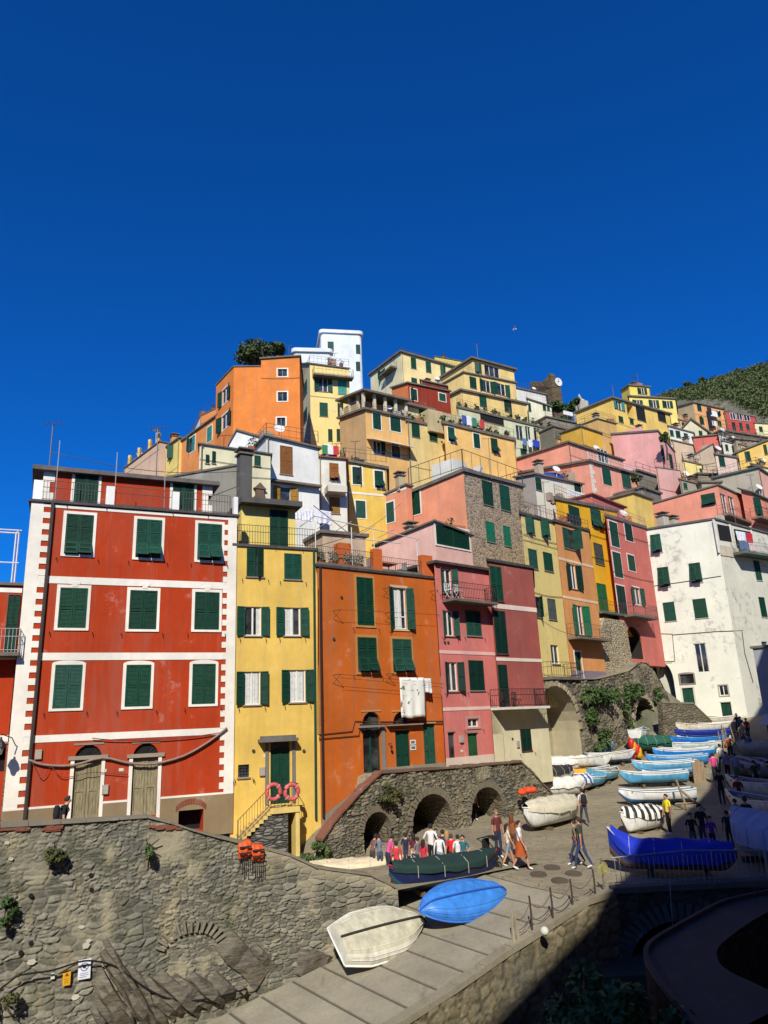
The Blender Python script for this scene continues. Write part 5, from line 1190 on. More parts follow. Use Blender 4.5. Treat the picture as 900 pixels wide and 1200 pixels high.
def rock(label, pts, depth, ang, width, seed, name='rock_outcrop'):
    """tilted slabs of bedrock leaning against the wall: each bed is an irregular block lying along one direction"""
    P = [zfw(*q) for q in pts]; cx = sum(p[0] for p in P)/len(P); cz_ = sum(p[1] for p in P)/len(P); t = thing(name, label, 'rock', FW.p(cx, .5, min(p[1] for p in P))); rq = random.Random(seed)
    du, dz = math.cos(ang), math.sin(ang); nu_, nz_ = -dz, du; mb = MB()
    L_ = [((p[0]-cx)*du+(p[1]-cz_)*dz, (p[0]-cx)*nu_+(p[1]-cz_)*nz_) for p in P]; v0, v1 = min(l[1] for l in L_), max(l[1] for l in L_); v = v0
    while v < v1-.02:
        w = min(width*rq.uniform(.45, 1.7), v1-v+.03); vm = v+w/2; xs_ = []
        for a, b in zip(L_, L_[1:]+L_[:1]):
            if (a[1]-vm)*(b[1]-vm) < 0: xs_.append(a[0]+(b[0]-a[0])*(vm-a[1])/(b[1]-a[1]))
        if len(xs_) >= 2:
            a, b = min(xs_)-rq.uniform(0, .12), max(xs_)+rq.uniform(0, .12); n = max(3, int((b-a)/.22)); top = depth*rq.uniform(.35, 1.15); rows = []
            for i in range(n+1):
                x = a+(b-a)*i/n; e = min(1, 4*min(i, n-i)/n+.15); pr = []
                for (vv, hh) in ((-.02, -.1), (.0, .55), (.18, .95), (.6, 1.), (.92, .8), (1.04, -.1)):
                    y = v+w*vv+.09*noise.noise(Vector((x*1.7, vv*3, seed+v*5))); hgt = (top*hh*e if hh > 0 else -.15)+.16*noise.noise(Vector((x*2.2, v*7+vv, seed)))+.05*noise.noise(Vector((x*8, v*19+vv*4, seed)))
                    u_ = cx+x*du+y*nu_; z_ = cz_+x*dz+y*nz_; pr.append(FW.p(u_, hgt+.03*max(0, ftop(u_)-z_), z_))
                rows.append(pr)
            base = len(mb.v); k = len(rows[0]); mb.v += [p for r in rows for p in r]
            for i in range(n):
                for j_ in range(k-1): q = base+i*k+j_; mb.f.append([q, q+1, q+k+1, q+k]); mb.m.append(0)
            for e_ in (0, n): mb.f.append([base+e_*k+j_ for j_ in range(k)]); mb.m.append(0)
        v += w*rq.uniform(.8, 1.0)
    mb.build('rock_face', rockmat(), t)
rock('dark rock with steep slanting beds at the foot of the wall, beside the white sign', [(108, 1200), (114, 1140), (122, 1100), (132, 1104), (150, 1130), (165, 1148), (195, 1176), (196, 1200)], .34, -1.0, .2, 4)
rock('brown ledge of tilted rock at the foot of the wall under the stone arch', [(172, 1150), (186, 1138), (235, 1142), (262, 1147), (287, 1157), (250, 1178), (200, 1190), (180, 1176)], .34, -.75, .34, 8)
rock('grey boulder bedded in the wall foot left of the upturned white boat', [(346, 1120), (358, 1114), (378, 1117), (386, 1130), (374, 1146), (352, 1138)], .3, -.35, .45, 15)
rock('smooth grey slab leaning at the wall foot, left of the grey boulder', [(258, 1097), (268, 1096), (300, 1112), (322, 1128), (318, 1138), (290, 1150), (276, 1130)], .3, -.8, .5, 19)
# --- lane behind the wall
def lane_z(u): return float(np.interp(u, [0, 4.5, 7, 9.5, 12, 14, 17, 24], [6.35, 6.3, 5.7, 5.1, 4.45, 4.3, 4.4, 4.6]))
mb = MB(); n = 30
for i in range(n):
    for j in range(4):
        a, b = -8+i, -7+i; m0, m1 = -.3-j*4, -.3-(j+1)*4
        mb.add([FW.p(a, m0, lane_z(a)), FW.p(b, m0, lane_z(b)), FW.p(b, m1, lane_z(b)), FW.p(a, m1, lane_z(a))], [(0, 1, 2, 3)])
PAVE = None
def pavemat(key, a, b, scale):
    if key in MATS: return MATS[key]
    t = NT('paving'); p = t.pos(); n = t.noise(p, .5, 7, .65); col = t.mix(t.ramp(n, .3, .7), sc(lin(a), ALB), sc(lin(b), ALB))
    PVEC = t.pos((scale*1.1, scale*2.6, scale)); v = t.new('ShaderNodeTexVoronoi', feature='DISTANCE_TO_EDGE'); t.l(PVEC, v.inputs['Vector']); v.inputs['Scale'].default_value = 1
    v2 = t.new('ShaderNodeTexVoronoi', feature='F1'); t.l(PVEC, v2.inputs['Vector']); v2.inputs['Scale'].default_value = 1
    sp = t.new('ShaderNodeSeparateColor'); t.l(v2.outputs['Color'], sp.inputs[0]); col = t.mix(t.math('MULTIPLY', sp.outputs[0], .25), col, sc(lin(a), .55))
    e = t.ramp(v.outputs['Distance'], .0, .06); col = t.mix(e, sc(lin(a), .55), col)
    n2 = t.noise(p, 8, 5); col = t.mix(t.ramp(n2, .45, .8, 0, .45), col, sc(lin(a), .5)); t.bump(t.math('ADD', e, n2), .3, .02); MATS[key] = t.fin(col, .9); return t.mat
def concretemat(key, a, b):
    if key in MATS: return MATS[key]
    t = NT('worn_concrete'); p = t.pos(); n = t.noise(p, .7, 8, .7); col = t.mix(t.ramp(n, .3, .7), sc(lin(a), ALB), sc(lin(b), ALB)); n2 = t.noise(p, 11, 5, .7); col = t.mix(t.ramp(n2, .4, .8, 0, .5), col, sc(lin(a), .55))
    n3 = t.noise(t.pos((1.2, .4, 1)), 1.5, 6, .7); col = t.mix(t.ramp(n3, .58, .72, 0, .6), col, sc(lin((90, 84, 70)), ALB)); t.bump(n2, .3, .015); MATS[key] = t.fin(col, .9); return t.mat
PAVE = pavemat('pave', (134, 124, 100), (168, 157, 128), 1.5); CONC = concretemat('conc', (138, 130, 110), (172, 163, 139)); GROOVE = concretemat('groove', (86, 80, 68), (104, 96, 82))
tag(mb.build('lane', PAVE), kind='structure')
# --- street / slipway surface: one sheet following ground_z, cut at the quay edge
edge = [G(430, 1226), G(470, 1200), G(535, 1158), G(600, 1113), G(650, 1082), G(690, 1056), G(722, 1046)]
EX = [-20, edge[0].x-.2]+[p.x for p in edge]+[edge[-1].x+5.2, edge[-1].x+9, 60]; EY = [15.0, 15.0+0*edge[0].y]+[p.y for p in edge]+[edge[-1].y+.2, edge[-1].y+.3, edge[-1].y+.5]
EY[1] = edge[0].y-.05
yf = lambda x: float(np.interp(x, EX, EY))
xs = sorted(set([x for x in np.arange(-20, 60, .5)]+EX)); ts = list(np.concatenate([np.arange(0, 20, .35), np.arange(20, 50, 1.), np.arange(50, 75, 5)])/75)
mb = MB()
grid = []
for x in xs:
    y0 = yf(x); col_ = []
    for t_ in ts: y = y0+(88-y0)*t_; col_.append(Vector((x, y, ground_z(x, y))))
    grid.append(col_)
for i in range(len(xs)-1):
    for j in range(len(ts)-1): mb.add([grid[i][j], grid[i+1][j], grid[i+1][j+1], grid[i][j+1]], [(0, 1, 2, 3)])
street = tag(mb.build('street', PAVE), kind='structure')
# slipway concrete slabs with grooves between, laid on the lower part
eD = Vector((.82, .57, 0)); gD = Vector((.57, -.82, 0)); s0 = 19.8
def sl(s, g): 
    p = eD*s+gD*g; return p
mb = MB(); gmb = MB(); s = 6.0; k = 0
def edge_g(s):
    g = -27.
    while True:
        p = sl(s, g)
        if p.y < yf(p.x)+.35 or g > 0: return g
        g += .05
def wall_g(s):
    g = edge_g(s)-.5
    while True:
        p = sl(s, g); n = (p-FW.O).dot(FW.n); u = (p-FW.O).dot(FW.u)
        if (n < .3 and u < uend+.4) or g < -28: return g
        g -= .05
k = 0
while s < s0-.2:
    s1 = min(s+.98, s0-.02)
    for a, b, m, dz in ((s, s1-.1, mb, .05), (s1-.1, s1, gmb, .022)):
        ga, gb = edge_g(a), edge_g(b); wa, wb = wall_g(a), wall_g(b); n = 8
        for i in range(n):
            q = []
            for (ss, g0, g1, f_) in ((a, wa, ga, i/n), (b, wb, gb, i/n), (b, wb, gb, (i+1)/n), (a, wa, ga, (i+1)/n)):
                p = sl(ss, g0+(g1-g0)*f_); q.append(Vector((p.x, p.y, ground_z(p.x, p.y)+dz)))
            m.add(q, [(0, 1, 2, 3)])
            if m is mb: m.add([q[0]-ZV*.04, q[0], q[3], q[3]-ZV*.04], [(0, 1, 2, 3)]); m.add([q[1]-ZV*.04, q[1], q[2], q[2]-ZV*.04], [(0, 1, 2, 3)])
    s += .98
tag(mb.build('slipway', CONC), kind='structure'); tag(gmb.build('slipway_joints', GROOVE), kind='structure')
mb = MB(); pts = [p for p in edge]   # raised stone lip along the edge
for a, b in zip(edge[:-1], edge[1:]):
    n = max(1, int((b-a).length/.8))
    for i in range(n):
        p, q = a.lerp(b, i/n), a.lerp(b, (i+1)/n); d = (q-p).normalized(); nn = Vector((-d.y, d.x, 0)); zz = rd.uniform(.05, .1)
        A = [p+d*.01-nn*.04, q-d*.01-nn*.04, q-d*.01+nn*.36, p+d*.01+nn*.36]; A = [Vector((v.x, v.y, ground_z(v.x, v.y)-.1)) for v in A]; B_ = [v+Vector((0, 0, .1+zz)) for v in A]
        mb.add(A+B_, [(4, 5, 6, 7), (0, 1, 5, 4), (1, 2, 6, 5), (2, 3, 7, 6), (3, 0, 4, 7)])
tag(mb.build('quay_edge', concretemat('lip', (128, 120, 100), (160, 150, 126))), kind='structure')
# quay wall under the edge
qw = thing('quay_wall', 'coursed stone quay wall dropping from the slipway edge into the dark basin', 'wall', edge[2]-Vector((0, 0, 4)))
BAS = -1.5
STONE_Q = stonemat('sQ', (96, 88, 70), (166, 152, 122), (84, 78, 62))
for a, b in zip(edge[:-1], edge[1:]):
    L = (Vector((b.x-a.x, b.y-a.y, 0))).length; f_ = Fr(a, math.degrees(math.atan2(b.y-a.y, b.x-a.x)))
    stone_panel('wall_face', f_, (-.02, L+.02), lambda u, a=a, b=b, L=L: a.z+(b.z-a.z)*u/L-.04, lambda u: BAS, STONE_Q, qw, (.55, .3), .05, .06, None, .0, None, 31)
# --- arched terrace wall under the orange and pink houses
RWF = Fr(pt(384, 980, 33.6), 40); rz = lambda x, y: RWF.hit(x, y)
rt = sorted([rz(*q) for q in ((376, 985), (392, 962), (420, 930), (446, 906), (500, 902), (530, 900), (610, 893), (625, 908), (640, 924), (652, 936))])
ru = [c[0] for c in rt]; rzv = [c[1] for c in rt]
rtop = lambda u: float(np.interp(u, ru, rzv))
ARC = []
for (x0, y0, x1, y1) in ((426, 951, 458, 1012), (483, 930, 530, 1004), (552, 922, 590, 990)):
    a, b, c, d = RWF.bb(x0, y0, x1, y1); p = RWF.p((a+b)/2, .5, 0); ARC.append((a, b, ground_z(p.x, p.y)-.1, d))
def rholes(U, Z):
    h = np.zeros(U.shape, bool)
    for a, b, c, d in ARC:
        r = (b-a)/2; m = (a+b)/2; sp = d-r; h |= (np.abs(U-m) < r) & ((Z < sp) | ((U-m)**2+(Z-sp)**2 < r*r))
    return h
rw = thing('terrace_wall', 'rubble stone terrace wall with three dark arches below the orange and pink houses', 'wall', RWF.p(5, 0, 4))
def rpl(U, Z): return np.clip((fbm(U*.9, Z*.9, 63)-.58)*4, 0, .5)
RL = ru[-1]
stone_panel('wall_face', RWF, (ru[0], RL), rtop, lambda u: 3.6, STONE_B, rw, (.42, .13), .09, .036, rholes, .0, rpl, 11)
coping(RWF, (ru[0], ru[3]), rtop, -.4, .08, plaster((132, 84, 64), .6), rw, .1, .5, seed=5); coping(RWF, (ru[3], ru[6]), rtop, -.5, .06, plaster((120, 96, 80), .6), rw, .1, .6, seed=6); coping(RWF, (ru[6], RL), rtop, -.5, .06, plaster((112, 98, 78), .6), rw, .12, .4, seed=7)
mb = MB(); n = 40
for i in range(n):
    a, b = ru[0]+(RL-ru[0])*i/n, ru[0]+(RL-ru[0])*(i+1)/n; dr = lambda u: rtop(u)-(.75 if u < ru[3]-.3 else .05); mb.add([RWF.p(a, -.45, dr(a)), RWF.p(b, -.45, dr(b)), RWF.p(b, -4.5, dr(b)), RWF.p(a, -4.5, dr(a))], [(0, 1, 2, 3)]); mb.add([RWF.p(a, -.4, rtop(a)), RWF.p(b, -.4, rtop(b)), RWF.p(b, -.4, dr(b)-.3), RWF.p(a, -.4, dr(a)-.3)], [(0, 1, 2, 3)])
mb.add([RWF.p(RL, 0, 3.5), RWF.p(RL, -4.5, 3.5), RWF.p(RL, -4.5, rtop(RL)), RWF.p(RL, 0, rtop(RL))], [(0, 1, 2, 3)])
mb.build('terrace_top', PAVE, rw)
for i, (a, b, c, d) in enumerate(ARC):
    mb = MB(); r = (b-a)/2; m = (a+b)/2; sp = d-r; dp = -4.0
    pts = [(a, c)]+[(m-r*math.cos(math.pi*k/14), sp+r*math.sin(math.pi*k/14)) for k in range(15)]+[(b, c)]
    for (u1, z1), (u2, z2) in zip(pts[:-1], pts[1:]): mb.add([RWF.p(u1, .02, z1), RWF.p(u2, .02, z2), RWF.p(u2, dp, z2), RWF.p(u1, dp, z1)], [(0, 1, 2, 3)])
    mb.add([RWF.p(u, dp, z) for u, z in pts], [list(range(len(pts)))])
    mb.build('arch_vault', masonry((150, 138, 114), (96, 88, 74), (120, 110, 92), 2.6, 6.5), rw)
    if i != 2:
        mb = MB(); mb.box(RWF, m-.3, b-.01, dp+.02, dp+(.9 if i else 1.3), c, c+(2.0 if i else 1.6)); mb.build('arch_infill', masonry((176, 164, 136), (120, 110, 90), (140, 130, 108), 2.6, 6.5), rw)
    else:
        mb = MB(); mb.box(RWF, a+.05, a+.5, dp+.02, dp+.06, c, c+1.9); mb.build('dark_door', DARK, rw)
    mb = MB(); q = 0; nb = 22
    for k in range(nb):
        w_ = math.pi*(k+.5)/nb; e = RWF.u*-math.cos(w_)+ZV*math.sin(w_); f_ = e.cross(RWF.n).normalized(); mb.gbox(RWF.p(m, 0, sp)+e*r, f_, e, RWF.n, -math.pi*r/nb*.46, math.pi*r/nb*.46, -.005, rd.uniform(.22, .34), -.2, .05+rd.uniform(0, .05))
    mb.build('arch_ring', plaster((128, 118, 98), .7), rw)
# --- ivy covered wall below the row of houses on the right
IVF = Fr(pt(626, 850, 49.3), 48); iz = lambda x, y: IVF.hit(x, y)
it = sorted([iz(*q) for q in ((618, 797), (700, 796), (738, 786), (748, 776), (760, 777), (776, 802), (791, 838))]); iu = [c[0] for c in it]; ivz = [c[1] for c in it]
itop = lambda u: float(np.interp(u, iu, ivz)); IL = iu[-1]
IARC = []
for (x0, y0, x1, y1) in ((622, 804, 679, 905), (742, 818, 770, 872)):
    a, b, c, d = IVF.bb(x0, y0, x1, y1); IARC.append((max(a, iu[0]+.3), b, 5.0, d))
def iholes(U, Z):
    h = np.zeros(U.shape, bool)
    for a, b, c, d in IARC:
        r = (b-a)/2; m = (a+b)/2; ry = min(r*1.3, 3); sp = d-ry; h |= (np.abs(U-m) < r) & ((Z < sp) | (((U-m)/r)**2+((Z-sp)/ry)**2 < 1))
    return h
iw = thing('ivy_wall', 'tall stone wall with two arches and hanging ivy below the apricot house', 'wall', IVF.p(6, 0, 5))
stone_panel('wall_face', IVF, (iu[0], IL), itop, lambda u: 4.9, STONE_B, iw, (.5, .26), .12, .07, iholes, .0, lambda U, Z: np.clip((fbm(U*.5, Z*.5, 93)-.5)*4, 0, .6), 41)
for i, (a, b, c, d) in enumerate(IARC):
    mb = MB(); r = (b-a)/2; m = (a+b)/2; ry = min(r*1.3, 3); sp = d-ry; dp = -2.2 if i == 0 else -3
    pts = [(a, c)]+[(m-r*math.cos(math.pi*k/14), sp+ry*math.sin(math.pi*k/14)) for k in range(15)]+[(b, c)]
    for (u1, z1), (u2, z2) in zip(pts[:-1], pts[1:]): mb.add([IVF.p(u1, .02, z1), IVF.p(u2, .02, z2), IVF.p(u2, dp, z2), IVF.p(u1, dp, z1)], [(0, 1, 2, 3)])
    mb.add([IVF.p(u, dp, z) for u, z in pts], [list(range(len(pts)))]); mb.build('arch_vault', plaster((190, 178, 146), .5) if i == 0 else masonry((130, 118, 98), (80, 74, 62), (90, 82, 68), 2, 4), iw)
    mb = MB()
    for k in range(16):
        w_ = math.pi*(k+.5)/16; e = (IVF.u*-math.cos(w_)*r+ZV*math.sin(w_)*ry); c0 = IVF.p(m, 0, sp)+e; e.normalize(); f_ = e.cross(IVF.n).normalized(); mb.gbox(c0, f_, e, IVF.n, -.22, .22, 0, rd.uniform(.3, .45), -.1, .08+rd.uniform(0, .05))
    mb.build('arch_ring', plaster((176, 164, 134), .7), iw)
mb = MB()
for i in range(20):
    a, b = iu[0]+(IL-iu[0])*i/20, iu[0]+(IL-iu[0])*(i+1)/20; mb.add([IVF.p(a, .08, itop(a)), IVF.p(b, .08, itop(b)), IVF.p(b, -6, itop(b)), IVF.p(a, -6, itop(a))], [(0, 1, 2, 3)])
mb.build('terrace_top', PAVE, iw)
rv = random.Random(5)
def clump(name, label, cat, fr, px, py, ru_, rz_, n, size, mat=None, out=.3, hang=0, group=None, stems=True):
    u, z = fr.hit(px, py); c = fr.p(u, out, z); t = thing(name, label, cat, c-ZV*rz_, group); mb = MB()
    k = max(3, n//120)
    for j in range(k):
        d = Vector((0, 0, 0))+fr.u*rv.gauss(0, ru_*.55)+fr.n*abs(rv.gauss(0, .12))+ZV*(rv.gauss(0, rz_*.5)-hang*rv.random()); leaves(mb, c+d, (ru_*.42, .28, rz_*.42), n//k, size, rv)
    mb.build('foliage', mat or LEAFM, t, fix=False)
    if stems:
        mb = MB()
        for j in range(7):
            e = c+fr.u*rv.gauss(0, ru_*.6)+ZV*rv.gauss(0, rz_*.6)+fr.n*.1; mb.tube([fr.p(u, .02, z), (fr.p(u, .15, z)+e)/2, e], .018, 4)
        mb.build('stem', BARK, t)
    return t
for (x, y, a, b, n, lab) in ((697, 816, 2.1, .9, 900, 'big tangle of ivy hanging under the apricot house'), (742, 806, 1.4, .9, 700, 'dark green bush above the small arch of the ivy wall'), (765, 815, .8, .5, 250, 'small green bush on the sloping wall end beside the dark tunnel'),
        (703, 875, 1.0, .9, 500, 'bright green weeds at the foot of the ivy wall'), (778, 850, 1.0, 1.1, 450, 'green bush right of the small arch above the boats'), (690, 845, .7, 1.4, 420, 'hanging strand of ivy beside the pale arch'), (730, 842, .5, 1.3, 260, 'reddish green creeper between the two arches of the ivy wall')):
    clump('ivy_bush', lab, 'plant', IVF, x, y, a, b, n, .16, out=.35)
clump('wall_bush', 'dry green bush growing out of the wall top left', 'plant', FW, 62, 1003, .42, .24, 800, .07, SCRUB, .25)
clump('wall_bush', 'small green tuft growing on the wall below the right red door', 'plant', FW, 173, 993, .2, .3, 330, .06, LEAFM, .2)
clump('wall_bush', 'green weeds on the wall at the left edge of the picture', 'plant', FW, 8, 1060, .28, .3, 420, .07, LEAFM, .25)
clump('wall_bush', 'dark weeds low on the wall in the bottom left corner', 'plant', FW, 3, 1174, .28, .25, 260, .07, SCRUB, .45)
clump('wall_bush', 'yellow green bush on the terrace wall above its first arch', 'plant', RWF, 455, 925, .6, .4, 900, .07, SCRUB, .25)
clump('wall_bush', 'green undergrowth in the gap beside the green cellar door', 'plant', RWF, 360, 1004, .7, .35, 700, .08, LEAFM, .1)
clump('wall_bush', 'narrow dark shrub by the foot of the sloping terrace wall', 'plant', RWF, 377, 995, .16, .5, 420, .08, PINEM, .35)
# --- basin, bridge and low round quay in the shade, bottom right
gb = MB(); S = 3000; gb.add([(-S, -S, BAS-.4), (S, -S, BAS-.4), (S, S, BAS-.4), (-S, S, BAS-.4)], [(0, 1, 2, 3)])
tag(gb.build('ground', concretemat('rocky', (80, 76, 66), (110, 104, 90))), kind='structure')
wb = MB(); wb.add([(-1, 8, BAS), (45, 8, BAS), (45, 31, BAS), (-1, 31, BAS)], [(0, 1, 2, 3)])
wt_ = NT('basin_water'); wt_.bump(wt_.noise(wt_.pos(), 2.5, 3), .15, .05); wm = wt_.fin((.012, .02, .02), .08)
tag(wb.build('water', wm), kind='structure')
bx0, by0 = edge[-1].x, edge[-1].y
mb = MB(); mb.cbox((bx0+3.2, by0+2.6, BAS), 8.5, 8.6, 2.42-BAS); tag(mb.build('channel_bed', concretemat('bed', (60, 56, 48), (84, 78, 66))), kind='structure')
bd = thing('stone_bridge', 'low stone arch bridge in shadow with an iron railing over the dark basin', 'bridge', (bx0+2.3, by0, BAS))
BF = Fr(Vector((bx0-.1, by0, 0)), math.degrees(math.atan2(.2, 5.2))); bw = 5.3; zt_ = ground_z(bx0+2.5, by0+.5)
AM = BF.hit(792, 1060)[0]; AR = 1.75
def bh(U, Z):
    m = AM; r = AR; ry = 1.35; sp = zt_-.9-ry; return (np.abs(U-m) < r) & ((Z < sp) | (((U-m)/r)**2+((Z-sp)/ry)**2 < 1))
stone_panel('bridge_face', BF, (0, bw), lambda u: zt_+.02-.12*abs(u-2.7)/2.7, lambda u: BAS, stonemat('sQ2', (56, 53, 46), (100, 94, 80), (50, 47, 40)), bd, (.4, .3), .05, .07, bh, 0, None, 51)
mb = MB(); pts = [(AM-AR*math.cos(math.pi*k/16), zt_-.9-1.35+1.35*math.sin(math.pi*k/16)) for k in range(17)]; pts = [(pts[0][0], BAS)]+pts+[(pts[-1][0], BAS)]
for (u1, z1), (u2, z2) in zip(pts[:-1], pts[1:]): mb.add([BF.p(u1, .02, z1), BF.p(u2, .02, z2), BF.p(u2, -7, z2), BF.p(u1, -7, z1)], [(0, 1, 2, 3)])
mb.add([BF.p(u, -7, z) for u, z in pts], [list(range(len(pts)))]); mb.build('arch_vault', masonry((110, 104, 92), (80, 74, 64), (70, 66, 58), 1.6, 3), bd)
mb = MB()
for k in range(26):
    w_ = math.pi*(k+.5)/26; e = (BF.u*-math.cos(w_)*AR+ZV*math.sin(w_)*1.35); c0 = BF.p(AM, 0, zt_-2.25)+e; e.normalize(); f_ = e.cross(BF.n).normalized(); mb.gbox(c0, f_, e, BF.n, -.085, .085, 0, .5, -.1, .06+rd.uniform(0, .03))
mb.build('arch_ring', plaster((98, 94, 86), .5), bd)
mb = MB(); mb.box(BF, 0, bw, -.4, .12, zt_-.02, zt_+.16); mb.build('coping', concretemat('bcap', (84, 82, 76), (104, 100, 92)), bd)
mb = MB(); 
for i in range(31): u = .2+i*(bw-.4)/30; mb.tube([BF.p(u, -.1, zt_+.15), BF.p(u, -.1, zt_+1.0)], .011, 4)
mb.tube([BF.p(.1, -.1, zt_+1.02), BF.p(bw/2, -.1, zt_+1.14), BF.p(bw, -.1, zt_+1.02)], .025, 5); mb.tube([BF.p(.1, -.1, zt_+.28), BF.p(bw, -.1, zt_+.28)], .015, 4); mb.tube([BF.p(bw, -.1, zt_-.5), BF.p(bw, -.1, zt_+1.05)], .045, 6)
mb.build('railing', flat((150, 152, 152), .5), bd)
# curved low quay (a C-shaped path round a dark pit)
cq = thing('round_quay', 'low curved concrete quay in deep shade round a dark pit, bottom right', 'quay', (12, 17, BAS))
qz = 4.2
outer = [(905, 1046), (850, 1058), (810, 1078), (775, 1098), (757, 1112), (756, 1130), (775, 1160), (800, 1190), (830, 1225)]; inner = [(905, 1066), (880, 1080), (855, 1098), (841, 1112), (843, 1128), (858, 1140), (880, 1150), (905, 1162), (930, 1172)]
A = [atz(x, y, qz) for x, y in outer]; B_ = [atz(x, y, qz) for x, y in inner]
def dens(P, k=4):
    out = []
    for i in range(len(P)-1):
        p0, p1, p2, p3 = P[max(i-1, 0)], P[i], P[i+1], P[min(i+2, len(P)-1)]
        for j in range(k): t_ = j/k; out.append(.5*((2*p1)+(p2-p0)*t_+(2*p0-5*p1+4*p2-p3)*t_*t_+(3*p1-p0-3*p2+p3)*t_**3))
    return out+[P[-1]]
A, B_ = dens(A), dens(B_); mb = MB(); wmb = MB()
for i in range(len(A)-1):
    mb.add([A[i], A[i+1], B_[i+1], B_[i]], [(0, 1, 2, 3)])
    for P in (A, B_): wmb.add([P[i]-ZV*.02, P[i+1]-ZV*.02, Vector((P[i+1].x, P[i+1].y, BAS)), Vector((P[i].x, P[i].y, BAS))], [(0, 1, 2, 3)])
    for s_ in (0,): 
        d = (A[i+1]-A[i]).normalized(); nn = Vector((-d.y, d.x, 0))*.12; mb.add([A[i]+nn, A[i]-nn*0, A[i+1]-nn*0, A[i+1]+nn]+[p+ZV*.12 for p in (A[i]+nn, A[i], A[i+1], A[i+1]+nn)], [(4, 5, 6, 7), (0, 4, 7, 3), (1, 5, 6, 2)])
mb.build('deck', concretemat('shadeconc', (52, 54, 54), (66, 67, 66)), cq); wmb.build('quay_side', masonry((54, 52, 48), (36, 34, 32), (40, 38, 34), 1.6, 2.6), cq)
# right part of the street that steps down to the bridge end, and steps
mb = MB(); e0 = BF.p(bw, 0, 0)
for i in range(6):
    mb.cbox((e0.x+2.2, e0.y-.6-i*.45, BAS), 4.2, .47, zt_-BAS-.1-i*.26)
tag(mb.build('steps', concretemat('stepc', (80, 78, 72), (98, 94, 88))), kind='structure')
# shrubs in the shaded basin
for (x, y, Y, a, n, lab) in ((706, 1150, 18.5, .85, 900, 'dark leafy shrub in the shaded basin, the nearest to the bridge'), (690, 1185, 17.4, .8, 900, 'dark leafy shrub at the bottom edge in the shaded basin'), (740, 1180, 17.2, .8, 800, 'dark leafy shrub in the shade beside the round quay wall'), (655, 1205, 16.8, .75, 700, 'dark leafy shrub at the bottom by the quay wall')):
    p = pt(x, y, Y); t = thing('basin_shrub', lab, 'shrub', (p.x, p.y, BAS)); mb = MB()
    for j in range(6): leaves(mb, p+Vector((rv.gauss(0, a*.45), rv.gauss(0, a*.4), rv.gauss(-.3, a*.5))), (a*.5, a*.5, a*.5), n//6, .13, rv)
    mb.build('foliage', LEAFM, t, fix=False); mb = MB()
    for j in range(5): mb.tube([(p.x+rv.gauss(0, .2), p.y+rv.gauss(0, .2), BAS), p+Vector((rv.gauss(0, .5), rv.gauss(0, .5), -.2))], [.06, .02], 5)
    mb.build('stem', BARK, t)
# --- low wall before the white house
mb = MB(); lw = thing('low_stone_wall', 'low sloping stone wall at the foot of the white corner house', 'wall', pt(800, 845, 62)); LF = Fr(pt(776, 850, 59.5), 20); P = [LF.hit(776, 846), LF.hit(838, 850), LF.hit(834, 846), LF.hit(812, 825), LF.hit(776, 824)]
a = [LF.p(u, 0, z-(1.2 if i < 2 else 0)) for i, (u, z) in enumerate(P)]; b = [p-LF.n*.6 for p in a]; mb.add(a+b, [list(range(5)), list(range(9, 4, -1))]+[(i, 5+i, 5+(i+1) % 5, (i+1) % 5) for i in range(5)]); mb.build('wall', masonry((140, 130, 108), (96, 88, 74), (110, 102, 84), 2.4, 4.5), lw)
mb = MB(); q = [LF.p(u, .05, z) for u, z in P[2:]]; 
for p, r_ in zip(q[:-1], q[1:]): mb.add([p, r_, r_-LF.n*.75, p-LF.n*.75]+[v+ZV*.12 for v in (p, r_, r_-LF.n*.75, p-LF.n*.75)], [(4, 5, 6, 7), (0, 1, 5, 4), (2, 3, 7, 6), (1, 2, 6, 5), (3, 0, 4, 7)])
mb.build('coping', CAPM, lw)
# ---------------------------------------------------------------- hillside ground under the houses, woods, trees
pts = []
for o in [x for x in bpy.data.objects if x.parent is None and x.get('category') in ('house', 'turret')]:
    if o.location.y > 37: pts.append((o.location.x, o.location.y, o.location.z+.3))
pts += [(-60, 40, 0), (-60, 70, 2), (-60, 95, 4), (-40, 40, 2), (-40, 60, 3), (-42, 85, 8), (-24, 46, 4), (-28, 60, 6), (-50, 110, 10), (-90, 150, 5), (-40, 130, 20), (60, 70, 9), (70, 90, 18), (90, 120, 36), (35, 66, 8.6), (27, 64, 8.5), (40, 75, 10), (-90, 120, 5), (120, 170, 40), (0, 170, 55), (60, 170, 48), (-60, 170, 10)]
PX = np.array(pts)
mb = MB(); gx = np.linspace(-110, 130, 81); gy = np.linspace(44, 190, 50); Zs = np.zeros((len(gy), len(gx)))
for j, y in enumerate(gy):
    for i, x in enumerate(gx):
        w = 1/(((PX[:, 0]-x)**2+(PX[:, 1]-y)**2)**1.5+4); Zs[j, i] = (w*PX[:, 2]).sum()/w.sum()-2.5
        if y < 78 and x > 27: Zs[j, i] = min(Zs[j, i], ground_z(x, y)-.8)
        if y < 64 and x > 2: Zs[j, i] = min(Zs[j, i], ground_z(x, y)-.6)
vs = [Vector((gx[i], gy[j], Zs[j, i])) for j in range(len(gy)) for i in range(len(gx))]; N_ = len(gx)
mb.add(vs, [(j*N_+i, j*N_+i+1, (j+1)*N_+i+1, (j+1)*N_+i) for j in range(len(gy)-1) for i in range(N_-1)])
hm = NT('hillside_earth'); p = hm.pos(); n = hm.noise(p, .4, 7, .7); hcol = hm.mix(hm.ramp(n, .35, .65), (.06, .07, .03), (.20, .18, .13)); hm.bump(n, .5, .3)
HILLM = hm.fin(hcol, .95)
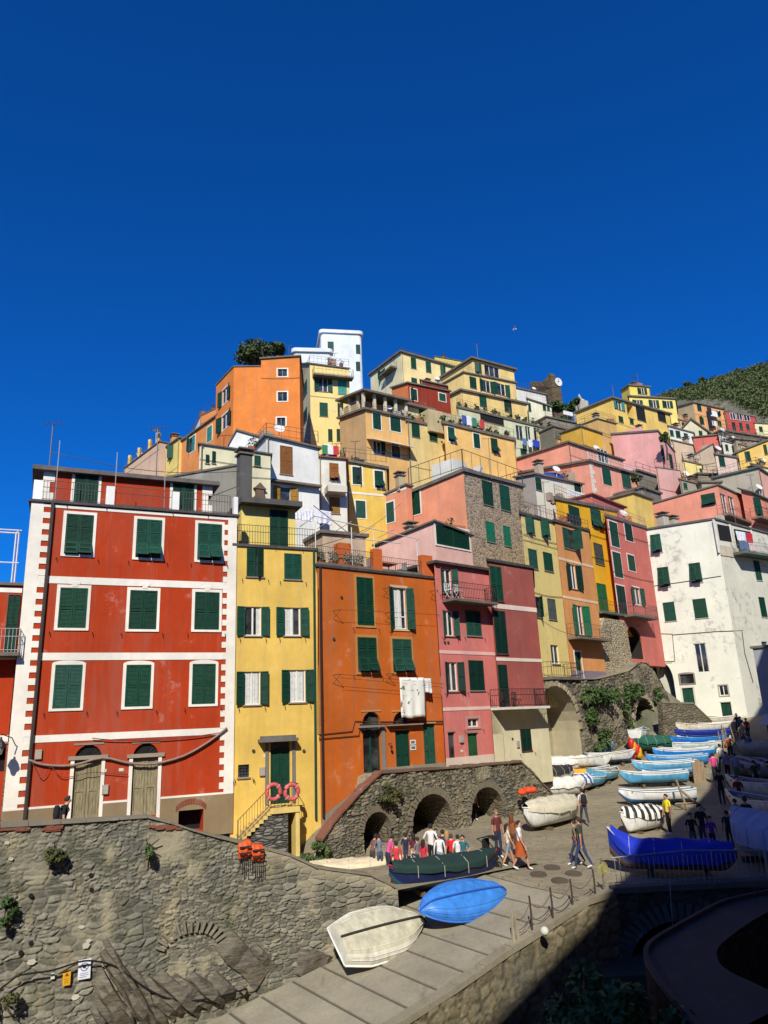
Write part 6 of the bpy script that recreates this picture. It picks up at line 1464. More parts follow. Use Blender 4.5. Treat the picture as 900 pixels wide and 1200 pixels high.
tag(mb.build('hillside', HILLM, smooth=True), kind='structure')
# far wooded hill
cr = [(600, 520), (700, 498), (760, 474), (785, 469), (815, 459), (845, 450), (870, 442), (900, 436), (960, 422), (1060, 405), (1200, 390)]
rows = []
for f, (Yd, dz) in enumerate(((150, -52), (190, -34), (225, -18), (260, -6), (290, 0), (330, -12))):
    rows.append([pt(x, y, 290)*1 for x, y in cr])
mbh = MB(); R_ = []
prof = [(170, -58), (200, -40), (235, -22), (265, -8), (290, 0), (340, -25)]
for Yd, dz in prof:
    r = []
    for x, y in cr: c = pt(x, y, 290); r.append(Vector((c.x*(Yd/290)**.3, Yd, c.z+dz+2.5*(noise.noise(Vector((c.x*.05, Yd*.03, 0)))))))
    R_.append(r)
n = len(cr); mbh.add([v for r in R_ for v in r], [(j*n+i, j*n+i+1, (j+1)*n+i+1, (j+1)*n+i) for j in range(len(prof)-1) for i in range(n-1)])
tag(mbh.build('wooded_hill', HILLM, smooth=True), kind='structure')
rr = random.Random(11); lm = MB()
for k in range(2700):
    j = rr.randrange(0, 4); i = rr.randrange(2, n-2); a, b = rr.random(), rr.random()
    p = (R_[j][i].lerp(R_[j][i+1], a)).lerp(R_[j+1][i].lerp(R_[j+1][i+1], a), b)
    if p.x > 190: continue
    s = rr.uniform(1., 2.4); leaves(lm, p+Vector((0, 0, s*.5)), (s*1.2, s*1.2, s), 34, .5, rr)
tag(lm.build('woods', leafmat('woods', (.03, .045, .013), (.085, .105, .034)), fix=False), 'scrubby green brown woods covering the far hill behind the village', 'woods', kind='stuff')
# trees
def tree(label, x, y, Y, w_px, h_px, mat, base_dz, nl=1600, size=.3, group=None, name='pine_tree', lobes=7, cat='tree'):
    c = pt(x, y, Y); k = Y/894; a, b = w_px*k/2, h_px*k/2; t = thing(name, label, cat, c-ZV*base_dz, group); mb = MB(); C_ = []
    for j in range(lobes):
        q = 2*math.pi*j/lobes+rr.random(); d = Vector((math.cos(q)*a*.58*rr.uniform(.5, 1), math.sin(q)*a*.5, rr.uniform(-.35, .45)*b)); C_.append(c+d); leaves(mb, c+d, (a*.46, a*.46, b*.55), nl//lobes, size, rr)
    mb.build('crown', mat, t, fix=False); mb = MB(); bs = c-ZV*base_dz
    mb.tube([bs, bs.lerp(c, .5)+Vector((.15, 0, 0)), c], [a*.09+.08, a*.07+.06, a*.04+.03], 8)
    for q in C_: mb.tube([bs.lerp(c, .75), q], [a*.04+.03, .02], 5)
    mb.build('trunk', BARK, t)
tree('dark umbrella pine rising behind the tall orange house, the larger left crown', 299, 414, 84, 56, 36, PINEM, 9, 4200, .24, None, 'pine_tree', 11)
tree('smaller pine crown to the right behind the tall orange house roof', 323, 411, 85, 34, 20, PINEM, 9, 1700, .24, None, 'pine_tree', 7)
for x, y, w, h_, lab in ((652, 476, 24, 16, 'bushy green tree right below the castle'), (668, 478, 18, 18, 'green tree between the castle and the chapel turret'), (660, 492, 26, 14, 'green shrub bank above the grey terraces'), (648, 503, 18, 11, 'low green shrub beside the white washing terrace'), (676, 470, 12, 8, 'small shrub at the foot of the chapel turret')):
    tree(lab, x, y, 124 if y < 485 else 112, w, h_, LEAFM, 4, 700, .4, None, 'hill_tree', 5)
for x, y, w, h_, lab in ((822, 446, 10, 13, 'round dark tree standing on the skyline of the far hill, its left tree'), (836, 446, 9, 9, 'second dark tree on the skyline of the far hill'), (865, 434, 8, 9, 'little dark tree on the crest at the upper right'), (806, 450, 12, 7, 'pale bare bush on the left shoulder of the far hill'), (887, 434, 14, 5, 'low dark tree on the crest by the right edge')):
    tree(lab, x, y, 285, w, h_, SCRUB if 'pale' in lab else PINEM, 4, 420, .6, None, 'hill_tree', 4)
tree('olive green shrub on the side terrace of the big pink house', 778, 512, 84, 12, 18, LEAFM, 3, 500, .22, None, 'terrace_shrub', 4, 'shrub')
tree('dense green hedge under the orange and green tree line right of the grey terraces', 745, 560, 78, 14, 12, LEAFM, 3, 400, .25, None, 'terrace_shrub', 4, 'shrub')
# stepped grey terraces filling the gaps on the hill
def patch(label, x, y, Y, w, d, hgt, az, col=(150, 142, 126), mat=None, rail=True, name='garden_terrace'):
    c = pt(x, y, Y); f = Fr(c, az); t = thing(name, label, 'terrace', c-ZV*hgt); mb = MB(); mb.box(f, 0, w, -d, 0, c.z-hgt, c.z); mb.build('wall', mat or plaster(col, .7), t)
    mb = MB(); mb.box(f, -.2, w+.2, -d, .2, c.z+.003, c.z+.22); mb.build('slab', ROOF, t); mb = MB()
    if rail:
        for i in range(int(w/1.5)+1): mb.tube([f.p(i*1.5, -.1, c.z+.2), f.p(i*1.5, -.1, c.z+1.2)], .03, 4)
        mb.tube([f.p(0, -.1, c.z+1.2), f.p(w, -.1, c.z+1.2)], .025, 4); mb.tube([f.p(0, -.1, c.z+.7), f.p(w, -.1, c.z+.7)], .02, 4); mb.build('railing', RAILM, t)
    return t, f, c
patch('grey stone terrace with rails left of the salmon gable', 640, 489, 104, 9, 4, 8, 30)
patch('lower grey terrace under the white washing', 648, 500, 98, 8, 4, 7, 34, (120, 116, 100))
patch('grey terrace with washing and iron rails between salmon and pink houses', 747, 552, 82, 4.5, 5, 7, 40, (136, 130, 118))
patch('cluttered grey terrace just above the coral house', 752, 572, 76, 4, 5, 8, 42, (126, 122, 110))
patch('yellow wall terrace behind the crimson house', 742, 578, 73, 4, 5, 8, 44, (238, 206, 110))
patch('grey terrace under the yellow right hand house', 822, 566, 80, 6, 4, 8, 6, (168, 158, 132))
patch('dark terrace strip between the red row house and the hip roofed white house', 845, 505, 101, 11, 5, 5, 24, (110, 96, 76))
patch('beige roof terrace at the right below the cream edge house', 862, 515, 94, 9, 5, 8, 18, (176, 160, 132))
patch('brown roof terrace left of the yellow right house', 818, 556, 84, 4, 4, 6, 16, (150, 140, 120))
patch('pale terrace behind the orange house roof', 378, 625, 47, 3.2, 3, 6, 30, (206, 180, 150), rail=False)
# ---------------------------------------------------------------- boats
bw_ = random.Random(21)
def canvas(rgb, key=None):
    return paint(rgb, .85, .18, 3.5, obj=True)
def boat(label, pos, head, L=4.6, B=1.7, H=.7, hull=(240, 240, 232), bottom=None, band=None, inner=(120, 150, 170), cover=None, crown=.35, flip=False, transom=True, tilt=0., lift=.3, name='rowing_boat', group=None, skirt=.22, mats=None, keel=(90, 70, 50), fine=1., rocker=0., bow=0.):
    pos = Vector(pos); t = thing(name, label, 'boat', pos, group)
    q = R(head); M = Matrix.Translation(pos+Vector((0, 0, lift))) @ Matrix.Rotation(q, 4, 'Z') @ Matrix.Rotation(R(tilt), 4, 'X')
    if flip: M = Matrix.Translation(pos+Vector((0, 0, abs(math.sin(R(tilt)))*B*.46))) @ Matrix.Rotation(q, 4, 'Z') @ Matrix.Rotation(R(tilt), 4, 'X') @ Matrix.Translation((0, 0, H*1.05)) @ Matrix.Rotation(math.pi, 4, 'X')
    T = lambda p: M @ Vector(p)
    n, ms = 22, 8
    def hb(s):
        if transom: b = min(1, .70+.42*math.sin(math.pi*min(1, s*1.05)))*(1-max(0, (s-.45)/.55)**2.4)
        else: b = (1-abs(2*s-1)**2.3)**.75
        return max(.012, b*B/2)
    def zg(s): return H*(1+.16*(2*s-1)**2+.16*max(0, 2*s-1)**2)+bow*max(0, (s-.72)/.28)**2
    def zk(s):
        z = .0+rocker*(2*s-1)**2
        if s > .86: z += H*.9*((s-.86)/.14)**2.2
        if not transom and s < .14: z += H*.8*((.14-s)/.14)**2.2
        return z
    X = lambda s: (s-.5)*L+(.12*H if s > .99 else 0)
    def sect(s, off=0.):
        b, k, g = hb(s)-off, zk(s)+off, zg(s); b = max(b, .006); o = []
        for j in range(ms+1):
            w = j/ms*math.pi/2; o.append((X(s), b*math.sin(w)**.75, k+(g-k)*(1-math.cos(w))**(1.05)))
        return o
    cols = [hull, bottom or hull, band or hull]; mm = [paint(c, .45, .32, 4., obj=True) for c in cols]
    if mats: mm = mats
    S = [sect(i/n) for i in range(n+1)]
    mb = MB()
    for side in (1, -1):
        base = len(mb.v); mb.v += [T((x, y*side, z)) for s in S for x, y, z in s]
        for i in range(n):
            for j in range(ms):
                a = base+i*(ms+1)+j; mb.f.append([a, a+1, a+ms+2, a+ms+1]); mb.m.append(1 if j < 4 else (2 if j >= ms-1 else 0))
    if transom:
        mb.poly([T((x, y, z)) for x, y, z in S[0]]+[T((x, -y, z)) for x, y, z in S[0][::-1]], 0)
    mb.build('hull', mm, t, smooth=True)
    Si = [sect(i/n, .045) for i in range(n+1)]
    if flip:
        for side in (1, -1):
            for j in (3, 5, 6): mb = MB(); mb.tube([T((S[i][j][0], S[i][j][1]*side*1.005, S[i][j][2]-.004)) for i in range(1, n)], .013, 4); mb.build('strake', mm[0], t)
    if not flip:
        mb = MB()
        for side in (1, -1):
            base = len(mb.v); mb.v += [T((x*.985, y*side, max(z, .1))) for s in Si for x, y, z in s]
            for i in range(n):
                for j in range(ms): a = base+i*(ms+1)+j; mb.f.append([a, a+1, a+ms+2, a+ms+1]); mb.m.append(0)
        mb.build('inside', paint(inner, .6, .2, 5., obj=True), t, smooth=True)
    mb = MB()
    for side in (1, -1): mb.tube([T((X(i/n), (hb(i/n)+.01)*side, zg(i/n))) for i in range(n+1)], .032, 6)
    if transom: mb.tube([T((X(0), -hb(0), zg(0))), T((X(0), hb(0), zg(0)))], .03, 6)
    mb.build('gunwale', paint(band or (236, 234, 226), .4, .15, 5., obj=True), t, smooth=True)
    mb = MB(); 
    for i in range(n): 
        for a, b in ((i/n, (i+1)/n),): mb.add([T((X(a), -.03, zk(a))), T((X(a), .03, zk(a))), T((X(b), .03, zk(b))), T((X(b), -.03, zk(b))), T((X(a), -.025, zk(a)-.06)), T((X(a), .025, zk(a)-.06)), T((X(b), .025, zk(b)-.06)), T((X(b), -.025, zk(b)-.06))], [(4, 5, 6, 7), (0, 4, 7, 3), (1, 5, 6, 2), (0, 1, 5, 4), (3, 2, 6, 7)])
    mb.build('keel', paint(keel, .7, .2, obj=True), t)
    if not flip and not cover:
        for sg in (1, -1):
            mb = MB(); mb.tube([T((-.3*L, sg*B*.12, zg(.3)-.06)), T((.3*L, sg*B*.2, zg(.7)-.03))], .025, 5); mb.tube([T((.3*L, sg*B*.2, zg(.7)-.03)), T((.36*L, sg*B*.21, zg(.7)-.03))], [.03, .07], 5); mb.build('oar', wood((190, 160, 110)), t)
        mb = MB(); mb.tube([T((L*.3+.14*math.cos(w*1.0), .14*math.sin(w), zg(.8)-.1+w*.004)) for w in [k*.7 for k in range(26)]], .016, 4); mb.build('rope', flat((200, 180, 140)), t)
        for s in (.2, .45, .68):
            mb = MB(); b = hb(s)-.05; z = zg(s)-.16; x = X(s); mb.add([T((x+dx, dy, z+dz)) for dz in (0, .035) for dx, dy in ((-.12, -b), (.12, -b), (.12, b), (-.12, b))], [(3, 2, 1, 0), (4, 5, 6, 7), (0, 1, 5, 4), (1, 2, 6, 5), (2, 3, 7, 6), (3, 0, 4, 7)]); mb.build('thwart', wood((150, 120, 84)), t)
    if cover:
        mb = MB(); m = 12; nn = n
        for i in range(nn+1):
            s = .02+.965*i/nn; b = hb(s)+.05
            for j in range(-2, m+3):
                f = min(max(j/m, 0), 1)*2-1; hang = 0
                if j < 0: hang = -j*.5
                if j > m: hang = (j-m)*.5
                k = noise.noise(Vector((s*9, f*3, len(label)*.37)))*.07+noise.noise(Vector((s*26, f*7, len(label)*.37)))*.03-.05*abs(math.sin(s*14.3))*(1-abs(f)**2)
                z = zg(s)+.055+crown*(1-abs(f)**1.7)*(math.sin(math.pi*min(max(s*.9+.06, 0), 1))**.5)+k-hang*skirt*(1+.35*noise.noise(Vector((s*7, j, 3.))))
                mb.v.append(T((X(s), f*b*(1+.02*hang), z)))
        w = m+5
        for i in range(nn):
            for j in range(w-1): a = i*w+j; mb.f.append([a, a+1, a+w+1, a+w]); mb.m.append(0)
        mb.build('cover', cover if not isinstance(cover, tuple) else canvas(cover), t, smooth=True)
        mb = MB()
        for s in (.2, .42, .64, .84):
            mb.tube([T((X(s), (hb(s)+.075)*math.copysign(1, f)*min(1, abs(f)), zg(s)+.035+crown*(1-min(1, abs(f))**1.7)*(math.sin(math.pi*min(max(s*.9+.06, 0), 1))**.5)-(.5*H if abs(f) > 1.05 else 0))) for f in (-1.1, -1, -.6, -.3, 0, .3, .6, 1, 1.1)], .012, 4)
        mb.build('lashing', flat((190, 184, 170)), t)
    if lift > .05 and not flip:
        for s in (.25, .7):
            mb = MB(); c = T((X(s), 0, zk(s)-.06)); gz = pos.z; U = Vector((-math.sin(q), math.cos(q), 0)); mb.gbox(Vector((c.x, c.y, gz)), U, ZV, Vector((math.cos(q), math.sin(q), 0)), -B*.34, B*.34, -.1, max(.06, c.z-gz), -.08, .08); mb.build('chock', wood((110, 92, 70)), t)
    return t
WB_, LB, MBl, DB = (240, 240, 234), (92, 172, 214), (40, 128, 214), (26, 50, 150)
NAVY = (28, 44, 104)
# upturned boats on the slipway
p = G(449, 1117); boat('upturned cream dinghy with a dark keel line lying on the slipway against the wall', p, 38, 3.5, 1.75, .42, (236, 232, 214), (214, 208, 180), (244, 242, 232), flip=True, tilt=42, name='upturned_boat', keel=(52, 46, 36), rocker=.06)
p = G(546, 1072); boat('upturned bright blue scuffed boat at the top of the slipway', p, 33, 3.7, 1.6, .34, (60, 132, 222), (66, 142, 230), (56, 122, 214), flip=True, transom=False, tilt=34, name='upturned_boat', keel=(40, 100, 190), rocker=.08)
# dark boat under green cover by the arches
p = G(522, 1040); boat('navy boat with red stripe under a dark green cover, by the arch group', p, 22, 4.4, 1.45, .72, (22, 36, 84), (40, 90, 110), (176, 52, 84), cover=(16, 50, 44), crown=.22, transom=False, lift=.12, name='covered_boat')
p = G(418, 1027); boat('blue and white boat with cream canvas half hidden behind the wall end', p, 4, 4.0, 1.4, .45, (60, 130, 200), None, (240, 240, 240), cover=(232, 214, 176), crown=.15, lift=.05, name='covered_boat')
# large cream covered boat by the terrace wall end
p = G(648, 968); boat('large white boat under cream canvas near the end of the arched wall', p, 46+180, 4.5, 1.6, .7, (240, 238, 228), None, None, cover=(214, 206, 178), crown=.5, lift=.15, transom=False, name='covered_boat')
GL = 'boats drawn up on the left of the street'; GR = 'boats drawn up in a row on the right of the street'
def sm(a, k, f): return a[:3]+(a[3]*f, a[4]*f, a[5]*f)+a[6:]
def lb(*a, **k): k['lift'] = k.get('lift', .3)*.6; boat(*sm(a, k, .82), group=GL, **k)
p = G(660, 934); lb('white boat shrouded in white cloth just behind the large cream covered boat', p, 20, 3.8, 1.6, .7, WB_, cover=(236, 234, 224), crown=.4, lift=.2, name='covered_boat')
p = G(650, 917); lb('boat with black and white cover at the corner of the cream ground floor', p, 20, 3.6, 1.5, .65, WB_, cover=(40, 42, 44), crown=.35, lift=.25, name='covered_boat')
p = G(662, 906); lb('white covered boat between the black cover and the yellow hull', p, 15, 4.2, 1.6, .7, WB_, cover=(238, 236, 228), crown=.35, lift=.25, name='covered_boat')
p = G(684, 926); lb('small boat under a blue and white striped cover', p, 60, 3.0, 1.5, .6, (236, 236, 236), cover=cloth_stripes((240, 240, 240), (30, 82, 160), 2.6, 'x'), crown=.3, lift=.2, name='covered_boat')
p = G(699, 922); lb('light blue rowing boat next to the striped cover', p, 55, 3.2, 1.4, .6, LB, None, (220, 236, 240), lift=.2)
p = G(714, 915); lb('second light blue rowing boat, a step further up the street', p, 52, 3.6, 1.4, .62, (104, 184, 220), None, (230, 240, 240), lift=.2)
p = G(681, 904); lb('white rowing boat with a thin red line below its rail', p, -8+0, 5.0, 1.7, .8, WB_, None, (236, 232, 220), lift=.45)
p = G(716, 897); lb('white rowing boat with a blue bottom in front of the ivy weeds', p, 8, 4.4, 1.6, .7, WB_, (50, 110, 170), None, lift=.4)
p = G(678, 906.5); lb('yellow kayak hull under the white boat', p, 0, 3.4, .8, .35, (240, 178, 30), flip=True, name='kayak')
p = G(690, 889); lb('blue boat behind the white rowing boats, close to the pale arch', p, 5, 4.6, 1.5, .7, (70, 140, 200), None, (240, 240, 240), lift=.5)
def rb(*a, **k): k['lift'] = k.get('lift', .3)*.55; boat(*sm(a, k, .78), group=GR, **k)
p = G(768, 922); rb('light blue rowing boat with white rail, nearest of the blue row on stands', p, 177, 5.0, 1.7, .75, LB, None, (236, 240, 240), lift=.45)
p = G(780, 909); rb('pale blue boat with white band, second of the blue row', p, 176, 5.1, 1.7, .75, (110, 186, 224), None, (244, 244, 240), lift=.5)
p = G(795, 901); rb('sky blue boat, third of the blue row behind the pale blue ones', p, 177, 5.0, 1.7, .72, (70, 156, 220), None, (180, 214, 236), lift=.5)
p = G(802, 893); rb('bright azure boat with white interior, fourth of the blue row', p, 177, 5.1, 1.7, .72, (36, 136, 226), None, (240, 242, 244), inner=(230, 232, 230), lift=.5)
p = G(813, 884); rb('pale green white boat wedged behind the azure boat', p, 175, 4.9, 1.6, .66, (206, 224, 216), None, (236, 238, 230), lift=.5)
p = G(820, 878); rb('vivid blue boat with dark blue lower side, fifth of the blue row', p, 177, 5.2, 1.7, .72, (30, 120, 214), (22, 60, 140), (60, 150, 230), lift=.5)
p = G(824, 869); rb('dark navy blue boat behind the vivid blue one', p, 177, 5.0, 1.6, .7, DB, None, (60, 80, 180), lift=.5)
p = G(829, 863); rb('long cream boat at the top end of the row', p, 176, 5.6, 1.8, .85, (232, 222, 198), None, (240, 232, 214), lift=.45)
p = G(836, 853); rb('cream boat furthest up the street before the white house', p, 176, 5.0, 1.6, .75, (226, 216, 196), None, (236, 226, 206), lift=.4)
p = G(772, 943); rb('white boat with blue keel, nearest of the right row, below the blue boats', p, 175, 5.0, 1.7, .7, WB_, (52, 120, 180), (236, 240, 240), lift=.3)
p = G(752, 974); rb('white boat under a black and white striped cover', p, 214, 3.1, 1.7, .85, (240, 238, 228), None, None, cover=cloth_stripes((236, 234, 222), (40, 42, 40), 3.0, 'x', .5), crown=.38, lift=.12, name='covered_boat')
p = G(792, 1026); boat('long boat under a royal blue tarpaulin behind the bridge railing, half in shade', p, 160, 4.2, 1.4, .55, (30, 60, 170), (120, 96, 80), None, bow=.6, cover=(16, 50, 190), crown=.4, lift=.25, transom=False, skirt=.4, name='covered_boat')
p = G(764, 884); boat('boat under dark green tarpaulin at the inner end of the blue row', p, 176, 2.8, 1.5, .6, (40, 100, 80), cover=(24, 92, 72), crown=.4, lift=.3, name='covered_boat')
p = G(752, 878); boat('white rowing boat stowed end on inside the small arch', p, 60, 3.2, 1.4, .65, WB_, (60, 80, 110), None, lift=.7)
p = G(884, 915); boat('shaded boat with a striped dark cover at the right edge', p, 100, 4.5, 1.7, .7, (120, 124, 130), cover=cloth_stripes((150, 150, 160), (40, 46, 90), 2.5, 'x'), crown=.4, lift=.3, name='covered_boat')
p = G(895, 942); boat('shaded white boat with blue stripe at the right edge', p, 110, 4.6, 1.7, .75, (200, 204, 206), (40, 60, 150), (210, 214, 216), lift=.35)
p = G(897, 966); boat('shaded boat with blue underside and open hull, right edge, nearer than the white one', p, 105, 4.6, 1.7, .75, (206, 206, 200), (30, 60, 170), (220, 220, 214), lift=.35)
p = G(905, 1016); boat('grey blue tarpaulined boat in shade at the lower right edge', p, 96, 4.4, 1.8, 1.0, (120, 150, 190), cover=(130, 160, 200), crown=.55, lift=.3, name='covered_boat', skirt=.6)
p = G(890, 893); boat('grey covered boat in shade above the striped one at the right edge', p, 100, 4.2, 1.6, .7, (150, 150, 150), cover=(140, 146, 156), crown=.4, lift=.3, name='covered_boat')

p = G(790, 915); rb('slim white boat tucked between the light blue and the pale blue boats', p, 178, 4.8, 1.4, .6, (236, 236, 230), None, (90, 160, 210), lift=.35)
p = G(806, 889); rb('turquoise rowing boat squeezed between the azure boat and the pale green one', p, 177, 4.8, 1.4, .62, (60, 170, 190), None, (236, 240, 240), lift=.4)
p = G(826, 873.5); rb('white boat with a navy rail between the vivid blue and the navy boats', p, 177, 4.8, 1.4, .62, (232, 232, 226), None, (40, 56, 120), lift=.4)
p = G(833, 858); rb('pale pink cream boat between the two long cream boats', p, 177, 5.0, 1.4, .62, (230, 206, 190), None, (236, 226, 210), lift=.4)
p = G(704, 910); lb('tiny sky blue tender beside the white rowing boats', p, 40, 2.6, 1.2, .5, (120, 190, 220), None, (236, 236, 230), lift=.2)
# ---------------------------------------------------------------- people
SKIN = [(206, 150, 120), (190, 130, 100), (222, 170, 140)]
def skinmat(k):
    key = ('skin', k)
    if key not in MATS: t = NT('skin'); n = t.noise(t.pos(), 30, 3); c = sc(lin(SKIN[k]), .8); MATS[key] = t.fin(t.mix(n, sc(c, .9), sc(c, 1.08)), .55)
    return MATS[key]
def cloth(rgb): return paint(rgb, .9, .22, 9., obj=True)
PR = random.Random(31)
def person(label, pos, face, h=1.7, top=(60, 60, 70), bot=(40, 44, 60), shoe=(230, 228, 224), hair=(40, 30, 24), skin=0, pose='stand', long_sleeve=False, long_hair=False, skirt=None, shorts=False, lean=0., pack=None, group=None, female=False, cap=None):
    pos = Vector(pos); k = h/1.75; t = thing('person', label, 'person', pos, group)
    Mx = Matrix.Translation(pos) @ Matrix.Rotation(R(face), 4, 'Z') @ Matrix.Scale(k, 4)
    sw = .155 if female else .18
    sx = lambda z: math.tan(R(lean))*max(0, z-.95)           # forward lean of the trunk
    V, E, Rr, Tg = [], [], [], []
    def v(p, r, tg, par=None):
        V.append(Vector(p)); Rr.append(r); Tg.append(tg)
        if par is not None: E.append((par, len(V)-1))
        return len(V)-1
    pel = v((0, 0, .95), (.115, .15), 'b'); wa = v((sx(1.1), 0, 1.1), (.095, .13 if not female else .115), 't', pel); ch = v((sx(1.3), 0, 1.3), (.115, .16 if not female else .145), 't', wa); nb = v((sx(1.43), 0, 1.43), (.075, .09), 't', ch)
    nk = v((sx(1.5)+.01, 0, 1.51), (.05, .05), 's', nb); hd = v((sx(1.58)+.03, 0, 1.59), (.082, .07), 's', nk); ht = v((sx(1.66)+.02, 0, 1.69), (.075, .065), 's', hd)
    nose = v((sx(1.58)+.125, 0, 1.585), (.012, .012), 's', hd)
    walk = pose == 'walk'
    for s in (1, -1):
        hp = v((0, .085*s, .88), (.085, .085), 'b', pel); f = (.2*s if walk else .02*s)
        kn = v((f*.75+.03, .09*s, .49), (.058, .058), 'b' if not (shorts or skirt) else 's', hp); an = v((f*1.25-(.06 if walk and s < 0 else 0), .09*s, .09+(.06 if walk and s < 0 else 0)), (.038, .038), 'b' if not (shorts or skirt) else 's', kn)
        v((f*1.25+.15, .1*s, .035+(.0 if not (walk and s < 0) else .02)), (.038, .034), 'h', an)
        sh = v((sx(1.41), sw*s, 1.41), (.055, .055), 't', nb)
        a = pose if isinstance(pose, str) else 'stand'
        if a in ('fold', 'phone') or (a == 'phone1' and s > 0): el = (sx(1.15)+.05, (sw+.06)*s, 1.14); wr = (sx(1.2)+.26, (sw-.08)*s, 1.18 if a == 'fold' else 1.3)
        elif a == 'hip': el = (sx(1.15)-.03, (sw+.14)*s, 1.15); wr = (.04, (sw+.02)*s, 1.0)
        else: g = -.14*s if walk else .02; el = (sx(1.14)+g*.5, (sw+.06)*s, 1.13); wr = (sx(.9)+g+.06, (sw+.07)*s, .88)
        e_ = v(el, (.042, .042), 't' if long_sleeve else 'ts', sh); w_ = v(wr, (.028, .028), 't' if long_sleeve else 's', e_)
        d = (Vector(wr)-Vector(el)).normalized(); sd = d.cross(Vector((1, 0, .3))).normalized(); fw_ = sd.cross(d)
        pm = v(Vector(wr)+d*.055, (.018, .036), 's', w_)
        for q, (o, ln) in enumerate(((-.027, .07), (-.009, .085), (.009, .08), (.027, .062))):
            a1 = v(Vector(wr)+d*.09+fw_*o, (.0095, .0095), 's', pm); v(Vector(wr)+d*(.09+ln)+fw_*o*1.1+sd*.02*-s, (.0075, .0075), 's', a1)
        v(Vector(wr)+d*.06+fw_*.05, (.01, .01), 's', w_)
    me = bpy.data.meshes.new('body'); me.from_pydata([tuple(p) for p in V], E, [])
    o = bpy.data.objects.new('body', me); COL.objects.link(o); m = o.modifiers.new('s', 'SKIN'); m.use_smooth_shade = True; o.modifiers.new('u', 'SUBSURF').levels = 1
    for i, d in enumerate(me.skin_vertices[0].data): d.radius = Rr[i]; d.use_root = (i == 0)
    dg = bpy.context.evaluated_depsgraph_get(); m2 = bpy.data.meshes.new_from_object(o.evaluated_get(dg)); bpy.data.objects.remove(o)
    mats = [skinmat(skin), cloth(top), cloth(bot), cloth(shoe)]
    for x in mats: m2.materials.append(x)
    segs = [(V[a], V[b], Tg[b]) for a, b in E]
    for p in m2.polygons:
        c = p.center; best = 9; tg = 's'
        for a, b, g in segs:
            ab = b-a; f = max(0, min(1, (c-a).dot(ab)/max(ab.length_squared, 1e-9))); dd = (c-a-ab*f).length
            if dd < best: best, tg, bf = dd, g, f
        if tg == 'ts': tg = 't' if bf < .75 else 's'
        if tg == 'b' and shorts and c.z < .6: tg = 's'
        if tg == 's' and shorts and .62 < c.z < 1.0 and best < .2 and abs(c.y) < .2 and abs(c.x) < .25: tg = 'b'
        if tg == 'h' and False: pass
        p.material_index = {'s': 0, 't': 1, 'b': 2, 'h': 3}[tg]; p.use_smooth = True
        if c.z > 1.5 and abs(c.y) < .2: p.material_index = 0
    m2.transform(Matrix.Translation(-pos) @ Mx)
    b = bpy.data.objects.new('body', m2); COL.objects.link(b); b.parent = t; W[b] = W[t]
    # hair
    hc = Vector((sx(1.65)+.005, 0, 1.655)); mb = MB(); N_, K = 12, 7
    for i in range(K+1):
        th = math.pi*.62*i/K
        for j in range(N_):
            ph = 2*math.pi*j/N_; fr_ = math.cos(ph); r = 1.0-(.55*max(0, fr_)*(i/K)**1.2)
            zz = .095*math.cos(th)-(.02 if fr_ < 0 else 0); mb.v.append(Mx @ (hc+Vector((.112*math.sin(th)*math.cos(ph)*r-.008, .098*math.sin(th)*math.sin(ph), zz+(.03*max(0, fr_)*i/K)))))
    mb.f += [[i*N_+j, i*N_+(j+1) % N_, (i+1)*N_+(j+1) % N_, (i+1)*N_+j] for i in range(K) for j in range(N_)]; mb.m += [0]*(K*N_)
    if long_hair:
        base = len(mb.v); pr = [(.0, .10), (-.10, .105), (-.2, .1), (-.32, .07)]
        for z, r in pr:
            for j in range(9): ph = math.pi*.5+math.pi*j/8; mb.v.append(Mx @ (hc+Vector((math.cos(ph)*r*.9-.02, math.sin(ph)*r, z))))
        mb.f += [[base+i*9+j, base+i*9+j+1, base+(i+1)*9+j+1, base+(i+1)*9+j] for i in range(3) for j in range(8)]; mb.m += [0]*24
    hb_ = mb.build('hair' if not cap else 'cap', flat(cap or hair, .8), t, smooth=True)
    for s in (1, -1):
        mb = MB(); c = Mx @ Vector((sx(1.6)+.105, .03*s, 1.61)); mb.lathe(c-ZV*.008, [(.004, 0), (.011, .004), (.011, .012), (.004, .016)], 6); mb.build('eye', DARK, t)
    if skirt:
        mb = MB(); N_ = 18; pr = [(1.05, .13, .16), (.9, .17, .2), (.6, .2, .23), (skirt[1], .25, .27)]
        for z, rx, ry in pr:
            for j in range(N_): ph = 2*math.pi*j/N_; w = 1+(.06 if j % 2 else -.04)*(1.05-z); mb.v.append(Mx @ Vector((math.cos(ph)*rx*w, math.sin(ph)*ry*w, z)))
        for i in range(3):
            for j in range(N_): mb.f.append([i*N_+j, i*N_+(j+1) % N_, (i+1)*N_+(j+1) % N_, (i+1)*N_+j]); mb.m.append(0)
        mb.build('skirt', cloth(skirt[0]), t, smooth=True)
    if pack:
        bp = MB(); N_ = 10
        prof = [(.0, .05, .09), (.04, .09, .14), (.2, .11, .15), (.38, .1, .14), (.46, .06, .09)]
        for z, rx, ry in prof:
            for j in range(N_): ph = 2*math.pi*j/N_; bp.v.append(Mx @ Vector((sx(1.25)-.2+math.cos(ph)*rx, math.sin(ph)*ry, 1.02+z)))
        for i in range(4):
            for j in range(N_): bp.f.append([i*N_+j, i*N_+(j+1) % N_, (i+1)*N_+(j+1) % N_, (i+1)*N_+j]); bp.m.append(0)
        bp.f.append(list(range(N_))); bp.m.append(0); bp.f.append(list(range(4*N_, 5*N_))); bp.m.append(0)
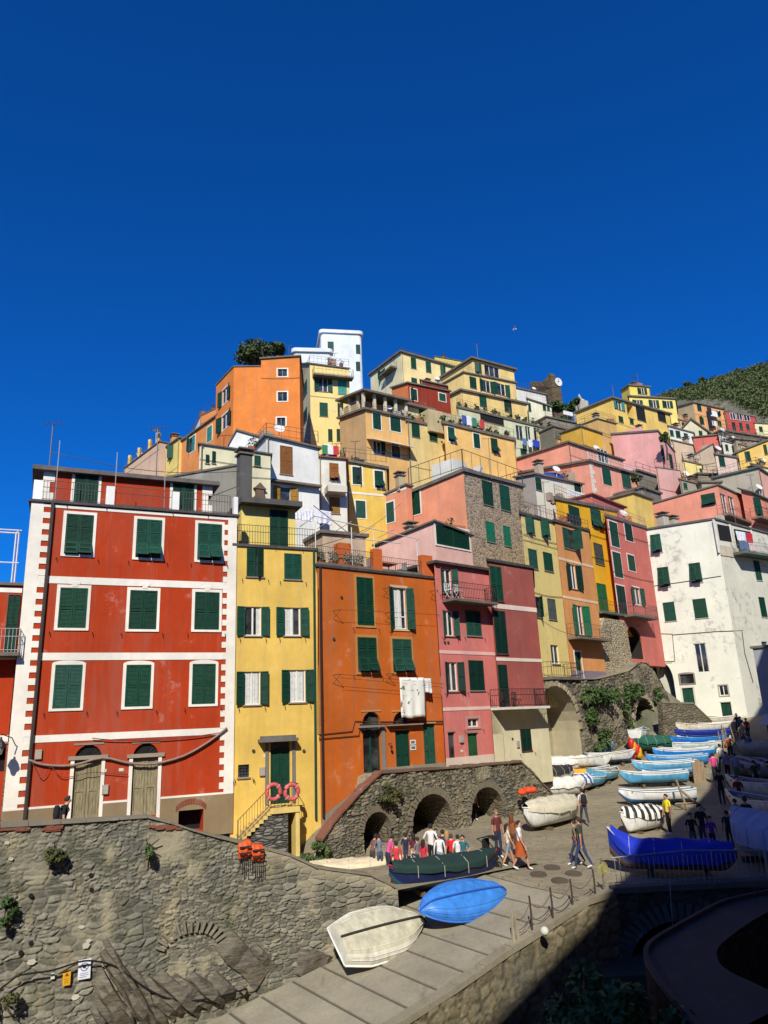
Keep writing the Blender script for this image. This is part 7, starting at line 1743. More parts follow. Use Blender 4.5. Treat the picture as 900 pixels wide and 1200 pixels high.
        for s in (1, -1): bp.tube([Mx @ Vector(q) for q in ((sx(1.4)-.12, .1*s, 1.45), (sx(1.45)+.02, .11*s, 1.49), (sx(1.3)+.14, .1*s, 1.32), (sx(1.1)+.06, .14*s, 1.1), (-.12, .11*s, 1.08))], .018, 5)
        o = bp.build('backpack', cloth(pack), None, smooth=True); tag(o, 'backpack on the back of the '+label.split(',')[0][:60].lower() if False else pack_label(label), 'backpack')
    return t
def pack_label(l): return 'dark backpack worn by the '+' '.join(l.replace(',', '').split()[:9])
GA = 'people gathered at the arches'; GS = 'people standing in the shade'
def pp(label, px, py, top_y, face, **k):
    if 470 < px < 550: d_ = PR.choice([-3, 0, 2, 5]); py += d_; top_y += d_*.8; face += PR.uniform(-35, 35)
    p = G(px, py); hh = (py-top_y)*p.y/894*.98; person(label, p, face, max(1.45, min(1.84, hh)), **k)
# facing: 90 away from the camera, -90 towards it, 0 to the right, 180 to the left
p = FW.p(FW.hit(65, 950)[0]+.35, -2.6, 0); p.z = 6.32
person('man in black walking behind the wall top with a backpack, before the red house', p, 15, 1.8, (22, 22, 26), (20, 20, 24), (30, 30, 30), pose='walk', lean=14, pack=(24, 24, 28), skin=0)
pp('person in brown crouched in the shade of the first arch', 437, 1023, 986, 60, top=(120, 84, 74), bot=(60, 56, 54), pose='fold', lean=28, group=GA, long_hair=True, female=True)
pp('person in grey blue beside the bright pink shirt', 446, 1024, 988, 100, top=(110, 122, 134), bot=(70, 80, 100), pose='fold', lean=22, group=GA)
pp('person in a bright pink shirt leaning forward at the first arch', 455, 1025, 986, 40, top=(226, 84, 150), bot=(50, 50, 66), lean=25, pose='fold', group=GA, female=True)
pp('person in a red and white jacket in front of the blue boat end', 466, 1034, 991, 80, top=(214, 60, 70), bot=(40, 40, 52), long_sleeve=True, group=GA)
pp('person in dark red with long dark hair at the left of the arch group', 486, 1025, 986, 120, top=(110, 34, 42), bot=(214, 206, 196), long_hair=True, female=True, group=GA)
pp('dark haired woman with a red rucksack, seen from behind', 498, 1028, 985, 80, top=(214, 48, 72), bot=(62, 84, 120), long_hair=True, female=True, group=GA)
pp('tallest of the arch group, in a white shirt and black trousers', 507, 1024, 973, 95, top=(240, 236, 228), bot=(22, 22, 26), pose='hip', hair=(20, 18, 18), group=GA)
pp('man in a long white shirt and pale jeans, back turned', 517, 1029, 984, 90, top=(244, 242, 238), bot=(150, 170, 186), long_sleeve=True, hair=(110, 104, 98), group=GA)
pp('person in a dark jacket half hidden behind the white shirt', 521, 1021, 977, 110, top=(44, 42, 46), bot=(34, 34, 40), group=GA)
pp('person in a plain red shirt with brown hair', 531, 1028, 985, 85, top=(222, 30, 30), bot=(40, 40, 48), hair=(90, 60, 40), group=GA)
pp('person with white sleeves at the right end of the arch group', 539, 1027, 983, 120, top=(236, 232, 226), bot=(60, 60, 66), group=GA)
pp('tall man in a maroon shirt and dark jeans beside the third arch', 585, 1006, 952, -60, top=(104, 44, 44), bot=(38, 46, 74), skin=1, hair=(140, 120, 104))
pp('woman in pale top and denim shorts striding right', 597, 1016, 970, 10, top=(226, 204, 176), bot=(130, 150, 168), shorts=True, pose='walk', female=True, long_hair=True)
pp('woman with long auburn dress behind the white topped woman', 603, 1006, 959, 60, top=(150, 84, 44), bot=(96, 60, 40), long_hair=True, female=True, hair=(120, 62, 30))
pp('woman in a white top and rust orange skirt walking with a dark bag', 612, 1020, 967, -20, top=(242, 240, 236), bot=(200, 100, 30), skirt=((178, 84, 30), .5), pose='walk', female=True)
pp('man in a dark green shirt and jeans crossing the square', 684, 1019, 963, 150, top=(58, 66, 52), bot=(44, 66, 104), pose='walk', skin=1, hair=(60, 48, 40))
pp('man in a cap and sand shirt just behind the green shirted man', 677, 1014, 966, 160, top=(120, 108, 84), bot=(46, 60, 90), pose='walk', cap=(48, 46, 40))
pp('person in white with a black rucksack walking away up the street', 686, 968, 927, 95, top=(214, 210, 204), bot=(52, 56, 78), pack=(26, 26, 30), pose='walk')
pp('man in a yellow shirt and black trousers by the striped boat', 786, 978, 934, -160, top=(240, 226, 40), bot=(20, 20, 22), skin=1)
for (x, y, ty, lab, c, b, f) in ((815, 1002, 957, 'person in black at the left of the shaded group', (24, 22, 26), (84, 88, 100), -100), (827, 1000, 947, 'tall person in a dark printed top in the shaded group', (34, 30, 40), (54, 66, 92), -80), (838, 1003, 961, 'person in a purple top in the shaded group', (130, 50, 150), (30, 28, 36), -90), (858, 998, 954, 'person with white sleeve and dark rucksack by the steps', (40, 40, 44), (26, 26, 30), 70), (868, 984, 940, 'person in a light blue shirt in the shade', (90, 150, 200), (30, 30, 36), 100), (881, 990, 938, 'large dark clad person at the right of the shade', (20, 20, 22), (22, 22, 26), 80)):
    pp(lab, x, y, ty, f, top=c, bot=b, group=GS)
GU = 'people walking up the shaded street'
for (x, y, ty, lab, c, b, f) in ((840, 919, 881, 'person in a pink shirt at the shade edge by the boat sterns', (236, 70, 140), (40, 50, 70), 80), (855, 917, 880, 'person in black and lilac beside the pink shirt', (150, 140, 190), (24, 24, 30), 100), (866, 920, 882, 'person in a pale blue shirt and green trousers walking away', (130, 150, 190), (50, 110, 80), 85), (881, 892, 856, 'person in a grey blue top further up the street', (96, 120, 140), (20, 20, 26), 90), (878, 868, 842, 'person in a red jacket at the top of the street', (206, 30, 34), (30, 30, 36), 100), (867, 865, 836, 'person in dark clothes at the sunlit doorway of the white house', (70, 80, 70), (40, 40, 44), -90), (871, 866, 840, 'person in a teal top beside the red jacket', (70, 130, 130), (36, 40, 46), 90)):
    pp(lab, x, y, ty, f, top=c, bot=b, group=GU)
for (x, y, ty, lab, c, b, f, kw) in ((491, 1023, 983, 'person in a grey hooded top at the back of the arch group', (120, 118, 122), (50, 54, 66), 140, {}), (513, 1020, 979, 'person in a beige jacket between the white shirts', (190, 168, 138), (60, 56, 54), -70, {}), (526, 1019, 981, 'woman with long fair hair facing the arches', (90, 100, 120), (44, 46, 56), 80, dict(long_hair=True, female=True, hair=(190, 150, 96))), (545, 1022, 985, 'person in teal standing at the far right of the arch group', (40, 110, 120), (40, 44, 54), -110, {}), (477, 1022, 985, 'person in a navy jacket between the first and second arch', (34, 40, 70), (60, 60, 70), 60, {})):
    pp(lab, x, y, ty, f, top=c, bot=b, group=GA, pose=PR.choice(['stand', 'hip', 'fold']), **kw)
for (x, y, ty, lab, c, b, f) in ((848, 906, 871, 'person in white between the boat sterns and the shade', (230, 228, 222), (60, 70, 96), 90), (858, 893, 860, 'person in orange further up beside the stakes', (226, 120, 40), (40, 40, 48), 80), (873, 877, 848, 'person in beige near the top of the street', (200, 180, 150), (50, 50, 56), -80), (889, 931, 892, 'person in dark green by the right edge boats', (40, 70, 50), (30, 30, 36), 100), (848, 945, 903, 'person in a black coat alone in the shaded lane', (26, 26, 30), (34, 36, 46), 95), (870, 955, 912, 'person with a red bag strap in the shaded lane', (110, 40, 44), (40, 44, 60), -85)):
    pp(lab, x, y, ty, f, top=c, bot=b, group=GU, pose=PR.choice(['stand', 'walk', 'hip']))
# people inside the third arch
for (x, n, lab, c) in ((566, -1.2, 'person in blue seated inside the third arch', (50, 60, 110)), (571, -.8, 'person in white and black at the mouth of the third arch', (210, 206, 200))):
    u = RWF.hit(x, 980)[0]; p = RWF.p(u, n, 0); p.z = ground_z(p.x, p.y); person(lab, p, -60, 1.5, c, (30, 30, 36), group=GA)
# ---------------------------------------------------------------- small things
# washing under the orange house window
def hang(label, fr, x0, y0, x1, y1, n0, col, mat2=None, amp=.04, cat='laundry', spots=None, name='hung_cloth', group=None):
    a, z1 = fr.hit(x0, y0, n0); b, _ = fr.hit(x1, y0, n0); _, z0 = fr.hit((x0+x1)/2, y1, n0); mb = MB(); nu, nz = 14, 12; seed = len(label)
    for j in range(nz+1):
        for i in range(nu+1):
            f, g = i/nu, j/nz; u = a+(b-a)*f; z = z1+(z0-z1)*g+.03*math.sin(f*9+seed)*g; mb.v.append(fr.p(u, n0+amp*g*math.sin(f*17+seed)+amp*.6*noise.noise(Vector((f*4, g*3, seed))), z))
    for j in range(nz):
        for i in range(nu): mb.f.append([j*(nu+1)+i, j*(nu+1)+i+1, (j+1)*(nu+1)+i+1, (j+1)*(nu+1)+i]); mb.m.append(0)
    o = mb.build(name, col, None, smooth=True, fix=False); m = o.modifiers.new('t', 'SOLIDIFY'); m.thickness = .006
    tag(o, label, cat, group); return o
def spotcloth():
    t = NT('printed_cotton'); m = t.math('GREATER_THAN', t.noise(t.pos((1, 1, .8), True), 3.2, 3, .6), .60); return t.fin(t.mix(m, sc(lin((242, 240, 228)), .85), (.16, .17, .14)), .9)
hang('large white printed tablecloth hanging on the line of the orange house', ora.fR, 468, 794, 497, 841, .5, spotcloth())
hang('small white towel hanging at the right end of the same line', ora.fR, 492, 795, 505, 812, .42, flat((244, 244, 240), .9))
yt = yel.fR
for x0, x1, y0, y1, lab, c in ((345, 356, 598, 609, 'white cloth on the terrace line above the yellow house, left', (240, 240, 242)), (357, 367, 597, 611, 'white sheet on the terrace line above the yellow house, middle', (244, 244, 250)), (371, 388, 597, 614, 'wide white sheet on the terrace line above the yellow house, right', (240, 240, 248))):
    hang(lab, ora.fR.shift(-6.5), x0, y0, x1, y1, 0, flat(c, .9), amp=.05)
f_ = HOUSES[[h.root.name for h in HOUSES].index('tan_end_house')].fR
for i, (x0, y0, x1, y1, c, lab) in enumerate(((832, 481, 840, 488, (240, 240, 240), 'white sheets hung on the peach house with the tan gable'), (828, 477, 833, 500, (30, 32, 44), 'dark clothes hung on the peach house with the tan gable'), (834, 493, 839, 499, (232, 232, 232), 'small white washing low on the peach house with the tan gable'))): hang(lab, f_, x0, y0, x1, y1, .5, flat(c, .9))
f_ = HOUSES[[h.root.name for h in HOUSES].index('white_corner_house')].fR
for (x0, y0, x1, y1, c, lab) in ((862, 622, 873, 634, (236, 236, 242), 'white sheet drying in the loggia of the white corner house'), (874, 624, 881, 636, (200, 40, 60), 'red cloth drying on the loggia of the white corner house'), (866, 634, 876, 644, (70, 110, 160), 'blue clothes over the balcony rail of the white corner house'), (877, 636, 886, 646, (236, 210, 206), 'pale pink washing over the balcony rail of the white corner house')): hang(lab, f_, x0, y0, x1, y1, .35, flat(c, .9))
f_ = HOUSES[[h.root.name for h in HOUSES].index('long_peach_house')].fR
for i, (x0, x1, c, lab) in enumerate(((541, 546, (60, 90, 170), 'blue cloth on the long peach terrace rail'), (547, 552, (236, 236, 236), 'white cloth on the long peach terrace rail'), (553, 558, (60, 130, 110), 'green cloth on the long peach terrace rail'), (562, 567, (200, 60, 60), 'red cloth on the long peach terrace rail'))): hang(lab, f_, x0, 486+(x0-541)*.25, x1, 497+(x0-541)*.25, .1, flat(c, .9))
f_ = HOUSES[[h.root.name for h in HOUSES].index('long_terrace_house')].fR
for (x0, x1, y, c, lab) in ((612, 617, 513, (90, 130, 180), 'pale blue clothes under the long terrace slab'), (619, 623, 515, (236, 236, 236), 'white clothes under the long terrace slab'), (624, 632, 515, (30, 70, 190), 'bright blue sheet under the long terrace slab')): hang(lab, f_, x0, y, x1, y+9, .6, flat(c, .9))
f_ = HOUSES[[h.root.name for h in HOUSES].index('salmon_gable_house')].fR
hang('magenta and white washing hung below a window of the salmon gable house', f_, 728, 573, 737, 580, .5, flat((206, 90, 140), .9))
hang('white sheets on the line by the hill shrubs', Fr(pt(660, 484, 108), 30), 660, 481, 671, 487, 0, flat((236, 236, 236), .9))
f_ = HOUSES[[h.root.name for h in HOUSES].index('golden_house')].fR
hang('dark clothes hung on the golden house terrace', f_, 664, 601, 680, 612, .7, flat((40, 42, 60), .9))
mb = MB(); gfr = HOUSES[[h.root.name for h in HOUSES].index('cream_roof_house')].fR
hang('white banner on the terrace rail above the golden house', gfr, 665, 573, 690, 584, .9, flat((232, 232, 228), .9))
# orange life jackets on the wall
for (x, lab) in ((285, 'orange life jacket draped over the stone wall, left of the pair'), (300, 'orange life jacket draped over the stone wall, right of the pair')):
    u, z = FW.hit(x, 1003); z = ftop(u)-.12; t = thing('life_jacket', lab, 'life jacket', FW.p(u, .15, z-.5), 'life jackets on the wall'); mb = MB(); nu, nz = 8, 10
    for j in range(nz+1):
        for i in range(nu+1):
            f, g = i/nu-.5, j/nz; nn = .12+.1*math.sin(math.pi*g)*math.cos(f*2.6)+.03*math.sin(f*14); mb.v.append(FW.p(u+f*.42*(1-.25*abs(g-.4)), nn if g > .12 else nn-.25*(1-g/.12), z+.22-.52*g+.06*f*(1 if x < 290 else -1)))
    for j in range(nz):
        for i in range(nu): mb.f.append([j*(nu+1)+i, j*(nu+1)+i+1, (j+1)*(nu+1)+i+1, (j+1)*(nu+1)+i]); mb.m.append(0)
    o = mb.build('vest', paint((240, 96, 30), .7, .25, 12, obj=True), t, smooth=True); o.modifiers.new('t', 'SOLIDIFY').thickness = .07; mb = MB()
    for k in range(6): a = FW.p(u-.16+k*.065, .22, z-.25-rd.uniform(0, .05)); mb.tube([a, a+FW.n*.03-ZV*.25, a-ZV*rd.uniform(.3, .55)+FW.u*rd.uniform(-.05, .05)], .012, 4)
    for dz in (.02, -.16): mb.box(FW, u-.19, u+.19, .24, .262, z+dz, z+dz+.05)
    mb.build('strap', flat((40, 40, 44)), t)
# signs on the wall
def plate(label, x0, y0, x1, y1, col, name='wall_sign'):
    a, b, c, d = FW.bb(x0, y0, x1, y1, .2); t = thing(name, label, 'sign', FW.p((a+b)/2, .25, c)); nn = .03*(ftop(a)-(c+d)/2)+.1; mb = MB(); mb.box(FW, a, b, nn, nn+.015, c, d); mb.build('plate', flat(col, .5), t); return t, a, b, c, d, nn+.015
t, a, b, c, d, n_ = plate('white notice with a round prohibition symbol, on the stone wall', 91.5, 1124, 106, 1147, (240, 242, 246))
mb = MB(); cu_ = (a+b)/2; cz_ = c+(d-c)*.62; r = (b-a)*.3
mb.tube([FW.p(cu_+r*math.cos(2*math.pi*k/20), n_+.004, cz_+r*math.sin(2*math.pi*k/20)) for k in range(20)], .008, 4, 0, True); mb.tube([FW.p(cu_-r*.7, n_+.004, cz_+r*.7), FW.p(cu_+r*.7, n_+.004, cz_-r*.7)], .009, 4); mb.build('symbol_ring', flat((60, 70, 130)), t)
mb = MB(); mb.box(FW, cu_-r*.45, cu_+r*.35, n_, n_+.004, cz_-r*.3, cz_+.02); mb.box(FW, cu_+r*.0, cu_+r*.4, n_, n_+.004, cz_, cz_+r*.4); mb.build('symbol_figure', flat((30, 30, 34)), t)
mb = MB()
for k, (w0, w1) in enumerate(((.15, .82), (.2, .86), (.15, .7))): mb.box(FW, a+(b-a)*w0, a+(b-a)*w1, n_, n_+.003, c+(d-c)*(.28-.09*k), c+(d-c)*(.31-.09*k))
mb.build('text_line', flat((120, 130, 180)), t)
t, a, b, c, d, n_ = plate('small yellow warning notice left of the white notice on the stone wall', 73.5, 1137, 82.5, 1154.5, (240, 176, 30))
mb = MB(); mb.add([FW.p((a+b)/2-.06, n_+.002, c+(d-c)*.62), FW.p((a+b)/2+.06, n_+.002, c+(d-c)*.62), FW.p((a+b)/2, n_+.002, c+(d-c)*.86)], [(0, 1, 2)])
for k in range(3): mb.box(FW, a+(b-a)*.2, a+(b-a)*.8, n_, n_+.003, c+(d-c)*(.42-.12*k), c+(d-c)*(.45-.12*k))
mb.build('symbol', flat((110, 76, 20)), t)
plate('tiny blank white tag left of the yellow notice on the stone wall', 59.5, 1140, 64, 1147, (230, 230, 222))
for (x0, y0, x1, y1, lab, c_) in ((480.5, 867, 487, 879, 'pair of small white notices by the orange house doors', (236, 236, 230)),):
    a, b, c, d = ora.fR.bb(x0, y0, x1, y1); t = thing('notice', lab, 'sign', ora.fR.p(a, .05, c)); mb = MB(); m_ = (c+d)/2; mb.box(ora.fR, a, b, .01, .03, c, m_-.02); mb.box(ora.fR, a, b, .01, .03, m_+.02, d); mb.build('plate', flat(c_, .5), t); mb = MB(); mb.box(ora.fR, a+.05, b-.05, .031, .034, c+.05, c+.18); mb.box(ora.fR, a+.05, b-.08, .031, .034, m_+.07, m_+.2); mb.build('print', flat((110, 110, 110)), t)
# hose and cable on walls
def line(label, pts, r, col, name='cable', cat='cable', seg=5):
    mb = MB(); mb.tube(pts, r, seg); return tag(mb.build(name, col, None, smooth=True), label, cat)
def fwp(x, y, n=.2): u, z = FW.hit(x, y, n); return FW.p(u, n+.03*max(0, ftop(u)-z), z)
line('black hose looping along the stone wall under the white notice', dens([fwp(*q, .3) for q in ((-8, 1164), (10, 1150), (25, 1141), (60, 1136), (92, 1126), (110, 1125), (132, 1130), (150, 1142), (170, 1156), (195, 1168), (225, 1171), (260, 1165), (288, 1157))], 3), .025, DARK, 'hose', 'hose')
rf = red.fR
def rp(x, y, n=.12): u, z = rf.hit(x, y, n); return rf.p(u, n, z)
line('thick grey cable bundle sagging across the red house from lamp to corner', dens([rp(*q) for q in ((34, 890), (50, 896), (85, 897), (120, 888), (150, 894), (180, 895), (215, 886), (245, 869), (266, 853))], 3), .05, flat((150, 128, 116)))
line('red brown cable under the white band of the red house', dens([rp(*q) for q in ((108, 865), (130, 867), (170, 867), (220, 864), (262, 858))], 3), .02, flat((120, 50, 36)))
line('thin loose cable coil below the lamp on the red house', dens([rp(*q) for q in ((36, 890), (42, 902), (48, 912), (54, 908), (60, 898), (70, 910), (85, 910), (110, 905), (150, 908))], 3), .014, flat((120, 60, 46)))
# wall lamp
u, z = rf.hit(20, 872, .1); t = thing('wall_lamp', 'old bracket lantern on the left corner of the red house', 'lamp', rf.p(u, .4, z-.6)); mb = MB(); c = rf.p(-.25, .9, z-.35)
mb.tube([rf.p(.25, .04, z-.05), rf.p(.1, .4, z+.25), c+ZV*.75], .02, 5); mb.lathe(c+ZV*.25, [(.17, 0), (.2, .02), (.14, .2), (.05, .3), (.03, .4)], 8); mb.build('bracket', IRON, t); mb = MB(); mb.lathe(c, [(.07, 0), (.15, .25)], 6); mb.build('lantern_glass', flat((170, 170, 160), .2), t)
# street name style pipe base by the drain
# quay posts with rope
PO = [(607, 1113, 1081), (629, 1100, 1066), (653.5, 1084, 1054), (676, 1068, 1042), (703, 1052, 1028)]; tops = []
for i, (x, y, yt_) in enumerate(PO):
    p = edge[2]*0; best = None
    for k in range(200):
        f = k/199*(len(edge)-1); j = min(int(f), len(edge)-2); e = edge[j].lerp(edge[j+1], f-j); dd = abs(proj(e)[0]-x)
        if best is None or dd < best[0]: best = (dd, e, (edge[j+1]-edge[j]).normalized())
    e = best[1]+Vector((-best[2].y, best[2].x, 0))*.18; e.z = ground_z(e.x, e.y)+.06; hh = (y-yt_)*e.y/894*1.02
    mb = MB(); m = wood((170, 160, 136)) if i == 0 else flat((70, 52, 40), .8)
    mb.tube([e, e+ZV*hh*.5+Vector((.015, 0, 0)), e+ZV*hh], [.07, .065, .05] if i == 0 else [.035, .03, .03], 7)
    if i == 0: mb.tube([e+Vector((.16, .1, 0)), e+Vector((.05, .02, hh*.95))], [.06, .05], 6)
    o = mb.build('mooring_post', m); tag(o, ['pale split timber post nearest on the slipway edge', 'rusty iron post on the slipway edge right after the timber post', 'rusty iron post in the middle of the slipway edge', 'rusty iron post on the slipway edge beside the dark round patches', 'rusty iron post on the slipway edge nearest the bridge'][i], 'post', 'posts along the slipway edge'); tops.append(e+ZV*hh*.8)
for i, (a, b) in enumerate(zip(tops[:-1], tops[1:])):
    for dz, r in ((0, .016), (-.35, .014)):
        pts = [a.lerp(b, k/8)+ZV*(dz-.25*math.sin(math.pi*k/8)) for k in range(9)]
        line(['upper', 'lower'][dz < 0]+' rope slung between the slipway posts, '+['timber to second post', 'second to third post', 'third to fourth post', 'fourth post to bridge end'][i], pts, r, flat((120, 104, 84)), 'rope', 'rope')
e = edge[-1]+Vector((-.3, .3, 0)); e.z = ground_z(e.x, e.y)
for k, (dx, c_, lab) in enumerate(((0, (176, 166, 84), 'yellow rope coil hung at the left end of the bridge railing'),)):
    mb = MB(); mb.tube([e, e+ZV*1.0], .03, 6); o = mb.build('rail_post', flat((120, 110, 80))); tag(o, 'iron post carrying the yellow rope at the bridge end', 'post'); mb = MB()
    for j in range(5): mb.tube([e+Vector((.09*math.cos(w)+.03*j-.06, -.06-.02*j, .62+.03*j+.15*math.sin(w))) for w in [2*math.pi*q/12 for q in range(12)]], .011, 4, 0, True)
    tag(mb.build('rope_coil', flat(c_, .8)), lab, 'rope')
c = tops[0]+Vector((.9, -.2, -.75)); c.z = ground_z(c.x, c.y)+.1
mb = MB(); mb.lathe(c, [(.04, 0), (.11, .05), (.13, .12), (.1, .2), (.04, .24)], 10); tag(mb.build('float', flat((220, 216, 200)), None, smooth=True), 'white net float lying at the foot of the timber post', 'float')
# hanging fender boat seen below the bridge
p = pt(787, 1090, by0-.75); boat('small pale boat lying bow up on the bed below the bridge', (p.x, p.y, 2.43), 80, 1.5, .75, .35, (150, 190, 190), None, (170, 200, 200), lift=.06, group=None); line('mooring rope from the bridge railing to the small pale boat', [BF.p(BF.hit(785, 1040)[0], .06, zt_+.3), Vector((p.x, p.y, 2.8))], .012, flat((150, 150, 146)), 'rope', 'rope')
# four dark round covers
for x, y, lab in ((631, 1025, 'dark round cover on the square, left of the four'), (647, 1017, 'dark round cover on the square, farthest of the four'), (672, 1024, 'dark round cover on the square, right of the four'), (656, 1032.5, 'dark round cover on the square, nearest of the four')):
    p = G(x, y); mb = MB(); n = 20; r = .3
    rim = [Vector((p.x+r*math.cos(2*math.pi*k/n), p.y+r*1.35*math.sin(2*math.pi*k/n), 0)) for k in range(n)]
    for v in rim: v.z = ground_z(v.x, v.y)+.035
    low = [v-ZV*.05 for v in rim]; mb.add(rim+low, [list(range(n))]+[(k, n+k, n+(k+1) % n, (k+1) % n) for k in range(n)]); tag(mb.build('round_cover', concretemat('cover', (84, 72, 58), (100, 88, 72))), lab, 'cover', 'round covers on the square')
# pram
p = G(578, 1016); t = thing('pushchair', 'black folding pushchair behind the navy covered boat', 'pushchair', p); mb = MB(); q = Vector((.8, -.6, 0)); s_ = Vector((.6, .8, 0))
for i in (-1, 1):
    a = p+s_*.24*i; mb.tube([a+q*.4+ZV*.12, a-q*.35+ZV*.95, a-q*.5+ZV*1.0], .018, 5); mb.tube([a-q*.35+ZV*.12, a+q*.2+ZV*.6], .018, 5)
mb.tube([p+s_*.24-q*.5+ZV*1., p-s_*.24-q*.5+ZV*1.], .022, 5); mb.build('frame', IRON, t)
mb = MB(); mb.gbox(p, q, ZV, s_, -.22, .25, .42, .5, -.22, .22); mb.gbox(p, (q*.35+ZV*-.0).normalized(), ZV, s_, -.3, -.22, .5, 1.0, -.22, .22); mb.build('seat', cloth((24, 24, 28)), t)
mb = MB()
for k in range(6):
    w0, w1 = math.pi*(.3+.5*k/6), math.pi*(.3+.5*(k+1)/6); mb.add([p+s_*y_+q*(-.05-.33*math.cos(w))+ZV*(.75+.36*math.sin(w)) for w, y_ in ((w0, -.23), (w0, .23), (w1, .23), (w1, -.23))], [(0, 1, 2, 3)])
o = mb.build('hood', cloth((20, 20, 24)), t); o.modifiers.new('t', 'SOLIDIFY').thickness = .02
for dx in (.4, -.35):
    for i in (-1, 1): 
        mb = MB(); c = p+q*dx+s_*.26*i+ZV*.13; mb.tube([c+(q*math.cos(w)+ZV*math.sin(w))*.11 for w in [2*math.pi*k/14 for k in range(14)]], .025, 6, 0, True); mb.tube([c-s_*.02, c+s_*.02], .04, 6); mb.build('wheel', DARK, t)
# red/yellow gear near the boats
for x, y, c1, c2, lab in ((748, 893, (236, 176, 30), (206, 40, 30), 'yellow and red plastic fenders heaped at the inner end of the blue row'), (651, 884, (214, 30, 36), (236, 236, 232), 'red and white buoys heaped against the cream house corner')):
    p = G(x, y); t = thing('fender_heap', lab, 'fenders', p); 
    for k in range(5):
        mb = MB(); c = p+Vector((rd.uniform(-.35, .35), rd.uniform(-.2, .2), .05+.35*k*.55)); mb.lathe(c, [(.06, 0), (.2, .06), (.24, .25), (.24, .55), (.18, .72), (.05, .8)], 10); mb.build('fender', paint(c1 if k % 2 else c2, .5, .2, obj=True), t, smooth=True)
p = G(633, 962); mb = MB(); c = Vector((p.x-.4, p.y+1.2, p.z+1.15)); t = thing('life_jacket', 'bright orange life jacket bundle lying behind the cream covered boat', 'life jacket', p)
for k in range(5): mb.lathe(c+Vector((rd.uniform(-.4, .4), rd.uniform(-.2, .2), rd.uniform(-.15, .1))), [(.08, 0), (.22, .05), (.26, .16), (.16, .28), (.03, .32)], 8)
mb.build('vest', paint((240, 80, 24), .7, .3, 9, obj=True), t, smooth=True)
# timber trestles by the white boat, and stakes by boat sterns
for i, (x, y, lab) in enumerate(((806, 950, 'grey timber trestle leaning at the stern of the white boat with blue keel'), (820, 918, 'broad upright timber boards at the sterns of the blue row'), (846, 880, 'timber stakes and poles further up by the boat sterns'), (852, 868, 'timber stakes at the top end of the boat row'))):
    p = G(x, y); t = thing('timber_trestle', lab, 'timber', p, 'timbers by the boat sterns'); wm_ = wood((160, 138, 108)); mb = MB()
    if i == 0: mb.tube([p, p+Vector((-.3, .2, 1.5))], .06, 5); mb.tube([p+Vector((.9, 0, 0)), p+Vector((-.2, .1, 1.0))], .06, 5); mb.tube([p+Vector((-.6, 0, .35)), p+Vector((.5, 0, .35))], .05, 5)
    elif i == 1: 
        for k in range(3): mb = MB(); mb.cbox(p+Vector((k*.28-.2, .08*k, 0)), .26, .07, 1.25+.15*(k % 2), .1); mb.build('board', wm_, t)
        continue
    else:
        for k in range(6): mb = MB(); q_ = p+Vector((rd.uniform(-.8, .8), rd.uniform(-1.5, 1.5), 0)); mb.tube([q_, q_+Vector((rd.uniform(-.2, .2), 0, rd.uniform(.9, 1.6)))], .05, 5); mb.build('stake', wm_, t)
        continue
    mb.build('timber', wm_, t)
# terrace furniture on the orange house roof
z0 = ora.B.z+.17; rd2 = random.Random(4)
for i, x in enumerate((384, 391, 399, 407, 418, 424, 430, 436)):
    u = ora.fR.hit(x, 660)[0]; p = ora.fR.p(u, -.7-.5*(i % 2), z0); t = thing('flower_pot', ['pot plant at the left end of the orange roof terrace', 'second pot plant along the orange roof rail', 'third pot plant along the orange roof rail', 'pot plant before the terrace pillar on the orange roof', 'leafy pot plant right of the orange roof pillar', 'grey leaved pot plant on the orange roof', 'bushy pot plant near the middle pier of the orange roof', 'small pot plant touching the middle pier of the orange roof'][i], 'pot plant', p, 'pot plants on the orange roof terrace')
    mb = MB(); mb.lathe(p, [(.14, 0), (.2, .05), (.24, .3), (.26, .33)], 9); mb.build('pot', flat((160, 84, 56)), t); mb = MB(); leaves(mb, p+ZV*.62, (.3, .3, .35), 130, .07, rd2); mb.build('foliage', LEAFM if i % 2 else leafmat('sage', (.09, .11, .08), (.2, .23, .18)), t, fix=False)
u = ora.fR.hit(468, 660)[0]; p = ora.fR.p(u, -1.4, z0); t = thing('terrace_table', 'orange topped table with chairs on the right part of the orange roof terrace', 'table', p); mb = MB(); mb.box(ora.fR, u-.7, u+.7, -1.8, -1.0, z0+.68, z0+.73); mb.build('tabletop', flat((214, 110, 50)), t); mb = MB()
for du in (-.6, .6):
    for nn in (-1.7, -1.1): mb.tube([ora.fR.p(u+du, nn, z0), ora.fR.p(u+du, nn, z0+.68)], .025, 5)
mb.build('leg', IRON, t)
for i, (x, nn, fr_, lab) in enumerate(((452, -1.2, pink.fR, 'grey garden chair at the left of the orange topped table'), (488, -1.3, pink.fR, 'grey garden chair at the right of the orange topped table'))):
    u = ora.fR.hit(x, 660)[0]; t = thing('garden_chair', lab, 'chair', ora.fR.p(u, nn, z0), 'garden chairs'); f = ora.fR
    mb = MB(); mb.box(f, u-.22, u+.22, nn-.22, nn+.22, z0+.42, z0+.46); mb.build('seat', flat((150, 146, 140)), t); mb = MB()
    for k in range(5): mb.box(f, u-.22 if i == 0 else u+.19, u-.19 if i == 0 else u+.22, nn-.2+k*.09, nn-.15+k*.09, z0+.46, z0+.9)
    mb.build('backrest', flat((150, 146, 140)), t)
    for a in (-.2, .2):
        for b in (-.2, .2): mb = MB(); mb.tube([f.p(u+a, nn+b, z0), f.p(u+a, nn+b, z0+.42)], .018, 5); mb.build('leg', IRON, t)
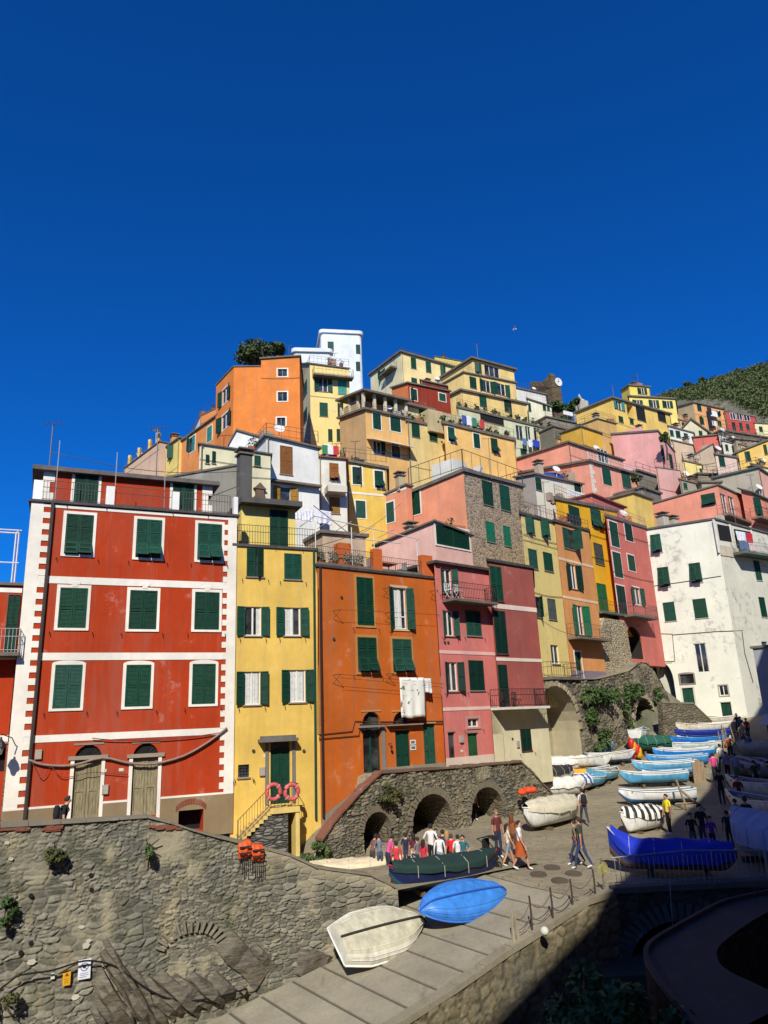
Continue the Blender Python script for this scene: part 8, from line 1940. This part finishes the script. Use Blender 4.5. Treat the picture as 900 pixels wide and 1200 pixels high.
for hh, xs_, lab in ((pink, (527, 538), 'pink house balcony'), (mar, (592, 606), 'maroon house balcony')):
    f = hh.fR; y = 700 if hh is pink else 826; z0b = f.hit(xs_[0], 703 if hh is pink else 829.5)[1]
    for i, x in enumerate(xs_):
        u = f.hit(x, y, .45)[0]; t = thing('balcony_chair', ['left', 'right'][i]+' folding chair on the '+lab, 'chair', f.p(u, .45, z0b), 'folding chairs on balconies'); m = flat((226, 224, 216)) if hh is pink else flat((70, 56, 50))
        mb = MB(); mb.box(f, u-.19, u+.19, .27, .62, z0b+.4, z0b+.43); mb.build('seat', m, t); mb = MB(); 
        for k in range(4): mb.box(f, u-.2+k*.11, u-.15+k*.11, .26, .28, z0b+.43, z0b+.82)
        mb.box(f, u-.2, u+.2, .255, .285, z0b+.78, z0b+.83); mb.build('backrest', m, t); mb = MB()
        for s in (-1, 1): mb.tube([f.p(u+s*.18, .28, z0b), f.p(u+s*.18, .6, z0b+.4)], .014, 4); mb.tube([f.p(u+s*.18, .6, z0b), f.p(u+s*.18, .28, z0b+.43)], .014, 4)
        mb.build('leg', m, t)
# gull
p = pt(603, 386, 80); t = thing('seagull', 'white gull gliding alone in the blue sky', 'bird', p); mb = MB()
mb.tube([p+Vector((-.24, 0, 0)), p+Vector((-.1, 0, .03)), p+Vector((.1, 0, .03)), p+Vector((.2, 0, .05)), p+Vector((.28, 0, .03))], [.02, .07, .08, .05, .012], 8); mb.build('body', flat((240, 240, 240)), t, smooth=True)
for s in (1, -1):
    mb = MB(); a = [Vector((.1, .05*s, .05)), Vector((-.06, .05*s, .05)), Vector((-.1, .35*s, .16)), Vector((-.12, .62*s, .1)), Vector((.04, .38*s, .18))]; mb.add([p+v for v in a]+[p+v-ZV*.02 for v in a], [(0, 1, 2, 3, 4), (9, 8, 7, 6, 5)]+[(i, 5+i, 5+(i+1) % 5, (i+1) % 5) for i in range(5)]); mb.build('wing', flat((236, 236, 238)), t)
# aerials and roof poles
for i, (x, y, Y, hh, lab) in enumerate(((58, 545, 33.5, 2.2, 'thin aerial mast on the red house roof, left'), (183, 552, 35.5, 2.4, 'thin aerial mast on the red house roof, middle'), (452, 466, 76, 2.5, 'aerial on the columned peach house'), (575, 548, 58, 2.6, 'aerial on the stone corner house terrace'), (640, 600, 54, 2.4, 'aerial mast over the pale cream house'), (720, 470, 97, 2.4, 'aerial on the long loggia house'), (560, 420, 106, 2.6, 'aerial on the terraced skyline house'))):
    p = pt(x, y, Y); t = thing('aerial', lab, 'aerial', p-ZV*1.0); mb = MB(); mb.tube([p-ZV*1.0, p+ZV*hh], .03, 5); mb.build('mast', RAILM, t); mb = MB(); mb.tube([p+ZV*hh+Vector((-.5, 0, 0)), p+ZV*hh+Vector((.5, 0, 0))], .014, 4)
    for k in range(5): mb.tube([p+ZV*hh+Vector((-.4+.2*k, -.25, 0)), p+ZV*hh+Vector((-.4+.2*k, .25, 0))], .01, 4)
    mb.build('crossbar', RAILM, t)
# overhead wires
for (a, b, lab) in (((60, 530, 34), (285, 552, 40), 'thin wire above the red house roof terrace'), ((545, 626, 44), (612, 622, 50), 'thin wire between the pale pink and the pale cream house'), ((618, 715, 47), (690, 745, 54), 'thin wire before the pale cream house'), ((372, 640, 36), (470, 590, 56), 'thin wire above the orange roof')):
    A_, B_2 = pt(*a), pt(*b); line(lab, [A_.lerp(B_2, k/10)-ZV*.5*math.sin(math.pi*k/10) for k in range(11)], .018, flat((90, 88, 84)), 'wire', 'wire', 4)
# ---------------------------------------------------------------- houses on the sunny side of the harbour, right of the view: they cast the big shadow
shop = House('shaded_shop', 'grey shaded shop front with a pale awning at the right edge of the street'); shop.hi = False
shop.block(B=(882, 640+120, 52), C=(960, None), az=-40, bot=905, col=(170, 172, 178), A=None, dep=8, th=.2, over=.2, wR=[('g', 888, 850, 910, 880, dict(bare=1))])
a_, z_ = shop.fR.hit(884, 838); mb = MB(); mb.gbox(shop.fR.p(0, 0, z_), shop.fR.u, (shop.fR.n*.9-ZV*.4).normalized(), ZV, 0, 7, 0, 1.6, 0, .05); mb.build('awning', flat((196, 200, 206)), shop.root)
# the shadow's edge on the ground, from the photograph: where the row of houses beside the viewpoint ends against the sun
SHQ = [(538, 1200), (576, 1168), (610, 1135), (650, 1102), (690, 1077), (722, 1040), (757, 1002), (775, 985), (793, 960), (815, 944), (831, 930), (836, 905), (850, 885), (863, 868), (868, 855)]
sd = Vector((SUN_DIR.x, SUN_DIR.y)); tanE = SUN_DIR.z/sd.length; sdn = sd.normalized()
prof = []
for q in SHQ:
    P = G(*q) if q[1] < 1190 else G(*q)
    # caster line: X = .6 Y + 1.2
    t_ = (.62*P.y+4.5-P.x)/(sdn.x-.62*sdn.y); prof.append((P.y+sdn.y*t_, P.z+t_*tanE))
prof.sort(); print('CAST', [(round(a, 1), round(b, 1)) for a, b in prof])
ys = np.array([p[0] for p in prof]); zs_ = np.array([p[1] for p in prof])
y = float(ys[0]); i = 0; labs = ['tall ochre house beside the viewpoint, first of the shading row', 'rose house of the shading row beside the viewpoint', 'cream house of the shading row', 'yellow house of the shading row, farther on', 'orange house of the shading row, farther on', 'last pale house of the shading row']
lw_ = [8, 5, 4, 4, 5, 8, 8]; cs_ = [(226, 180, 100), (214, 130, 120), (232, 214, 170), (238, 200, 110), (220, 130, 70), (230, 220, 190)]
while y < 56 and i < 18:
    y2 = y+(8 if y < 0 else 4.0); yy = np.linspace(y, y2, 9); z_a, z_b = float(np.interp(y, ys, zs_)), float(np.interp(y2, ys, zs_))
    if y < ys[0]: z_a = zs_[0]+(ys[0]-y)*.1
    fa = Vector((.62*y+4.5, y, 0)); fb_ = Vector((.62*y2+4.5, y2, 0)); d = (fb_-fa).normalized(); nn = Vector((d.y, -d.x, 0))
    t = thing('harbour_house', 'house of the shading row on the right, number of storeys hidden'[:0]+['ochre', 'rose', 'cream', 'lemon', 'orange', 'sand', 'coral', 'white', 'buff', 'pink', 'grey', 'peach', 'brown', 'ivory', 'olive', 'apricot', 'amber', 'salmon'][i]+' house of the shading row outside the view', 'house', ((fa+fb_)/2+nn*4).to_tuple()); mb = MB(); c_ = cs_[i % 6]
    b0, b1 = fa+nn*9, fb_+nn*9
    Z = lambda p, z: Vector((p.x, p.y, z))
    mb.add([Z(fa, -2), Z(fb_, -2), Z(b1, -2), Z(b0, -2), Z(fa, z_a), Z(fb_, z_b), Z(b1, z_b), Z(b0, z_a)], [(0, 1, 5, 4), (1, 2, 6, 5), (2, 3, 7, 6), (3, 0, 4, 7), (4, 5, 6, 7), (3, 2, 1, 0)])
    mb.build('wall', plaster(c_), t); mb = MB(); up_ = ZV*.15
    P4 = [Z(fa, z_a), Z(fb_, z_b), Z(b1, z_b), Z(b0, z_a)]; mb.add([p+ZV*.003 for p in P4]+[p+up_ for p in P4], [(3, 2, 1, 0), (4, 5, 6, 7), (0, 1, 5, 4), (1, 2, 6, 5), (2, 3, 7, 6), (3, 0, 4, 7)]); mb.build('roof', ROOF, t)
    y = y2; i += 1
# unseen rock slope added behind the viewpoint, closing off skylight to deepen shade
cl = thing('sky_blocker_cliff', 'dark rock cliff behind the viewpoint, outside the view', 'cliff', (-15, -14, -1.5)); mb = MB(); rq = random.Random(8)
gx_ = np.linspace(-48, 14, 32); V_ = []
for j in range(9):
    for x in gx_: q = j/8; V_.append(Vector((x, -9-9*q+2.2*noise.noise(Vector((x*.2, q*4, 1)))+(abs(x+15)/30)**2*6*0, -1.5+22*q**.8+(1.5*noise.noise(Vector((x*.3, q*3, 7))) if j else 0))))
n_ = len(gx_); mb.add(V_, [(j*n_+i, j*n_+i+1, (j+1)*n_+i+1, (j+1)*n_+i) for j in range(8) for i in range(n_-1)]); mb.build('rock_face', concretemat('cliff', (70, 64, 54), (96, 88, 74)), cl, smooth=True)
# ---------------------------------------------------------------- light, sky, camera
w = bpy.data.worlds.new('World'); SC.world = w; w.use_nodes = True; nt = w.node_tree; bg = nt.nodes['Background']
sky = nt.nodes.new('ShaderNodeTexSky'); sky.sky_type = 'NISHITA'; sky.sun_disc = False; sky.sun_elevation = R(SUN_EL); sky.altitude = 0; sky.air_density = 1.0; sky.dust_density = 0.15; sky.ozone_density = 6.0
# direction: rotation is measured clockwise from +Y
sky.sun_rotation = math.atan2(SUN_DIR.x, SUN_DIR.y)
tint = nt.nodes.new('ShaderNodeMix'); tint.data_type = 'RGBA'; tint.blend_type = 'MULTIPLY'; tint.inputs[0].default_value = 1.0; tint.inputs[7].default_value = (.035, .45, 1.02, 1)
nt.links.new(sky.outputs[0], tint.inputs[6]); nt.links.new(tint.outputs[2], bg.inputs[0]); bg.inputs[1].default_value = .09
sl_ = bpy.data.lights.new('Sun', 'SUN'); sl_.energy = 4.0; sl_.angle = R(.53); sl_.color = (1.0, .95, .84); so = bpy.data.objects.new('Sun', sl_); COL.objects.link(so)
so.rotation_euler = SUN_DIR.to_track_quat('Z', 'Y').to_euler(); so.location = (0, -20, 60)
cam = bpy.data.cameras.new('Camera'); co = bpy.data.objects.new('Camera', cam); COL.objects.link(co); SC.camera = co
M = Matrix((RT, UP, -FWD)).transposed().to_4x4(); M.translation = CAM; co.matrix_world = M
cam.sensor_fit = 'VERTICAL'; cam.sensor_height = 36; cam.lens = FPX*36/1200; cam.clip_end = 5000; cam.clip_start = .1
SC.view_settings.view_transform = 'Standard'; SC.view_settings.look = 'None'; SC.view_settings.gamma = 1; SC.view_settings.exposure = 0.46; SC.view_settings.use_curve_mapping = False
for o in list(bpy.data.objects):
    if o.type == 'MESH' and not o.data.polygons: bpy.data.objects.remove(o)
